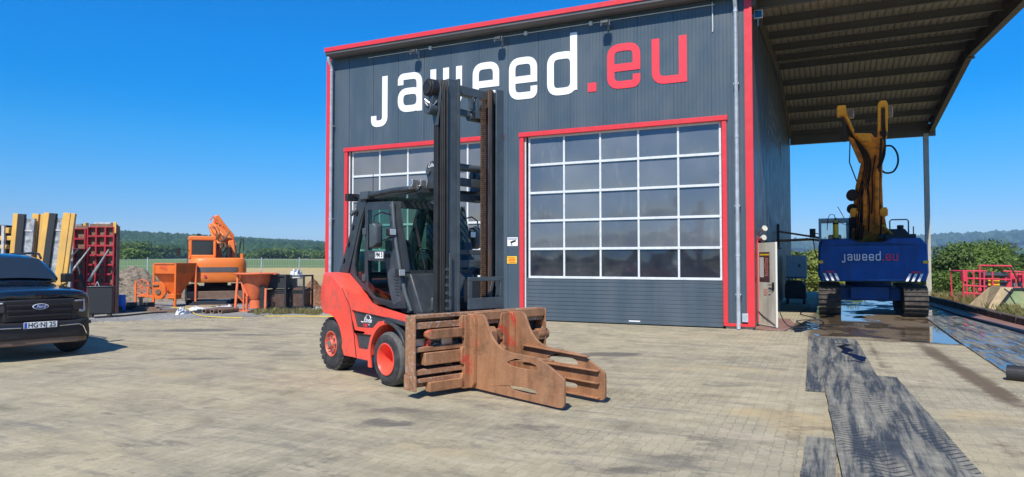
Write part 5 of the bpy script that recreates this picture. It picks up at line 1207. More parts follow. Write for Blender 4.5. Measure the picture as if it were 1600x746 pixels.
# boom: main box, fork of two horns, cylinders, hoses
BYc = 3.0
g = MB(); secs = []
for (xl, xr, z, yc, d) in ((-.50, .66, 2.2, 2.2, .55), (-.50, .58, 3.0, 2.4, .6), (-.42, .50, 3.7, 2.6, .6), (-.32, .50, 4.5, 2.8, .55), (-.14, .54, 5.3, 2.95, .5), (-.02, .50, 5.75, 3.0, .45)):
    secs.append([(xl, yc-d/2, z), (xr, yc-d/2, z), (xr, yc+d/2, z), (xl, yc+d/2, z)])
g.loft(secs); bm_ = g.build('boom', M['yellowg'], E_, .03)
g = MB()
for sg, x in ((-1, -.42), (1, .50)): g.box(x-.09, x+.09, 2.0, 2.6, 3.32, 3.62); g.cyl((x-.12, 2.1, 3.45), (x+.12, 2.1, 3.45), .12, n=16)
g.box(-.2, .0, 2.0, 2.15, 2.3, 2.55); g.beam((-.28, 1.95, 2.35), (-.02, 1.95, 2.62), .09, .09); g.beam((.62, 1.95, 2.35), (.34, 1.95, 2.60), .09, .09); g.beam((.88, 1.9, 2.48), (.45, 2.0, 3.02), .08, .08); pieces(g, 'boom_lug', M['yellow'], bm_, bevel=.015)
g = MB()
for (x, z, r_) in ((-.40, 4.10, .20), (-.42, 3.62, .17), (-.38, 3.2, .14)): g.cyl((x-.05, 2.2, z), (x-.05, 2.5, z), r_, n=20)
g.box(-.58, -.34, 2.1, 2.5, 2.4, 3.3); g.build('swing_sheave', M['leather'], bm_, .02)
g = MB()
for x in (-.10, .28): g.cyl((x, 2.05, 3.0), (x+.06, 2.55, 4.9), .075, n=14); g.cyl((x+.06, 2.55, 4.9), (x+.09, 2.65, 5.4), .04, n=10)
pieces(g, 'boom_cylinder', M['yellowg'], bm_, smooth=True)
g = MB()
for k, (a_, b_, c_, d_) in enumerate(((.02, 2.8, .14, 5.3), (.12, 3.4, .30, 5.5), (.38, 2.6, .44, 4.8), (-.2, 3.1, -.02, 5.0))): g.tube([(a_, 2.0, b_), (a_+.05, 2.15, (b_+d_)/2-.4), ((a_+c_)/2-.04, 2.3, (b_+d_)/2+.3), (c_, 2.6, d_)], .025, 6)
g.tube([(-.48, 2.9, 6.1), (-.52, 2.6, 5.3), (-.30, 2.5, 4.6)], .02, 6)
g.tube(spl([(.48, 2.7, 5.80), (.80, 2.7, 5.82), (.98, 2.7, 5.55), (1.0, 2.7, 5.2), (.86, 2.7, 4.92), (.62, 2.7, 4.88), (.46, 2.7, 5.02)]), .032, 8)
for k in range(5): g.tube(spl([(-.40+.05*k, 1.95, 2.5), (-.36+.07*k, 1.98+.02*k, 3.3), (-.24+.04*k, 2.15, 4.2-.1*k), (-.05+.05*k, 2.45, 5.2), (-.3+.02*k, 2.55, 6.0), (-.62, 2.55, 6.7-.1*k)]), .02, 6)
for k in range(4): g.tube(spl([(.42-.03*k, 2.4, 5.0), (.58, 2.35, 5.5+.1*k), (.60-.03*k, 2.5, 6.2), (.58, 2.52, 6.9-.12*k)]), .02, 6); g.build('hydraulic_hose', M['black'], bm_, smooth=True)
# cross head plate and horns
g = MB(); g.xz([(-.34, 6.34), (.22, 6.30), (.30, 6.15), (.62, 6.2), (.66, 5.9), (.50, 5.3), (.0, 5.3), (-.12, 5.75)], 2.78, 3.05); g.build('head_plate', M['yellowg'], bm_, .02)
g = MB(); g.xz([(-.32, 6.36), (.20, 6.31), (.20, 6.02), (-.18, 6.14)], 2.72, 2.779); g.xz([(.60, 6.30), (.70, 6.20), (.56, 5.82), (.50, 5.86)], 2.72, 2.779); pieces(g, 'head_gusset', M['yellow'], bm_, bevel=.01)
g = MB(); g.loft([[(-.86, 2.65, 7.30), (-.62, 2.65, 7.30), (-.62, 2.95, 7.30), (-.86, 2.95, 7.30)], [(-.78, 2.65, 6.95), (-.52, 2.65, 6.98), (-.52, 2.95, 6.98), (-.78, 2.95, 6.95)], [(-.58, 2.68, 6.35), (-.34, 2.68, 6.35), (-.34, 2.95, 6.35), (-.58, 2.95, 6.35)], [(-.20, 2.7, 5.30), (.02, 2.7, 5.30), (.02, 2.95, 5.30), (-.20, 2.95, 5.30)]])
g.build('boom_horn', M['yellowg'], bm_, .02)
g = MB(); g.loft([[(.42, 2.65, 7.18), (.66, 2.65, 7.18), (.66, 2.95, 7.18), (.42, 2.95, 7.18)], [(.40, 2.65, 6.6), (.68, 2.65, 6.6), (.68, 2.95, 6.6), (.40, 2.95, 6.6)], [(.40, 2.68, 6.05), (.64, 2.68, 6.05), (.64, 2.95, 6.05), (.40, 2.95, 6.05)], [(.30, 2.7, 5.1), (.52, 2.7, 5.1), (.52, 2.95, 5.1), (.30, 2.95, 5.1)]])
g.build('boom_horn', M['yellowg'], bm_, .02)
g = MB(); g.box(-.90, -.60, 2.6, 2.95, 7.02, 7.36); g.xz([(-.62, 7.05), (-.50, 6.85), (-.34, 6.42), (-.40, 6.40), (-.56, 6.8), (-.66, 7.0)], 2.6, 2.649)
g.xz([(.40, 6.35), (.40, 7.30), (.46, 7.40), (.66, 7.40), (.72, 7.28), (.70, 6.3), (.62, 6.3), (.62, 7.20), (.50, 7.20), (.48, 6.35)], 2.58, 2.70); pieces(g, 'horn_end', M['yellow'], bm_, bevel=.02)
g = MB(); g.cyl((-.70, 2.55, 6.15), (-.70, 2.62, 6.15), .0, n=4) if False else None
g.cyl((-.66, 2.55, 6.22), (-.66, 2.80, 6.22), .14, n=16); g.cyl((-.76, 2.52, 6.9), (-.62, 2.60, 6.3), .05, n=10); g.cyl((-.70, 2.52, 6.9), (-.60, 2.60, 6.4), .04, n=10); g.cyl((.56, 2.52, 7.1), (.56, 2.60, 6.4), .06, n=12); g.cyl((.54, 2.5, 6.25), (.60, 2.75, 6.25), .11, n=16); g.box(.0, .38, 2.7, 2.8, 6.72, 6.82); g.cyl((.44, 2.6, 5.2), (.50, 2.65, 6.1), .04, n=8); g.cyl((.40, 2.6, 4.7), (.42, 2.65, 5.2), .08, n=10); g.build('fork_cylinder', M['leather'], bm_, .006)
g = MB(); g.box(-.58, -.34, 2.65, 2.85, 6.92, 7.22); g.box(.70, .88, 2.65, 2.85, 6.85, 7.22); pieces(g, 'boom_work_lamp', M['silver'], bm_, bevel=.03)

# the raised boom leans back over the machine towards the open front of the canopy, narrowing to its head
for o_ in [bm_]+list(bm_.children):
    for v_ in o_.data.vertices:
        t_ = max(0, (v_.co.z-2.2)/4.9); k_ = 1-.29*t_
        v_.co = (-1.3+(v_.co.x+1.3)*k_, v_.co.y-8.0*t_, 1.8+(v_.co.z-1.8)*k_)
# yellow canister hanging on its hose, swing arm on the wall, white cabinet, black washer
t = thing('hanging_pump', 'yellow canister pump with black hose standing on the blue machine beside its cab', 'pump', EXO+EX*-1.02+EY*.55+Vector((0, 0, 2.50)), BA)
g = MB(); g.cyl((0, 0, 0.0), (0, 0, .56), .085, n=18); g.cyl((0, 0, .56), (0, 0, .64), .05, n=14); g.build('canister', M['signy'], t, .01)
g = MB(); g.cyl((0, 0, .50), (0, 0, .555), .09, n=18); g.cyl((0, 0, .0), (0, 0, .05), .09, n=18); g.box(-.03, .03, -.03, .03, .62, .72); g.tube([(0, 0, .64), (-.04, 0, .82), (-.16, 0, .84), (-.24, 0, .68), (-.26, .0, .3)], .013, 6); g.tube([(.02, 0, .64), (.15, 0, .55), (.35, .0, .45), (.45, 0, .62), (.42, 0, .78)], .010, 6); g.build('hose_and_caps', M['black'], t)
t = thing('wall_swing_arm', 'rusty brown swing arm reaching from the side wall towards the blue excavator', 'swing arm', bw(.02, 9.6, 2.5), BA)
g = MB(); g.beam((0, 0, .42), (1.5, -.8, .12), .05, .07); g.beam((0, 0, .05), (1.2, -.5, .08), .07, .09); g.beam((1.0, -.45, .1), (1.55, -.8, .02), .10, .08); g.build('arm_beam', M['rust'], t, .01)
g = MB(); g.box(-.02, .06, -.15, .15, -.2, .7); g.build('wall_bracket', M['leather'], t)
t = thing('white_cabinet', 'pale blue-white steel cabinet mounted beside the side wall behind the washer', 'cabinet', bw(.15, 12.6, 1.02), BA)
g = MB(); g.box(0, .80, 0, .4, 0, .98); g.build('housing', M['cab_white'], t, .01)
g = MB(); g.box(.52, .56, -.012, -.001, .50, .60); g.box(.44, .52, -.012, -.001, .60, .62); g.box(.44, .52, -.012, -.001, .50, .52); g.box(.47, .52, -.012, -.001, .55, .57); g.build('number_mark', M['inkb'], t)
g = MB(); g.box(.05, .10, .1, .3, -1.02, 0); g.box(.70, .75, .1, .3, -1.02, 0); g.build('stand', M['purlin'], t)
t = thing('pressure_washer', 'black wheeled pressure washer by the side wall below the pale cabinet', 'pressure washer', bw(.55, 12.0, 0), BA)
g = MB(); g.loft([[(-.42, -.3, .22), (.40, -.3, .22), (.40, .35, .22), (-.42, .35, .22)], [(-.42, -.32, .75), (.38, -.32, .75), (.38, .35, .75), (-.42, .35, .75)], [(-.34, -.22, .98), (.22, -.2, .96), (.22, .25, .96), (-.34, .25, .98)]]); g.build('housing', M['black'], t, .05, seg=3)
g = MB(); g.tube([(-.38, .3, .8), (-.42, .42, 1.08), (.3, .42, 1.08), (.36, .3, .8)], .02, 8); g.build('push_handle', M['leather'], t)
for x, y in ((-.32, -.25), (.30, -.25), (-.32, .3), (.30, .3)): g = MB(); g.cyl((x-.04, y, .12), (x+.04, y, .12), .12, n=18); g.build('castor', M['black'], t, .01)
def cable(name, pts, r, m, lab, cat='hose'):
    # smooth the way by a spline
    P = [Vector(p) for p in pts]; out = []
    for i in range(len(P)-1):
        a = P[max(i-1, 0)]; b = P[i]; c = P[i+1]; d = P[min(i+2, len(P)-1)]
        for k in range(6):
            t = k/6; out.append(.5*((2*b)+(c-a)*t+(2*a-5*b+4*c-d)*t*t+(3*b-a-3*c+d)*t**3))
    out.append(P[-1]); g = MB(); g.tube(out, r, 7); return tag(g.build(name, m, None, smooth=True), lab, cat)
def gB(*pts): return [bw(x, y, z) for x, y, z in pts]
cable('washer_hose', gB((.9, 12, .2), (1.1, 9, .03), (.9, 6, .03), (1.4, 4.2, .03), (1.1, 2.6, .03), (1.6, 2.2, .03), (1.5, 3.4, .05), (.9, 3.0, .03), (1.3, 1.4, .03), (1.7, .6, .03)), .014, M['black'], 'thin black hose coiled on the wet paving between side wall and excavator')
cable('door_cable', gB((.55, .6, .9), (.6, .7, .4), (.8, .9, .06), (1.3, 1.1, .04), (1.8, 1.6, .04), (2.1, 2.6, .04)), .012, M['black'], 'black cable hanging from the open door and running over the puddle', 'cable')

# ------------------------------------------------------------------ left yard things (world frame)
def X_(u, Z): return (u-800)/1060*Z
def Z_(v, Z): return 1.8+(407-v)/1060*Z
# upright trench shoring panels with yellow edge beams
def shoring(u0, u1, Z, top, lab, lean, mface, beams, rz):
    xa, xb = X_(u0, Z), X_(u1, Z); w_ = xb-xa
    xa -= top*math.tan(R(lean)); t = thing('trench_shoring', lab, 'shoring panel', (xa, Z, 0), rz, 'upright shoring panels behind the car'); t.rotation_euler = (R(-2), R(lean), rz)
    g = MB(); g.box(.06, w_-.06, .02, .14, .05, top-.12); f_ = g.build('face', mface, t, .01)
    g = MB(); g.box(.08, w_-.08, .0, .018, top-.55, top-.50); g.box(.08, w_-.08, .0, .018, .8, .86); g.build('cross_rib', M['formw'], f_)
    for (bx, bwid, m) in beams: g = MB(); g.box(bx, bx+bwid, -.06, .06, .0, top); g.build('edge_beam', M[m], t, .01)
    return t
shoring(17, 50, 21.6, 3.30, 'leftmost yellow-edged shoring panel with speckled grey face behind the car', 2.5, M['form'], [(0, .14, 'yellowb'), (.145, .20, 'leather')], R(6))
shoring(47, 66, 21.9, 3.32, 'shoring panel with paired yellow beams, second from the left behind the car', 3, M['form'], [(.0, .20, 'yellowb'), (.26, .12, 'yellowb')], R(4))
shoring(64, 96, 21.5, 3.34, 'shoring panel with dark and yellow edges and bluish face, third from the left', 5, M['form'], [(.02, .16, 'yellowb'), (.185, .20, 'leather')], R(5))
shoring(95, 112, 21.3, 3.32, 'broad yellow shoring beam beside the crimson formwork, rightmost of the yellow ones', 5, M['plywood'], [(.0, .21, 'yellowb'), (.23, .12, 'yellowb')], R(8))
# crimson formwork frames
def frame_panel(u0, u1, Z, z0, z1, cols, rows, lab, rz=0):
    xa, xb = X_(u0, Z), X_(u1, Z); w_ = xb-xa; h_ = z1-z0
    t = thing('steel_formwork', lab, 'formwork', (xa, Z, z0), rz, 'crimson formwork panels')
    g = MB()
    for k in range(cols+1): x = w_*k/cols; tk = .045 if k in (0, cols) else .028; g.box(max(0, x-tk), min(w_, x+tk), 0, .12, 0, h_)
    for k in range(rows+1): z = h_*k/rows; g.box(.0, w_, .002, .118, max(0, z-.03), min(h_, z+.03))
    g.build('grid_frame', M['darkred'], t, .006)
    g = MB(); g.box(.01, w_-.01, .13, .15, .0, h_+.10); g.build('plywood_face', M['plywood'], t)
    return t
frame_panel(114, 133, 22.6, .1, 2.86, 1, 8, 'narrow crimson formwork panel left of the wide one')
frame_panel(135, 178, 22.6, .06, 2.92, 3, 9, 'wide crimson formwork panel with square cells and braces', 0)
t = thing('formwork_stack', 'brown timber-edged stack end right of the crimson panels', 'formwork', (X_(178, 22.75), 22.75, 0))
g = MB(); g.box(.02, .08, -.1, .1, .1, 3.0); g.box(.085, .13, -.05, .12, .0, 2.95); g.build('panel_stack', M['brownsteel'], t, .01)
g = MB(); g.box(.04, .14, -.14, -.101, 2.7, 3.08); g.build('yellow_corner', M['yellowb'], t, .01)
for u0, u1, z0, z1, m, lab in ((111, 127, 2.7, 3.06, 'form', 'grey speckled formwork board standing behind the narrow crimson panel'), (146, 172, 2.75, 3.10, 'formw', 'white painted board standing behind the wide crimson panel')):
    g = MB(); Zb = 23.3; g.box(X_(u0, Zb), X_(u1, Zb), Zb, Zb+.15, .1, z1); o = g.build('formwork_board', M[m], None, .01); tag(o, lab, 'board')
g = MB(); Zb = 23.15; g.box(X_(129, Zb), X_(132, Zb), Zb, Zb+.12, .1, 3.05); g.box(X_(133, Zb), X_(136, Zb), Zb-.1, Zb+.08, .1, 3.08); tag(g.build('timber_post', M['yellowb'], None, .01), 'pair of yellow beam ends rising between the two crimson panels', 'beam')
for i, (ua, va, ub, vb) in enumerate(((123, 388, 108, 415), (141, 387, 121, 424), (170, 390, 146, 440), (118, 404, 141, 450))):
    Zb = 22.45-.06*i; g = MB(); pa, pb = V(X_(ua, Zb), Zb, Z_(va, Zb)), V(X_(ub, Zb), Zb-.25, Z_(vb, Zb-.25)); pm = (pa+pb)/2
    g.cyl(pa, pm, .028, n=10); g.cyl(pm, pb, .042, n=10); o = g.build('adjustable_prop', M['silver' if i < 3 else 'leather'], None, smooth=True)
    tag(o, ['short steel prop on the narrow crimson panel', 'steel prop leaning from the middle of the crimson panels', 'long steel prop on the right of the wide crimson panel', 'dark prop crossing the others in front of the crimson panels'][i], 'prop', 'props braced against the crimson panels')
t = thing('grey_tank', 'dark grey box container in front of the crimson panels', 'container', (X_(137, 21.2), 21.2, 0), R(20))
g = MB(); g.box(0, .70, 0, .3, .12, .96); g.build('body', M['leather'], t, .02)
g = MB(); g.box(.0, .70, -.02, .32, .96, .985); g.build('lid', M['mast'], t, .01)
g = MB(); g.box(.05, .15, .02, .28, 0, .12); g.box(.55, .65, .02, .28, 0, .12); g.build('skid', M['sleeper'], t)
cable('thin_wire', [(X_(150, 21.4), 21.4, .98), (X_(153, 21.4), 21.4, 1.12), (X_(156, 21.4), 21.4, .98)], .01, M['zinc'], 'thin wire loop on top of the dark grey container', 'wire')
# yellow machine far left
t = thing('yellow_roller_machine', 'small yellow and black construction machine half hidden behind the car', 'machine', (X_(4, 24), 24.2, 0))
g = MB(); g.box(-.6, .28, -.2, .3, 1.2, 1.95); g.box(-.6, .2, -.3, .3, 2.2, 2.35); g.box(.10, .28, -.3, -.1, 2.75, 2.95); g.box(-.6, .34, -.25, .25, 2.50, 2.66); g.build('body', M['yellowb'], t, .02)
g = MB(); g.box(-.6, .05, -.25, .3, 2.66, 3.05); g.box(-.5, .15, -.1, .2, 1.95, 2.5); g.build('engine', M['black'], t, .03)
g = MB(); g.box(.05, .15, -.35, -.25, 1.2, 3.02); g.box(-.6, .3, -.05, .3, 0, 1.2); g.build('frame', M['formw'], t, .01)
g = MB(); g.box(-.42, -.12, -.34, -.30, 2.55, 2.80); g.build('yellow_label', M['signy'], t)

# orange excavator seen from behind
OE = thing('orange_excavator', 'orange crawler excavator with folded arm seen from behind beyond the hoppers', 'excavator', (X_(341, 28.0), 28.0, 0), R(27)); OE.scale = (.93, .93, 1)
track(OE, -1.25, -.75, -.3, 2.9, .78, 0, M['trackm']); track(OE, .75, 1.25, -.3, 2.9, .78, 0, M['trackm'])
g = MB(); g.box(-.8, .8, .4, 2.2, .3, .7); g.cyl((0, 1.2, .6), (0, 1.2, .88), .5, n=24); g.build('undercarriage', M['trackm'], OE, .02)
g = MB(); g.box(-1.25, 1.22, -.75, -.62, .24, .56); g.box(-1.25, 1.22, -.80, -.75, .24, .28); g.box(-.5, -.35, -.62, .4, .35, .5); g.box(.35, .5, -.62, .4, .35, .5); g.build('dozer_blade', M['brownsteel'], OE, .015)
g = MB(); secs = []
def rr_out(k, zo=0):
    o = []
    for a in range(0, 181, 12):
        c_, s_ = math.cos(R(a)), math.sin(R(a)); o.append((1.17*k*math.copysign(abs(c_)**.55, c_), -.70*k*abs(s_)**.62, zo))
    o += [(-1.17*k, 2.2*k, zo), (1.17*k, 2.2*k, zo)]; return o
g.loft([rr_out(.93, .90), rr_out(.99, .98), rr_out(1, 1.15), rr_out(1.0, 1.62), rr_out(.985, 1.74), rr_out(.93, 1.86), rr_out(.86, 1.90)])
ob = g.build('body', M['orangelt'], OE, .02, seg=3)
g = MB(); vs = []
for k in range(13):
    a = 62+k*6; c_, s_ = math.cos(R(a)), math.sin(R(a)); vs.append((1.172*math.copysign(abs(c_)**.55, c_)*1.006, -.706*abs(s_)**.62*1.006))
n = len(vs); g.add([(x, y-.004, 1.28+(.05 if 0 < i < n-1 else .09)) for i, (x, y) in enumerate(vs)]+[(x, y-.004, 1.52) for x, y in vs], [(i, i+1, n+i+1, n+i) for i in range(n-1)]); g.build('dark_band', M['purlin'], ob)
g = MB()
for k in range(8): z = 1.20+.05*k; g.box(-1.185, -1.17, -.25, .1, z, z+.025)
for k in range(8): z = 1.20+.055*k; g.beam((-1.19, -.30, z), (-1.08, -.52, z), .02, .02)
g.build('vents', M['black'], ob)
g = MB(); g.cyl((-.55, -.725, 1.16), (-.55, -.70, 1.16), .055, n=14); g.build('round_reflector', M['redl'], ob)
g = MB()
for x in (-1.10, -.12):
    for y in (.35, 1.8): g.box(x-.06, x+.06, y-.06, y+.06, 1.85, 2.72)
g.box(-1.18, -.06, .28, 1.88, 2.62, 2.80); g.box(-1.17, -.06, .29, .42, 1.85, 2.02); oc = g.build('cab', M['orangelt'], OE, .04, seg=3)
g = MB(); g.box(-1.06, -.18, .33, .345, 2.0, 2.64); g.box(-1.15, -1.14, .4, 1.75, 1.95, 2.62); g.box(-.10, -.095, .4, 1.75, 1.95, 2.62); g.build('cab_window', M['carglass'], oc)
g = MB(); g.box(-.85, -.7, .4, .5, 2.80, 2.90); g.tube([(-1.15, .3, 2.2), (-1.5, .2, 2.25), (-1.55, .2, 2.2)], .015, 6); g.box(-1.66, -1.5, .16, .22, 1.98, 2.30); g.box(-1.2, -1.17, 1.8, 1.85, 1.4, 2.7); g.build('mirror', M['black'], OE, .01)
g = MB(); secs = []
for (x, y, z, w_, d) in ((.15, 1.6, 1.8, .34, .5), (.0, 2.4, 2.9, .32, .5), (-.15, 2.6, 3.35, .28, .45), (-.1, 3.0, 3.45, .26, .4)): secs.append([(x-w_/2, y-d/2, z), (x+w_/2, y-d/2, z), (x+w_/2, y+d/2, z), (x-w_/2, y+d/2, z)])
g.loft(secs); bo = g.build('boom', M['orangelt'], OE, .03)
g = MB(); g.beam((-.05, 2.2, 3.35), (.50, 1.5, 2.6), .40, .34); g.beam((.62, 1.5, 2.65), (.72, 1.4, 1.95), .22, .26); g.xz([(-.20, 3.15), (-.05, 3.75), (.12, 3.82), (.36, 3.5), (.60, 3.2), (.82, 2.95), (.86, 2.5), (.62, 2.3), (.2, 2.9)], 2.2, 2.34); g.build('stick', M['orangelt'], bo, .03)
g = MB()
for k in range(7): x = -.12+.15*k; z = 3.55-.16*k; g.tube([(x-.12, 2.0, z), (x, 1.9, z+.16+.05*(k % 2)), (x+.12, 1.95, z-.05), (x+.05, 2.0, z-.5-.1*(k % 3))], .03, 6)
g.build('hydraulic_hose', M['orange2'], bo, smooth=True)
g = MB(); g.box(.42, .62, 1.2, 1.4, 1.9, 2.3); g.cyl((.55, 1.2, 1.9), (.55, 1.2, 2.35), .10, n=12); g.tube([(.75, 1.1, 1.9), (.85, 1.1, 2.25), (1.0, 1.1, 2.3), (1.05, 1.1, 2.75)], .025, 6); g.tube([(.95, 1.1, 1.9), (1.0, 1.1, 2.6), (1.14, 1.1, 2.75), (1.16, 1.1, 2.2)], .02, 6); g.tube([(.30, 1.3, 2.1), (.45, 1.2, 2.45), (.65, 1.25, 2.3)], .03, 6); g.box(.84, .96, 1.0, 1.1, 1.95, 2.1); g.build('exhaust_and_rails', M['black'], OE)
g = MB(); g.cyl((1.02, .3, 1.88), (1.02, .3, 2.08), .07, n=14); g.build('filler_cap', M['orangelt'], OE)

g = MB(); r2 = random.Random(11)
for k in range(14):
    x = r2.uniform(-.25, .6); z = 3.3-abs(x)*.9-r2.uniform(0, .5); y = r2.uniform(1.2, 2.1); g.tube([(x-.15, y, z), (x-.02, y-.08, z+r2.uniform(.08, .2)), (x+.12, y, z-.1), (x+.16, y+.05, z-.5)], .018, 6)
for k in range(4): g.cyl((r2.uniform(-.1, .6), 1.3, r2.uniform(2.0, 2.6)), (r2.uniform(-.1, .6), 1.35, r2.uniform(2.6, 3.2)), .035, n=8)
g.build('arm_hose', M['brownsteel'], bo)
# left hopper: square box over a funnel
H1 = thing('square_hopper', 'bright orange square concrete hopper on four legs, left of the orange excavator', 'hopper', (X_(275, 26.1), 26.1, 0), 0)
e1 = Vector((-.80, .30, 0)).normalized()*1.10; e2 = Vector((.40, .92, 0)).normalized()*.95
def h1(a, b, z): q_ = e1*a+e2*b; return (q_.x, q_.y, z)
g = MB(); rg4 = lambda i, z: [h1(i, i, z), h1(1-i, i, z), h1(1-i, 1-i, z), h1(i, 1-i, z)]
g.loft([rg4(.42, .30), rg4(.02, 1.26), rg4(.0, 1.28), rg4(0, 1.66), rg4(.03, 1.66), rg4(.03, 1.24), rg4(.40, .34)], cap=False); hb = g.build('hopper_box', M['orange'], H1, .006)
g = MB()
for a, b in ((0, 0), (1, 0), (1, 1), (0, 1)):
    for k in range(4):
        p0, p1 = [(0,0),(1,0),(1,1),(0,1)][k], [(1,0),(1,1),(0,1),(0,0)][k]; g.beam(h1(*p0, 1.67), h1(*p1, 1.67), .06, .05) if (a, b) == (0, 0) else None
g.build('top_rim', M['orange2'], hb)
for a, b in ((0, 0), (1, 0), (1, 1), (0, 1)): g = MB(); g.beam(h1(a, b, 0), h1(a, b, 1.64), .07, .07); g.build('leg', M['orange' if (a, b) != (0, 1) else 'orange2'], H1, .004)
g = MB(); g.beam(h1(0, 0, .35), h1(1, 0, .35), .05, .05); g.beam(h1(0, 0, .35), h1(0, 1, .35), .05, .05) if False else None
g.box(*sorted((h1(.3,.3,0)[0]-.15, h1(.3,.3,0)[0]+.2)), .1, .5, .30, .50); g.xz([(-.9, .95), (-.62, .98), (-.45, .80), (-.42, .50), (-.60, .28), (-.85, .30), (-.98, .55)], .12, .22); g.build('outlet_chute', M['orange'], H1, .02)
g = MB(); g.cyl((-.72, .08, .58), (-.72, .12, .58), .10, n=16); g.beam((-1.3, .1, .82), (-.7, .1, .84), .05, .05); g.build('outlet_lever', M['brownsteel'], H1)
text_mesh('EICHINGER', .11, lambda a, b: (h1(.62, 0, 0)[0]-a*.84, h1(.62, 0, 0)[1]-.035+a*.54, b+1.52), 'maker_lettering', M['redl'], H1)
# wheel-like ring and frame left of it
t = thing('orange_spoked_ring', 'small orange spoked wheel standing on a frame left of the square hopper', 'wheel', (X_(223, 27.2), 27.2, 0))
g = MB(); ring = [(.30*math.cos(a), 0, .72+.30*math.sin(a)) for a in [2*math.pi*k/24 for k in range(25)]]; g.tube(ring, .022, 6)
for k in range(5): a = math.pi*k/5; g.beam((.3*math.cos(a), 0, .72+.3*math.sin(a)), (-.3*math.cos(a), 0, .72-.3*math.sin(a)), .02, .02)
g.build('ring', M['orange2'], t)
g = MB(); g.beam((-.25, 0, .05), (-.25, 0, .95), .07, .07); g.beam((-.1, 0, .38), (1.0, -.2, .34), .10, .10); g.beam((.25, 0, .34), (.25, 0, .9), .06, .06); g.beam((.5, -.1, .1), (.5, -.1, .9), .08, .05); g.build('frame', M['orange'], t, .01)
# right hopper: round funnel with rim
H2 = thing('round_hopper', 'faded orange round concrete hopper with wide rim, right of the orange excavator', 'hopper', (X_(394, 23.9), 24.3, 0))
g = MB(); g.lathe([(.42, .22), (.10, .24), (.10, .22), (.42, .20)], (0, 0, 0), (0, 0, 1), 32); g.lathe([(.42, .24), (1.08, .50), (1.30, .52), (1.30, .50), (1.10, .48), (.44, .22)], (0, 0, 0), (0, 0, 1), 36); g.build('funnel', M['orange2'], H2, smooth=True)
g = MB(); g.lathe([(1.29, .50), (1.29, .72), (1.33, .74), (1.35, .72), (1.33, .50)], (0, 0, 0), (0, 0, 1), 36); g.beam((.3, 0, 1.34), (.80, -.1, 1.31), .28, .03); g.cyl((.28, -.3, 1.33), (.28, -.3, 1.42), .02, n=8); g.build('rim', M['orange2'], H2)
for x, y, x2, y2 in ((-.56, -.45, -.50, -.35), (.50, -.45, .50, -.40), (-.50, .45, -.45, .35), (.50, .45, .5, .4)): g = MB(); g.beam((x, y, 0), (x2, y2, 1.32 if x < 0 else .82), .07, .07); g.build('leg', M['orange2'], H2, .004)
g = MB(); g.box(-.60, .56, -.50, -.44, .0, .05); g.box(-.60, -.54, -.5, .5, 0, .05); g.box(.5, .56, -.5, .5, 0, .05); g.beam((-.54, -.42, .62), (-.30, -.3, .30), .045, .045); g.beam((-.28, -.4, .05), (-.28, -.4, .7), .05, .05); g.xz([(-.46, 1.2), (-.14, .55), (-.30, .5)], -.33, -.30); g.build('base_frame', M['orange2'], H2)
g = MB(); g.cyl((.10, -.1, .04), (.45, -.1, .04), .05, n=10); g.box(.26, .44, -.35, -.2, .05, .90); g.build('gate_cylinder', M['black'], H2)

# black steel crates right of the hopper
def crate(x, y, w_, h_, top, lab, fill):
    t = thing('mesh_crate', lab, 'crate', (x, y, 0), R(-3), 'black mesh crates beside the round hopper')
    g = MB()
    for cx in (0, w_):
        for cy in (0, .9): g.box(cx-.03, cx+.03, cy-.03, cy+.03, 0, h_)
    for z in (.12, h_*.56, h_-.03):
        for cy in (0, .9): g.box(0, w_, cy-.022, cy+.022, z-.025, z+.025)
        for cx in (0, w_): g.box(cx-.022, cx+.022, 0, .9, z-.025, z+.025)
    g.box(0, w_, 0, .9, .08, .11); g.build('crate_frame', M['leather'], t)
    g = MB()
    for k in range(1, 16): x_ = w_*k/16; g.box(x_-.004, x_+.004, -.004, .004, .12, h_*.56 if top else h_)
    for k in range(1, 10): z = .12+(h_*.56-.12)*k/10; g.box(0, w_, -.0035, .0035, z-.004, z+.004)
    g.build('wire_mesh', M['mast'], t)
    if top: g = MB(); g.box(.02, w_-.02, .03, .87, h_*.62, h_-.02); g.build('closed_top', M['leather'], t, .01)
    g = MB(); g.loft([[(.05, .05, .12), (w_-.05, .05, .12), (w_-.05, .85, .12), (.05, .85, .12)], [(.05, .05, fill), (w_-.05, .05, fill*.9), (w_-.05, .85, fill), (.05, .85, fill*1.05)]]); g.build('contents', M['rustmesh'], t)
    return t
crate(X_(415, 24.3), 24.3, .74, 1.28, True, 'black mesh crate with a closed upper half next to the round hopper', .70)
crate(X_(449, 24.6), 24.6, .62, 1.26, False, 'open black crate with pale sheets on top, right of the closed one', .80)
g = MB(); g.loft([[(0, 0, 0), (.4, 0, .03), (.42, .3, 0), (.02, .3, .02)], [(.02, .02, .28), (.3, .0, .20), (.36, .3, .30), (.05, .3, .24)]]); g.box(.12, .18, -.02, .3, .1, .36); g.box(.26, .31, -.02, .3, .1, .33)
tag(place(g.build('folded_sheet', M['foil'], None, .02), (X_(450, 24.6), 24.8, 1.12), 0), 'crumpled white plastic sheets lying on the open black crate', 'sheet')
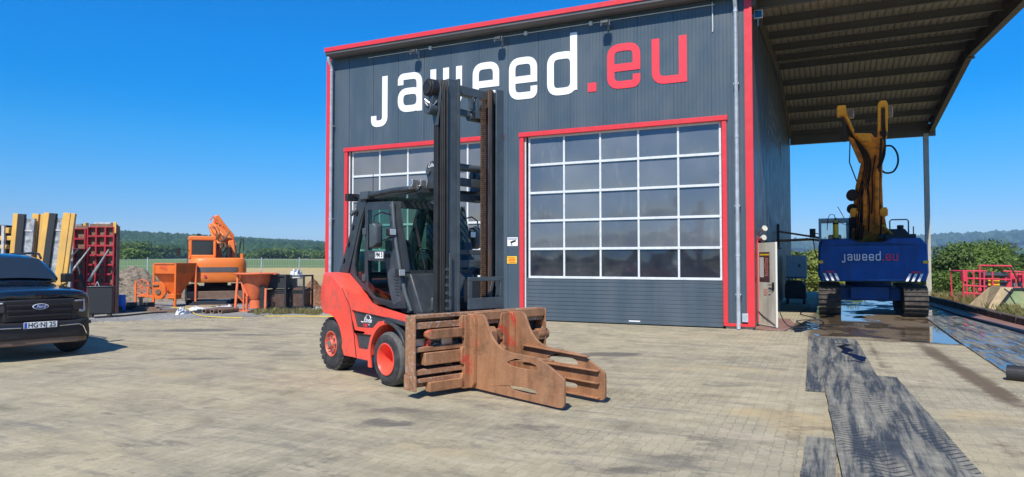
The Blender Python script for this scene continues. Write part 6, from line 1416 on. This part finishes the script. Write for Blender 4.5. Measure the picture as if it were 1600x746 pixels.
def heap(name, cx, cy, rx, ry, h, m, lab, cat, seed, n=26, rough=.35):
    g = MB(); m_ = n
    for i in range(m_+1):
        for k in range(m_+1):
            a, b = -1+2*i/m_, -1+2*k/m_; d = math.hypot(a, b); z = h*max(0, 1-d)**.8
            z *= 1+.5*rough*noise.noise(Vector((a*2.2+seed, b*2.2, seed))) + rough*.16*noise.noise(Vector((a*9+seed, b*9, seed)))
            g.v.append((cx+a*rx, cy+b*ry, z-.03))
    for i in range(m_):
        for k in range(m_): j = i*(m_+1)+k; g.f.append((j, j+1, j+m_+2, j+m_+1))
    o = g.build(name, m, None); return tag(o, lab, cat)
q = N('spoil'); c_ = q.ramp(q.noise(6, 9, .75), (.3, (.10, .075, .05)), (.5, (.30, .24, .17)), (.68, (.45, .39, .30)))
q.bsdf(c_, .95, 0, q.bump(q.noise(12, 9, .8), 1, .12)); M['spoil'] = q.m
heap('spoil_heap', X_(193, 31), 31.5, 2.4, 2.2, 1.55, M['spoil'], 'heap of earth and rubble between the crimson panels and the orange hopper', 'rubble heap', 3, 44, .9)
heap('spoil_heap', X_(262, 31), 31.0, 2.6, 1.5, .50, M['spoil'], 'low flat heap of earth under and behind the square hopper', 'rubble heap', 8, 44, .9)
heap('scrap_heap', X_(489, 27), 27.3, .85, .8, 1.05, M['rustmesh'], 'rust-brown scrap heap right of the black crates', 'scrap heap', 5, 30, .8)
g = MB(); 
for k in range(240):
    a = rnd.uniform(0, 6.28); d = rnd.random()**.5*2.2; s_ = rnd.uniform(.03, .11); x, y = X_(200, 31)+d*math.cos(a), 30.6+d*math.sin(a)*.9; z = max(0, 1.1*(1-(d/2.4)**2))*.9
    b_ = len(g.v); c = Vector((x, y, z)); vv = [c+Vector((rnd.uniform(-1, 1), rnd.uniform(-1, 1), rnd.uniform(-1, 1)))*s_ for _ in range(6)]; g.add(vv, [(0,1,2),(0,2,3),(0,3,4),(0,4,1),(5,2,1),(5,3,2),(5,4,3),(5,1,4)])
tag(g.build('rubble', M['spoil'], None), 'broken stones scattered over the big earth heap', 'rubble', kind='stuff')
tag(place(MB().cyl((0, 0, 0), (0, 0, .55), .14, n=20).cyl((0, 0, .55), (0, 0, .58), .145, n=20).build('blue_drum', M['bluebin'], None, .01), (X_(191, 24.0), 24.0, 0), 0), 'small bright blue drum at the foot of the earth heap', 'drum')
# timber and steel lying around, plastic sheets, pipes, hoses
lie = [('timber_beam', 195, 240, 25.6, .22, 'sleeper', 'dark timber beam lying in front of the earth heap, upper one'), ('timber_beam', 200, 232, 25.1, .12, 'sleeper', 'dark timber beam lying in front of the earth heap, lower one'),
       ('steel_plate', 252, 300, 24.2, .05, 'brownsteel', 'brown steel strip lying on the gravel below the square hopper'), ('timber_beam', 308, 366, 25.6, .14, 'brownsteel', 'brown timber beam lying in front of the orange excavator'),
       ('timber_beam', 330, 372, 24.8, .10, 'sleeper', 'short dark beam lying left of the round hopper')]
for nm, u0, u1, Z, h_, m, lab in lie:
    g = MB(); g.box(X_(u0, Z), X_(u1, Z), Z-.12, Z+.12, .0, h_); g.box(X_(u0, Z)+.2, X_(u1, Z)-.1, Z+.14, Z+.35, .0, h_*.8) ; tag(g.build(nm, M[m], None, .01), lab, 'beam' if nm == 'timber_beam' else 'steel strip')
g = MB(); g.cyl((X_(224, 25), 24.9, .0), (X_(224, 25), 24.9, .42), .06, n=14); g.cyl((X_(224, 25), 24.9, .42), (X_(224, 25), 24.9, .46), .11, n=14); tag(g.build('bollard_stub', M['tan'], None, smooth=True), 'short pale post standing before the dark timber beams', 'post')
for k in range(3):
    g = MB(); x = X_(322+12.5*k, 22.9); g.lathe([(0, .085), (0, .055), (.9, .055), (.9, .085), (0, .085)], (x, 22.8, .088), (.25, 1, 0), 18); o = g.build('steel_pipe', M['brownsteel'], None, smooth=True); tag(o, ['rusty pipe end on the gravel, leftmost of three', 'rusty pipe end on the gravel, middle of three', 'rusty pipe end on the gravel, rightmost of three'][k], 'pipe', 'rusty pipes on the gravel')
cable('yellow_hose', [(X_(270, 24.3), 24.3, .12), (X_(292, 24), 24, .1), (X_(300, 23.6), 23.6, .05), (X_(312, 21.9), 21.9, .03), (X_(345, 21.2), 21.2, .03), (X_(380, 21.0), 21.0, .03)], .013, M['hosey'], 'yellow hose winding over the gravel below the hoppers')
cable('yellow_hose', [(X_(415, 21.6), 21.6, .03), (X_(460, 21.55), 21.55, .03), (X_(500, 21.5), 21.5, .03), (X_(560, 21.3), 21.3, .03)], .013, M['hosey'], 'straight yellow hose running behind the forklift on the paving')
cable('black_hose', [(X_(150, 21.0), 21.0, .03), (X_(190, 21.6), 21.6, .03), (X_(235, 22.8), 22.8, .03), (X_(262, 23.2), 23.2, .03)], .03, M['black'], 'black hose lying along the gravel edge right of the car')
cable('grey_cable', [(X_(146, 17.5), 17.5, .5), (X_(149, 17.5), 17.5, .2), (X_(152, 17.8), 17.8, .03), (X_(148, 18.5), 18.5, .03), (X_(165, 19.5), 19.5, .02)], .008, M['zinc'], 'thin pale cable looping beside the car', 'cable') if False else None
def crumple(u0, u1, Z, h_, m, lab, seed):
    g = MB(); n1_, n2_ = 22, 8; xa, xb = X_(u0, Z), X_(u1, Z)
    for i in range(n1_+1):
        for k in range(n2_+1):
            s_, t_ = i/n1_, k/n2_; e = math.sin(math.pi*s_)**.5*math.sin(math.pi*t_)**.5
            g.v.append((xa+(xb-xa)*s_+.08*noise.noise(Vector((i, k, seed))), Z+(t_-.5)*.7+.25*math.sin(s_*5+seed), .01+h_*e*(.6+.8*abs(noise.noise(Vector((i*.55, k*.7, seed)))))))
    for i in range(n1_):
        for k in range(n2_): j = i*(n2_+1)+k; g.f.append((j, j+1, j+n2_+2, j+n2_+1))
    tag(g.build('plastic_sheet', m, None), lab, 'sheet')
crumple(292, 330, 24.2, .16, M['foil'], 'crumpled white plastic sheet lying before the orange excavator', 1.3)
crumple(335, 366, 24.9, .14, M['foil'], 'second white plastic sheet lying left of the round hopper', 5.1)
crumple(280, 296, 22.9, .22, M['foil'], 'small white plastic bundle on the gravel beneath the square hopper', 7.7)
crumple(304, 316, 26.5, .18, M['bluetarp'], 'small blue tarpaulin lying behind the plastic sheets', 3.7)
crumple(160, 205, 23.6, .10, M['leather'], 'black foil lying in front of the crimson formwork', 2.1)
crumple(494, 504, 24.4, .12, M['foil'], 'scrap of white foil by the rust-brown scrap heap', 4.4)
crumple(300, 360, 23.6, .12, M['leather'], 'black foil spread among the rusty pipes', 9.4)

# more odds and ends on the gravel
r3 = random.Random(4)
for i, (u, Z, L_, w_, h_, a_, m, nm, lab) in enumerate([
  (212, 24.3, 1.6, .14, .12, 8, 'sleeper', 'timber_beam', 'dark beam in front of the spoked orange wheel'), (232, 23.9, 1.1, .12, .10, -14, 'brownsteel', 'timber_beam', 'brown beam end pointing at the yellow hose'),
  (262, 23.4, .9, .30, .05, 20, 'brownsteel', 'steel_plate', 'flat brown plate beneath the square hopper outlet'), (318, 24.9, 1.4, .10, .09, 5, 'tan', 'plank', 'sandy plank in front of the dozer blade'),
  (345, 24.2, 1.2, .12, .07, -10, 'formw', 'plank', 'pale plank lying left of the round hopper legs'), (330, 25.6, 1.5, .2, .16, 3, 'leather', 'steel_beam', 'black beam under the dozer blade of the orange excavator'),
  (405, 23.3, .7, .10, .06, 12, 'sleeper', 'plank', 'short dark plank in front of the round hopper base'), (175, 23.9, .8, .25, .18, -6, 'leather', 'steel_beam', 'black block by the blue drum')]):
    g = MB(); g.box(-L_/2, L_/2, -w_/2, w_/2, 0, h_); g.box(-L_/2+.1, L_/2-.15, -w_*.3, w_*.35, h_, h_*1.5); o = g.build(nm, M[m], None, .008); place(o, (X_(u, Z), Z, .01), R(a_)); tag(o, lab, nm.replace('_', ' '))
# thin wire fence behind the lot
t = thing('wire_fence', 'thin wire fence on grey posts behind the hoppers and excavator', 'fence', (0, 0, 0))
fx = [X_(u, 37) for u in (-60, 20, 110, 231, 320, 409, 468, 530)]
for x in fx: g = MB(); g.cyl((x, 37, -.15), (x, 37, 1.95), .03, n=8); g.build('post', M['zinc'], t)
g = MB()
for z in (.15, .6, 1.05, 1.5, 1.85): g.beam((fx[0], 37, z), (fx[-1], 37, z), .007, .007)
for k in range(150): x = fx[0]+(fx[-1]-fx[0])*k/150; g.box(x-.0025, x+.0025, 36.997, 37.003, .1, 1.85)
g.build('wire_mesh', M['zinc'], t)

# ------------------------------------------------------------------ right side: red lift, green skip
LZ = 28.5
t = thing('work_platform', 'red lifting platform basket with railings and a yellow sign beyond the sleepers', 'work platform', (X_(1502, LZ), LZ, 0), R(-8))
def u2(u): return X_(u, LZ)-X_(1502, LZ)
def v2(v): return Z_(v, LZ)
g = MB()
g.box(u2(1503), u2(1556), -.1, 1.0, v2(476), v2(465)); g.build('deck', M['pinkred'], t, .02)
g = MB(); [g.box(u2(1512+6*k), u2(1515+6*k), -.112, -.101, v2(473), v2(468)) for k in range(7)]; g.build('deck_cutouts', M['pinkwhite'], t)
g = MB()
for ua, va, ub, vb in ((1503,424,1503,465),(1508,424,1508,465),(1527,415,1527,465),(1533,424,1533,465),(1503,424,1530,424),(1527,415,1572,416),(1572,416,1572,424),(1503,446,1575,450),(1560,424,1640,427),(1571,424,1571,459),(1578,426,1578,459),(1597,426,1597,450),(1588,426,1588,450),(1545,424,1545,465),(1518,424,1518,465),(1503,435,1572,437),(1503,458,1560,460),(1606,427,1606,462),(1576,458,1640,459),(1576,449,1640,450),(1620,427,1620,470)):
    g.cyl((u2(ua), -.05, v2(va)), (u2(ub), -.05, v2(vb)), .034, n=8)
for ua, va, ub, vb in ((1503,424,1503,465),(1503,424,1555,424),(1555,424,1555,465)): g.cyl((u2(ua), .95, v2(va)), (u2(ub), .95, v2(vb)), .03, n=8)
g.cyl((u2(1503), -.05, v2(424)), (u2(1503), .95, v2(424)), .03, n=8); g.build('railing', M['pinkred'], t, smooth=True)
g = MB(); g.box(u2(1502), u2(1507), -.1, .1, v2(440), v2(423)); g.box(u2(1523), u2(1528), -.12, .0, v2(455), v2(450)); g.add([(u2(1568), -.12, v2(440)), (u2(1573), -.12, v2(452)), (u2(1562), -.12, v2(452)), (u2(1568), .0, v2(440)), (u2(1573), .0, v2(452)), (u2(1562), .0, v2(452))], [(0,1,2),(3,5,4),(0,3,4,1),(1,4,5,2),(2,5,3,0)]); g.build('control_box', M['pinkred'], t, .01)
g = MB(); g.box(u2(1534), u2(1566), .1, .5, v2(466), v2(426)); g.cyl((u2(1532), .05, v2(430)), (u2(1567), .05, v2(430)), .10, n=12); g.cyl((u2(1534), .05, v2(455)), (u2(1565), .05, v2(455)), .12, n=12); g.build('machine_cover', M['dgrey'], t, .04)
g = MB(); g.box(u2(1541), u2(1557), .06, .09, v2(446), v2(434)); g.build('yellow_sign', M['signy'], t)
g = MB(); [g.box(u2(1543), u2(1555), .052, .059, v2(v_+.9), v2(v_)) for v_ in (437, 440, 443)]; g.build('sign_print', M['inkr'], t)
g = MB(); g.box(u2(1575), u2(1600), .3, .9, v2(458), v2(440)); g.build('tank', M['teal'], t, .04)
g = MB(); g.box(u2(1578), u2(1640), .25, .6, v2(440), v2(428)); g.box(u2(1586), u2(1592), .1, .24, v2(440), v2(428)); g.box(u2(1574), u2(1612), .9, 1.6, v2(470), v2(432)); g.beam((u2(1560), 1.2, v2(462)), (u2(1640), 1.4, v2(436)), .25, .3); g.build('hydraulic_unit', M['pinkred'], t, .03)
t = thing('tipping_skip', 'pale green and sandy steel skip lying beside the sleeper edging', 'skip', (X_(1545, 23.5), 23.5, 0), R(-10))
g = MB(); g.loft([[(.1, 0, -.1), (2.6, 0, -.1), (2.6, 1.8, -.1), (.1, 1.8, -.1)], [(.75, .1, .80), (2.7, .1, .80), (2.7, 1.7, .80), (.75, 1.7, .80)]]); sk = g.build('body', M['olive'], t, .015)
g = MB(); g.beam((.75, .08, .82), (2.7, .08, .82), .07, .06); g.beam((.10, -.03, -.05), (.74, .06, .80), .06, .08); g.beam((.75, .1, .82), (.75, 1.7, .82), .07, .06); g.build('rim', M['leather'], sk)
g = MB(); g.add([(-.15, .05, -.02), (.12, -.02, -.02), (.76, .05, .86), (.44, .2, .86), (-.15, 1.6, -.02), (.76, 1.6, .86)], [(0,1,2,3),(0,3,5,4),(3,2,5)]); g.build('sand_slope', M['tan'], sk)
g = MB(); g.beam((.42, -.5, 1.58), (1.15, -.5, .05), .035, .035); o = g.build('leaning_bar', M['leather'], None); place(o, (X_(1545, 23.5), 23.5, 0), R(-10)); tag(o, 'thin dark bar leaning in front of the green skip', 'bar')
# ------------------------------------------------------------------ vegetation
def leafmat(name, lo, mid, hi):
    q = N(name); g_ = q.n('NewGeometry'); a = q.noise(.9, 5, .7, g_.outputs['Position']); r_ = g_.outputs['Random Per Island']
    c = q.ramp(r_, (0, lo), (.5, mid), (1, hi)); c = q.mix(1, c, q.ramp(a, (.3, .7), (.7, 1.25)), 'MULTIPLY')
    b = q.n('BsdfPrincipled'); q.l(c, b.inputs[0]); b.inputs['Roughness'].default_value = .6; b.inputs['Specular IOR Level'].default_value = .25
    t = q.n('BsdfTranslucent'); q.l(c, t.inputs[0]); m = q.n('MixShader'); m.inputs[0].default_value = .3; q.l(b.outputs[0], m.inputs[1]); q.l(t.outputs[0], m.inputs[2]); q.l(m.outputs[0], q.out.inputs[0]); return q.m
M['leaf'] = leafmat('bush_leaves', (.07, .12, .025), (.12, .20, .035), (.22, .28, .06))
M['leafd'] = leafmat('dark_leaves', (.055, .10, .025), (.09, .155, .035), (.15, .20, .05))
M['leafy'] = leafmat('yellowish_leaves', (.12, .17, .03), (.20, .25, .05), (.30, .32, .08))
def crown(mb, lobes, n, s, rr):
    for _ in range(n):
        (cx, cy, cz, rx, ry, rz) = lobes[rr.randrange(len(lobes))]
        while True:
            d = Vector((rr.gauss(0, 1), rr.gauss(0, 1), rr.gauss(0, 1)))
            if d.length > .01: break
        d.normalize(); k = (rr.random()**.45)*(1+.22*noise.noise(d*2.3+Vector((cx, cy, cz))))+.0
        if rr.random() < .06: k *= 1.18
        p = Vector((cx+d.x*rx*k, cy+d.y*ry*k, cz+d.z*rz*k))
        if p.z < -.05: continue
        a = Vector((rr.gauss(0, 1), rr.gauss(0, 1), rr.gauss(0, .7))).normalized(); b = a.cross(d+Vector((0, 0, .3))).normalized(); q_ = s*rr.uniform(.6, 1.35)
        n0 = len(mb.v); mb.v += [tuple(p-a*q_), tuple(p+b*q_*.45), tuple(p+a*q_), tuple(p-b*q_*.45)]; mb.f.append((n0, n0+1, n0+2, n0+3))
def bush(name, cat, x, y, z0, w, h, n, m, lab, seed, leaf=.09, group=None, trunk=True):
    rr = random.Random(seed); t = thing(name, lab, cat, (x, y, z0), 0, group); lobes = []
    for k in range(9):
        a = rr.uniform(0, 6.28); d = rr.uniform(.1, .62); r_ = rr.uniform(.24, .46); zz = rr.uniform(.28, .80)
        lobes.append((w*.5*d*math.cos(a)*1.1, w*.5*d*math.sin(a), h*zz, w*.5*r_*1.2, w*.5*r_*1.1, h*r_*.55))
    lobes.append((0, 0, h*.30, w*.46, w*.42, h*.30))
    g = MB(); crown(g, lobes, n, leaf, rr); g.mesh; m_ = bpy.data.meshes.new('crown'); m_.from_pydata(g.v, [], g.f); m_.materials.append(m); o = bpy.data.objects.new('crown', m_); COL.objects.link(o); o.parent = t
    g = MB()
    for k, l in enumerate(lobes[:6]): g.tube([(rr.uniform(-.1, .1), rr.uniform(-.1, .1), -.1), (l[0]*.4, l[1]*.4, l[2]*.4), (l[0]*.9, l[1]*.9, l[2]*.9)], [.05*h/3, .03*h/3, .012], 6)
    g.build('stems', M['bark'], t); return t
def XR(u, Z): return (u-800)/1060*Z
specs = [ # u, Z, z0, width, height, leaves, mat, label
 (1470, 43, -1.2, 5.6, 4.3, 11000, 'leafd', 'dense green bush immediately right of the white canopy column'),
 (1522, 45, -1.2, 6.2, 4.7, 12000, 'leaf', 'mid green bush behind the left half of the red platform'),
 (1500, 40, -1.2, 4.0, 3.3, 6500, 'leaf', 'lower bright bush between column and red platform'),
 (1577, 47, -1.3, 6.8, 4.2, 10000, 'leafd', 'dark green bush behind the right half of the red platform'),
 (1640, 44, -1.2, 6.6, 4.2, 7000, 'leaf', 'green bush cut by the right picture edge'),
 (1268, 50, -1.2, 4.6, 4.2, 9000, 'leafy', 'yellow-green bush beside the blue excavator cab seen through the bay'),
 (1238, 53, -1.2, 4.4, 4.0, 7000, 'leaf', 'green bush showing behind the white cabinet'),
 (1320, 54, -1.2, 6.0, 3.4, 4000, 'leafy', 'low bush hidden mostly behind the blue counterweight'),
 (1410, 54, -1.2, 7.0, 3.8, 6000, 'leaf', 'low bush behind the right end of the blue machine'),
 (1548, 62, -1.3, 8.0, 5.2, 7000, 'leafd', 'taller far bush rising behind the red platform rail')]
for i, (u, Z, z0, w_, h_, n_, m, lab) in enumerate(specs): bush('bush', 'bush', XR(u, Z), Z, z0, w_, h_, n_, M[m], lab, 40+i, .085*(Z/33), 'bushes beyond the wash bay')
M['dry'] = leafmat('dry_grass', (.20, .17, .07), (.30, .25, .11), (.22, .26, .08))
# weeds at the gravel edge
rr = random.Random(5)
def tufts(name, pts, m, lab, s=.16):
    g = MB()
    for (x, y, k_) in pts:
        for _ in range(k_):
            a = rr.uniform(0, 6.28); l = s*rr.uniform(.5, 1.4); bx, by = x+rr.gauss(0, .06), y+rr.gauss(0, .06); tx, ty = math.cos(a)*l*.5, math.sin(a)*l*.5; wx_, wy_ = -math.sin(a)*.006, math.cos(a)*.006; n0 = len(g.v)
            g.v += [(bx-wx_, by-wy_, 0), (bx+wx_, by+wy_, 0), (bx+tx*.5+wx_, by+ty*.5+wy_, l*.7), (bx+tx, by+ty, l)]; g.f.append((n0, n0+1, n0+2)); g.f.append((n0, n0+2, n0+3))
    o = g.build(name, m, None); tag(o, lab, 'grass', kind='stuff')
tufts('grass_tufts', [(X_(rr.uniform(405, 505), 23), 22.9+rr.gauss(0, .35), 22) for _ in range(60)], M['dry'], 'dry grass and weeds growing along the edge in front of the crates')
tufts('grass_tufts', [(*list(bw(7.3+rr.uniform(0, 2.5)-.06*y_, y_, 0))[:2], 26) for y_ in [rr.uniform(-2, 20) for _ in range(240)]], M['dry'], 'grass growing behind the timber sleepers on the right', .30)
# hedge rows and single trees far out in the fields on the left
for i, (u, D, w_, h_, m, lab) in enumerate([(202, 250, 22, 7, 'leafd', 'dark hedge clump at the foot of the wooded hill, left'), (222, 225, 12, 6, 'leafd', 'rounded field tree just left of the square hopper'), (196, 300, 30, 5, 'leafd', 'low hedge in the green field below the wood'), (205, 170, 10, 3.4, 'leaf', 'single shrub in the green field'), (185, 330, 26, 7, 'leafd', 'field trees beside the crimson panels'),
        (248, 330, 26, 8, 'leafd', 'far field trees behind the square hopper'), (420, 300, 40, 6, 'leafd', 'hedge at the field edge behind the wire fence, left part'), (455, 310, 40, 6, 'leafd', 'hedge at the field edge behind the wire fence, middle part'), (492, 300, 36, 6, 'leafd', 'hedge at the field edge beside the hall corner')]):
    x = XR(u, D); bush('field_tree', 'tree', x, D, hterrain(x, D)-.3, w_, h_, 2600, M[m], lab, 80+i, .55*D/250, 'trees and hedges out in the fields')
# wooded hills: thousands of crowns
def forest(name, lab, az0, az1, r0, r1, n, size, m, seed):
    rr = random.Random(seed); g = MB()
    base = []
    for k in range(6): a = 2*math.pi*k/6; base.append((math.cos(a), math.sin(a), -.1))
    for k in range(6): a = 2*math.pi*(k+.5)/6; base.append((math.cos(a)*.78, math.sin(a)*.78, .45))
    base.append((0, 0, .82))
    fs = [(k, (k+1) % 6, 6+k) for k in range(6)]+[((k+1) % 6, 6+(k+1) % 6, 6+k) for k in range(6)]+[(6+k, 6+(k+1) % 6, 12) for k in range(6)]
    for _ in range(n):
        a = rr.uniform(az0, az1); r = r0+(r1-r0)*rr.random()**.8; x, y = r*math.sin(a), r*math.cos(a); z = hterrain(x, y); s_ = size*rr.uniform(.6, 1.4)*(1 if r < 1500 else 2.2)
        n0 = len(g.v); g.v += [(x+b[0]*s_*rr.uniform(.75, 1.25), y+b[1]*s_*rr.uniform(.75, 1.25), z+s_*.5+b[2]*s_*rr.uniform(.8, 1.5)) for b in base]; g.f += [tuple(i+n0 for i in f) for f in fs]
    m_ = bpy.data.meshes.new(name); m_.from_pydata(g.v, [], g.f); m_.materials.append(m); o = bpy.data.objects.new(name, m_); COL.objects.link(o)
    tag(o, lab, 'forest', kind='stuff')
q = N('forest_canopy'); g_ = q.n('NewGeometry'); c = q.ramp(g_.outputs['Random Per Island'], (0, (.020, .052, .024)), (.5, (.034, .076, .032)), (1, (.056, .098, .038)))
c = q.mix(1, c, q.ramp(q.noise(.006, 5, .6, g_.outputs['Position']), (.35, .65), (.65, 1.3)), 'MULTIPLY')
q.bsdf(c, .9, 0, q.bump(q.noise(.8, 4, .7, g_.outputs['Position']), .9, 1.5), Specular_IOR_Level=.1); M['forest'] = q.m
forest('forest', 'dark green wood covering the long hill on the left', R(-38), R(-12), 520, 1330, 17000, 5.2, M['forest'], 1)
forest('forest', 'far bluish wooded ridge on the horizon at the right', R(18), R(42), 2500, 3600, 5000, 9, M['forest'], 2)
# trees standing far behind the photographer, seen mirrored in the glazing
for i in range(12):
    a = math.pi+R(-40+i*9+20); D = 62+6*math.sin(i*2.3); bush('distant_tree', 'tree', D*math.sin(a), D*math.cos(a), -.3, 11, 3.4+1.2*math.sin(i*1.7), 1500, M['leafd'], 'tree in the row behind the photographer', 200+i, .5, 'trees behind the photographer')

# ------------------------------------------------------------------ air
HZ = MB(); HZ.box(-2700, 2700, -140, 4100, -40, 112) ; hz = HZ.build('haze', bpy.data.materials.new('air'), None)
hm = hz.data.materials[0]; hm.use_nodes = True; nt_ = hm.node_tree; nt_.nodes.clear()
vo_ = nt_.nodes.new('ShaderNodeVolumePrincipled'); vo_.inputs['Color'].default_value = (.48, .72, 1, 1); vo_.inputs['Density'].default_value = .00022; vo_.inputs['Anisotropy'].default_value = .0
oo = nt_.nodes.new('ShaderNodeOutputMaterial'); nt_.links.new(vo_.outputs[0], oo.inputs['Volume']); tag(hz, kind='stuff')
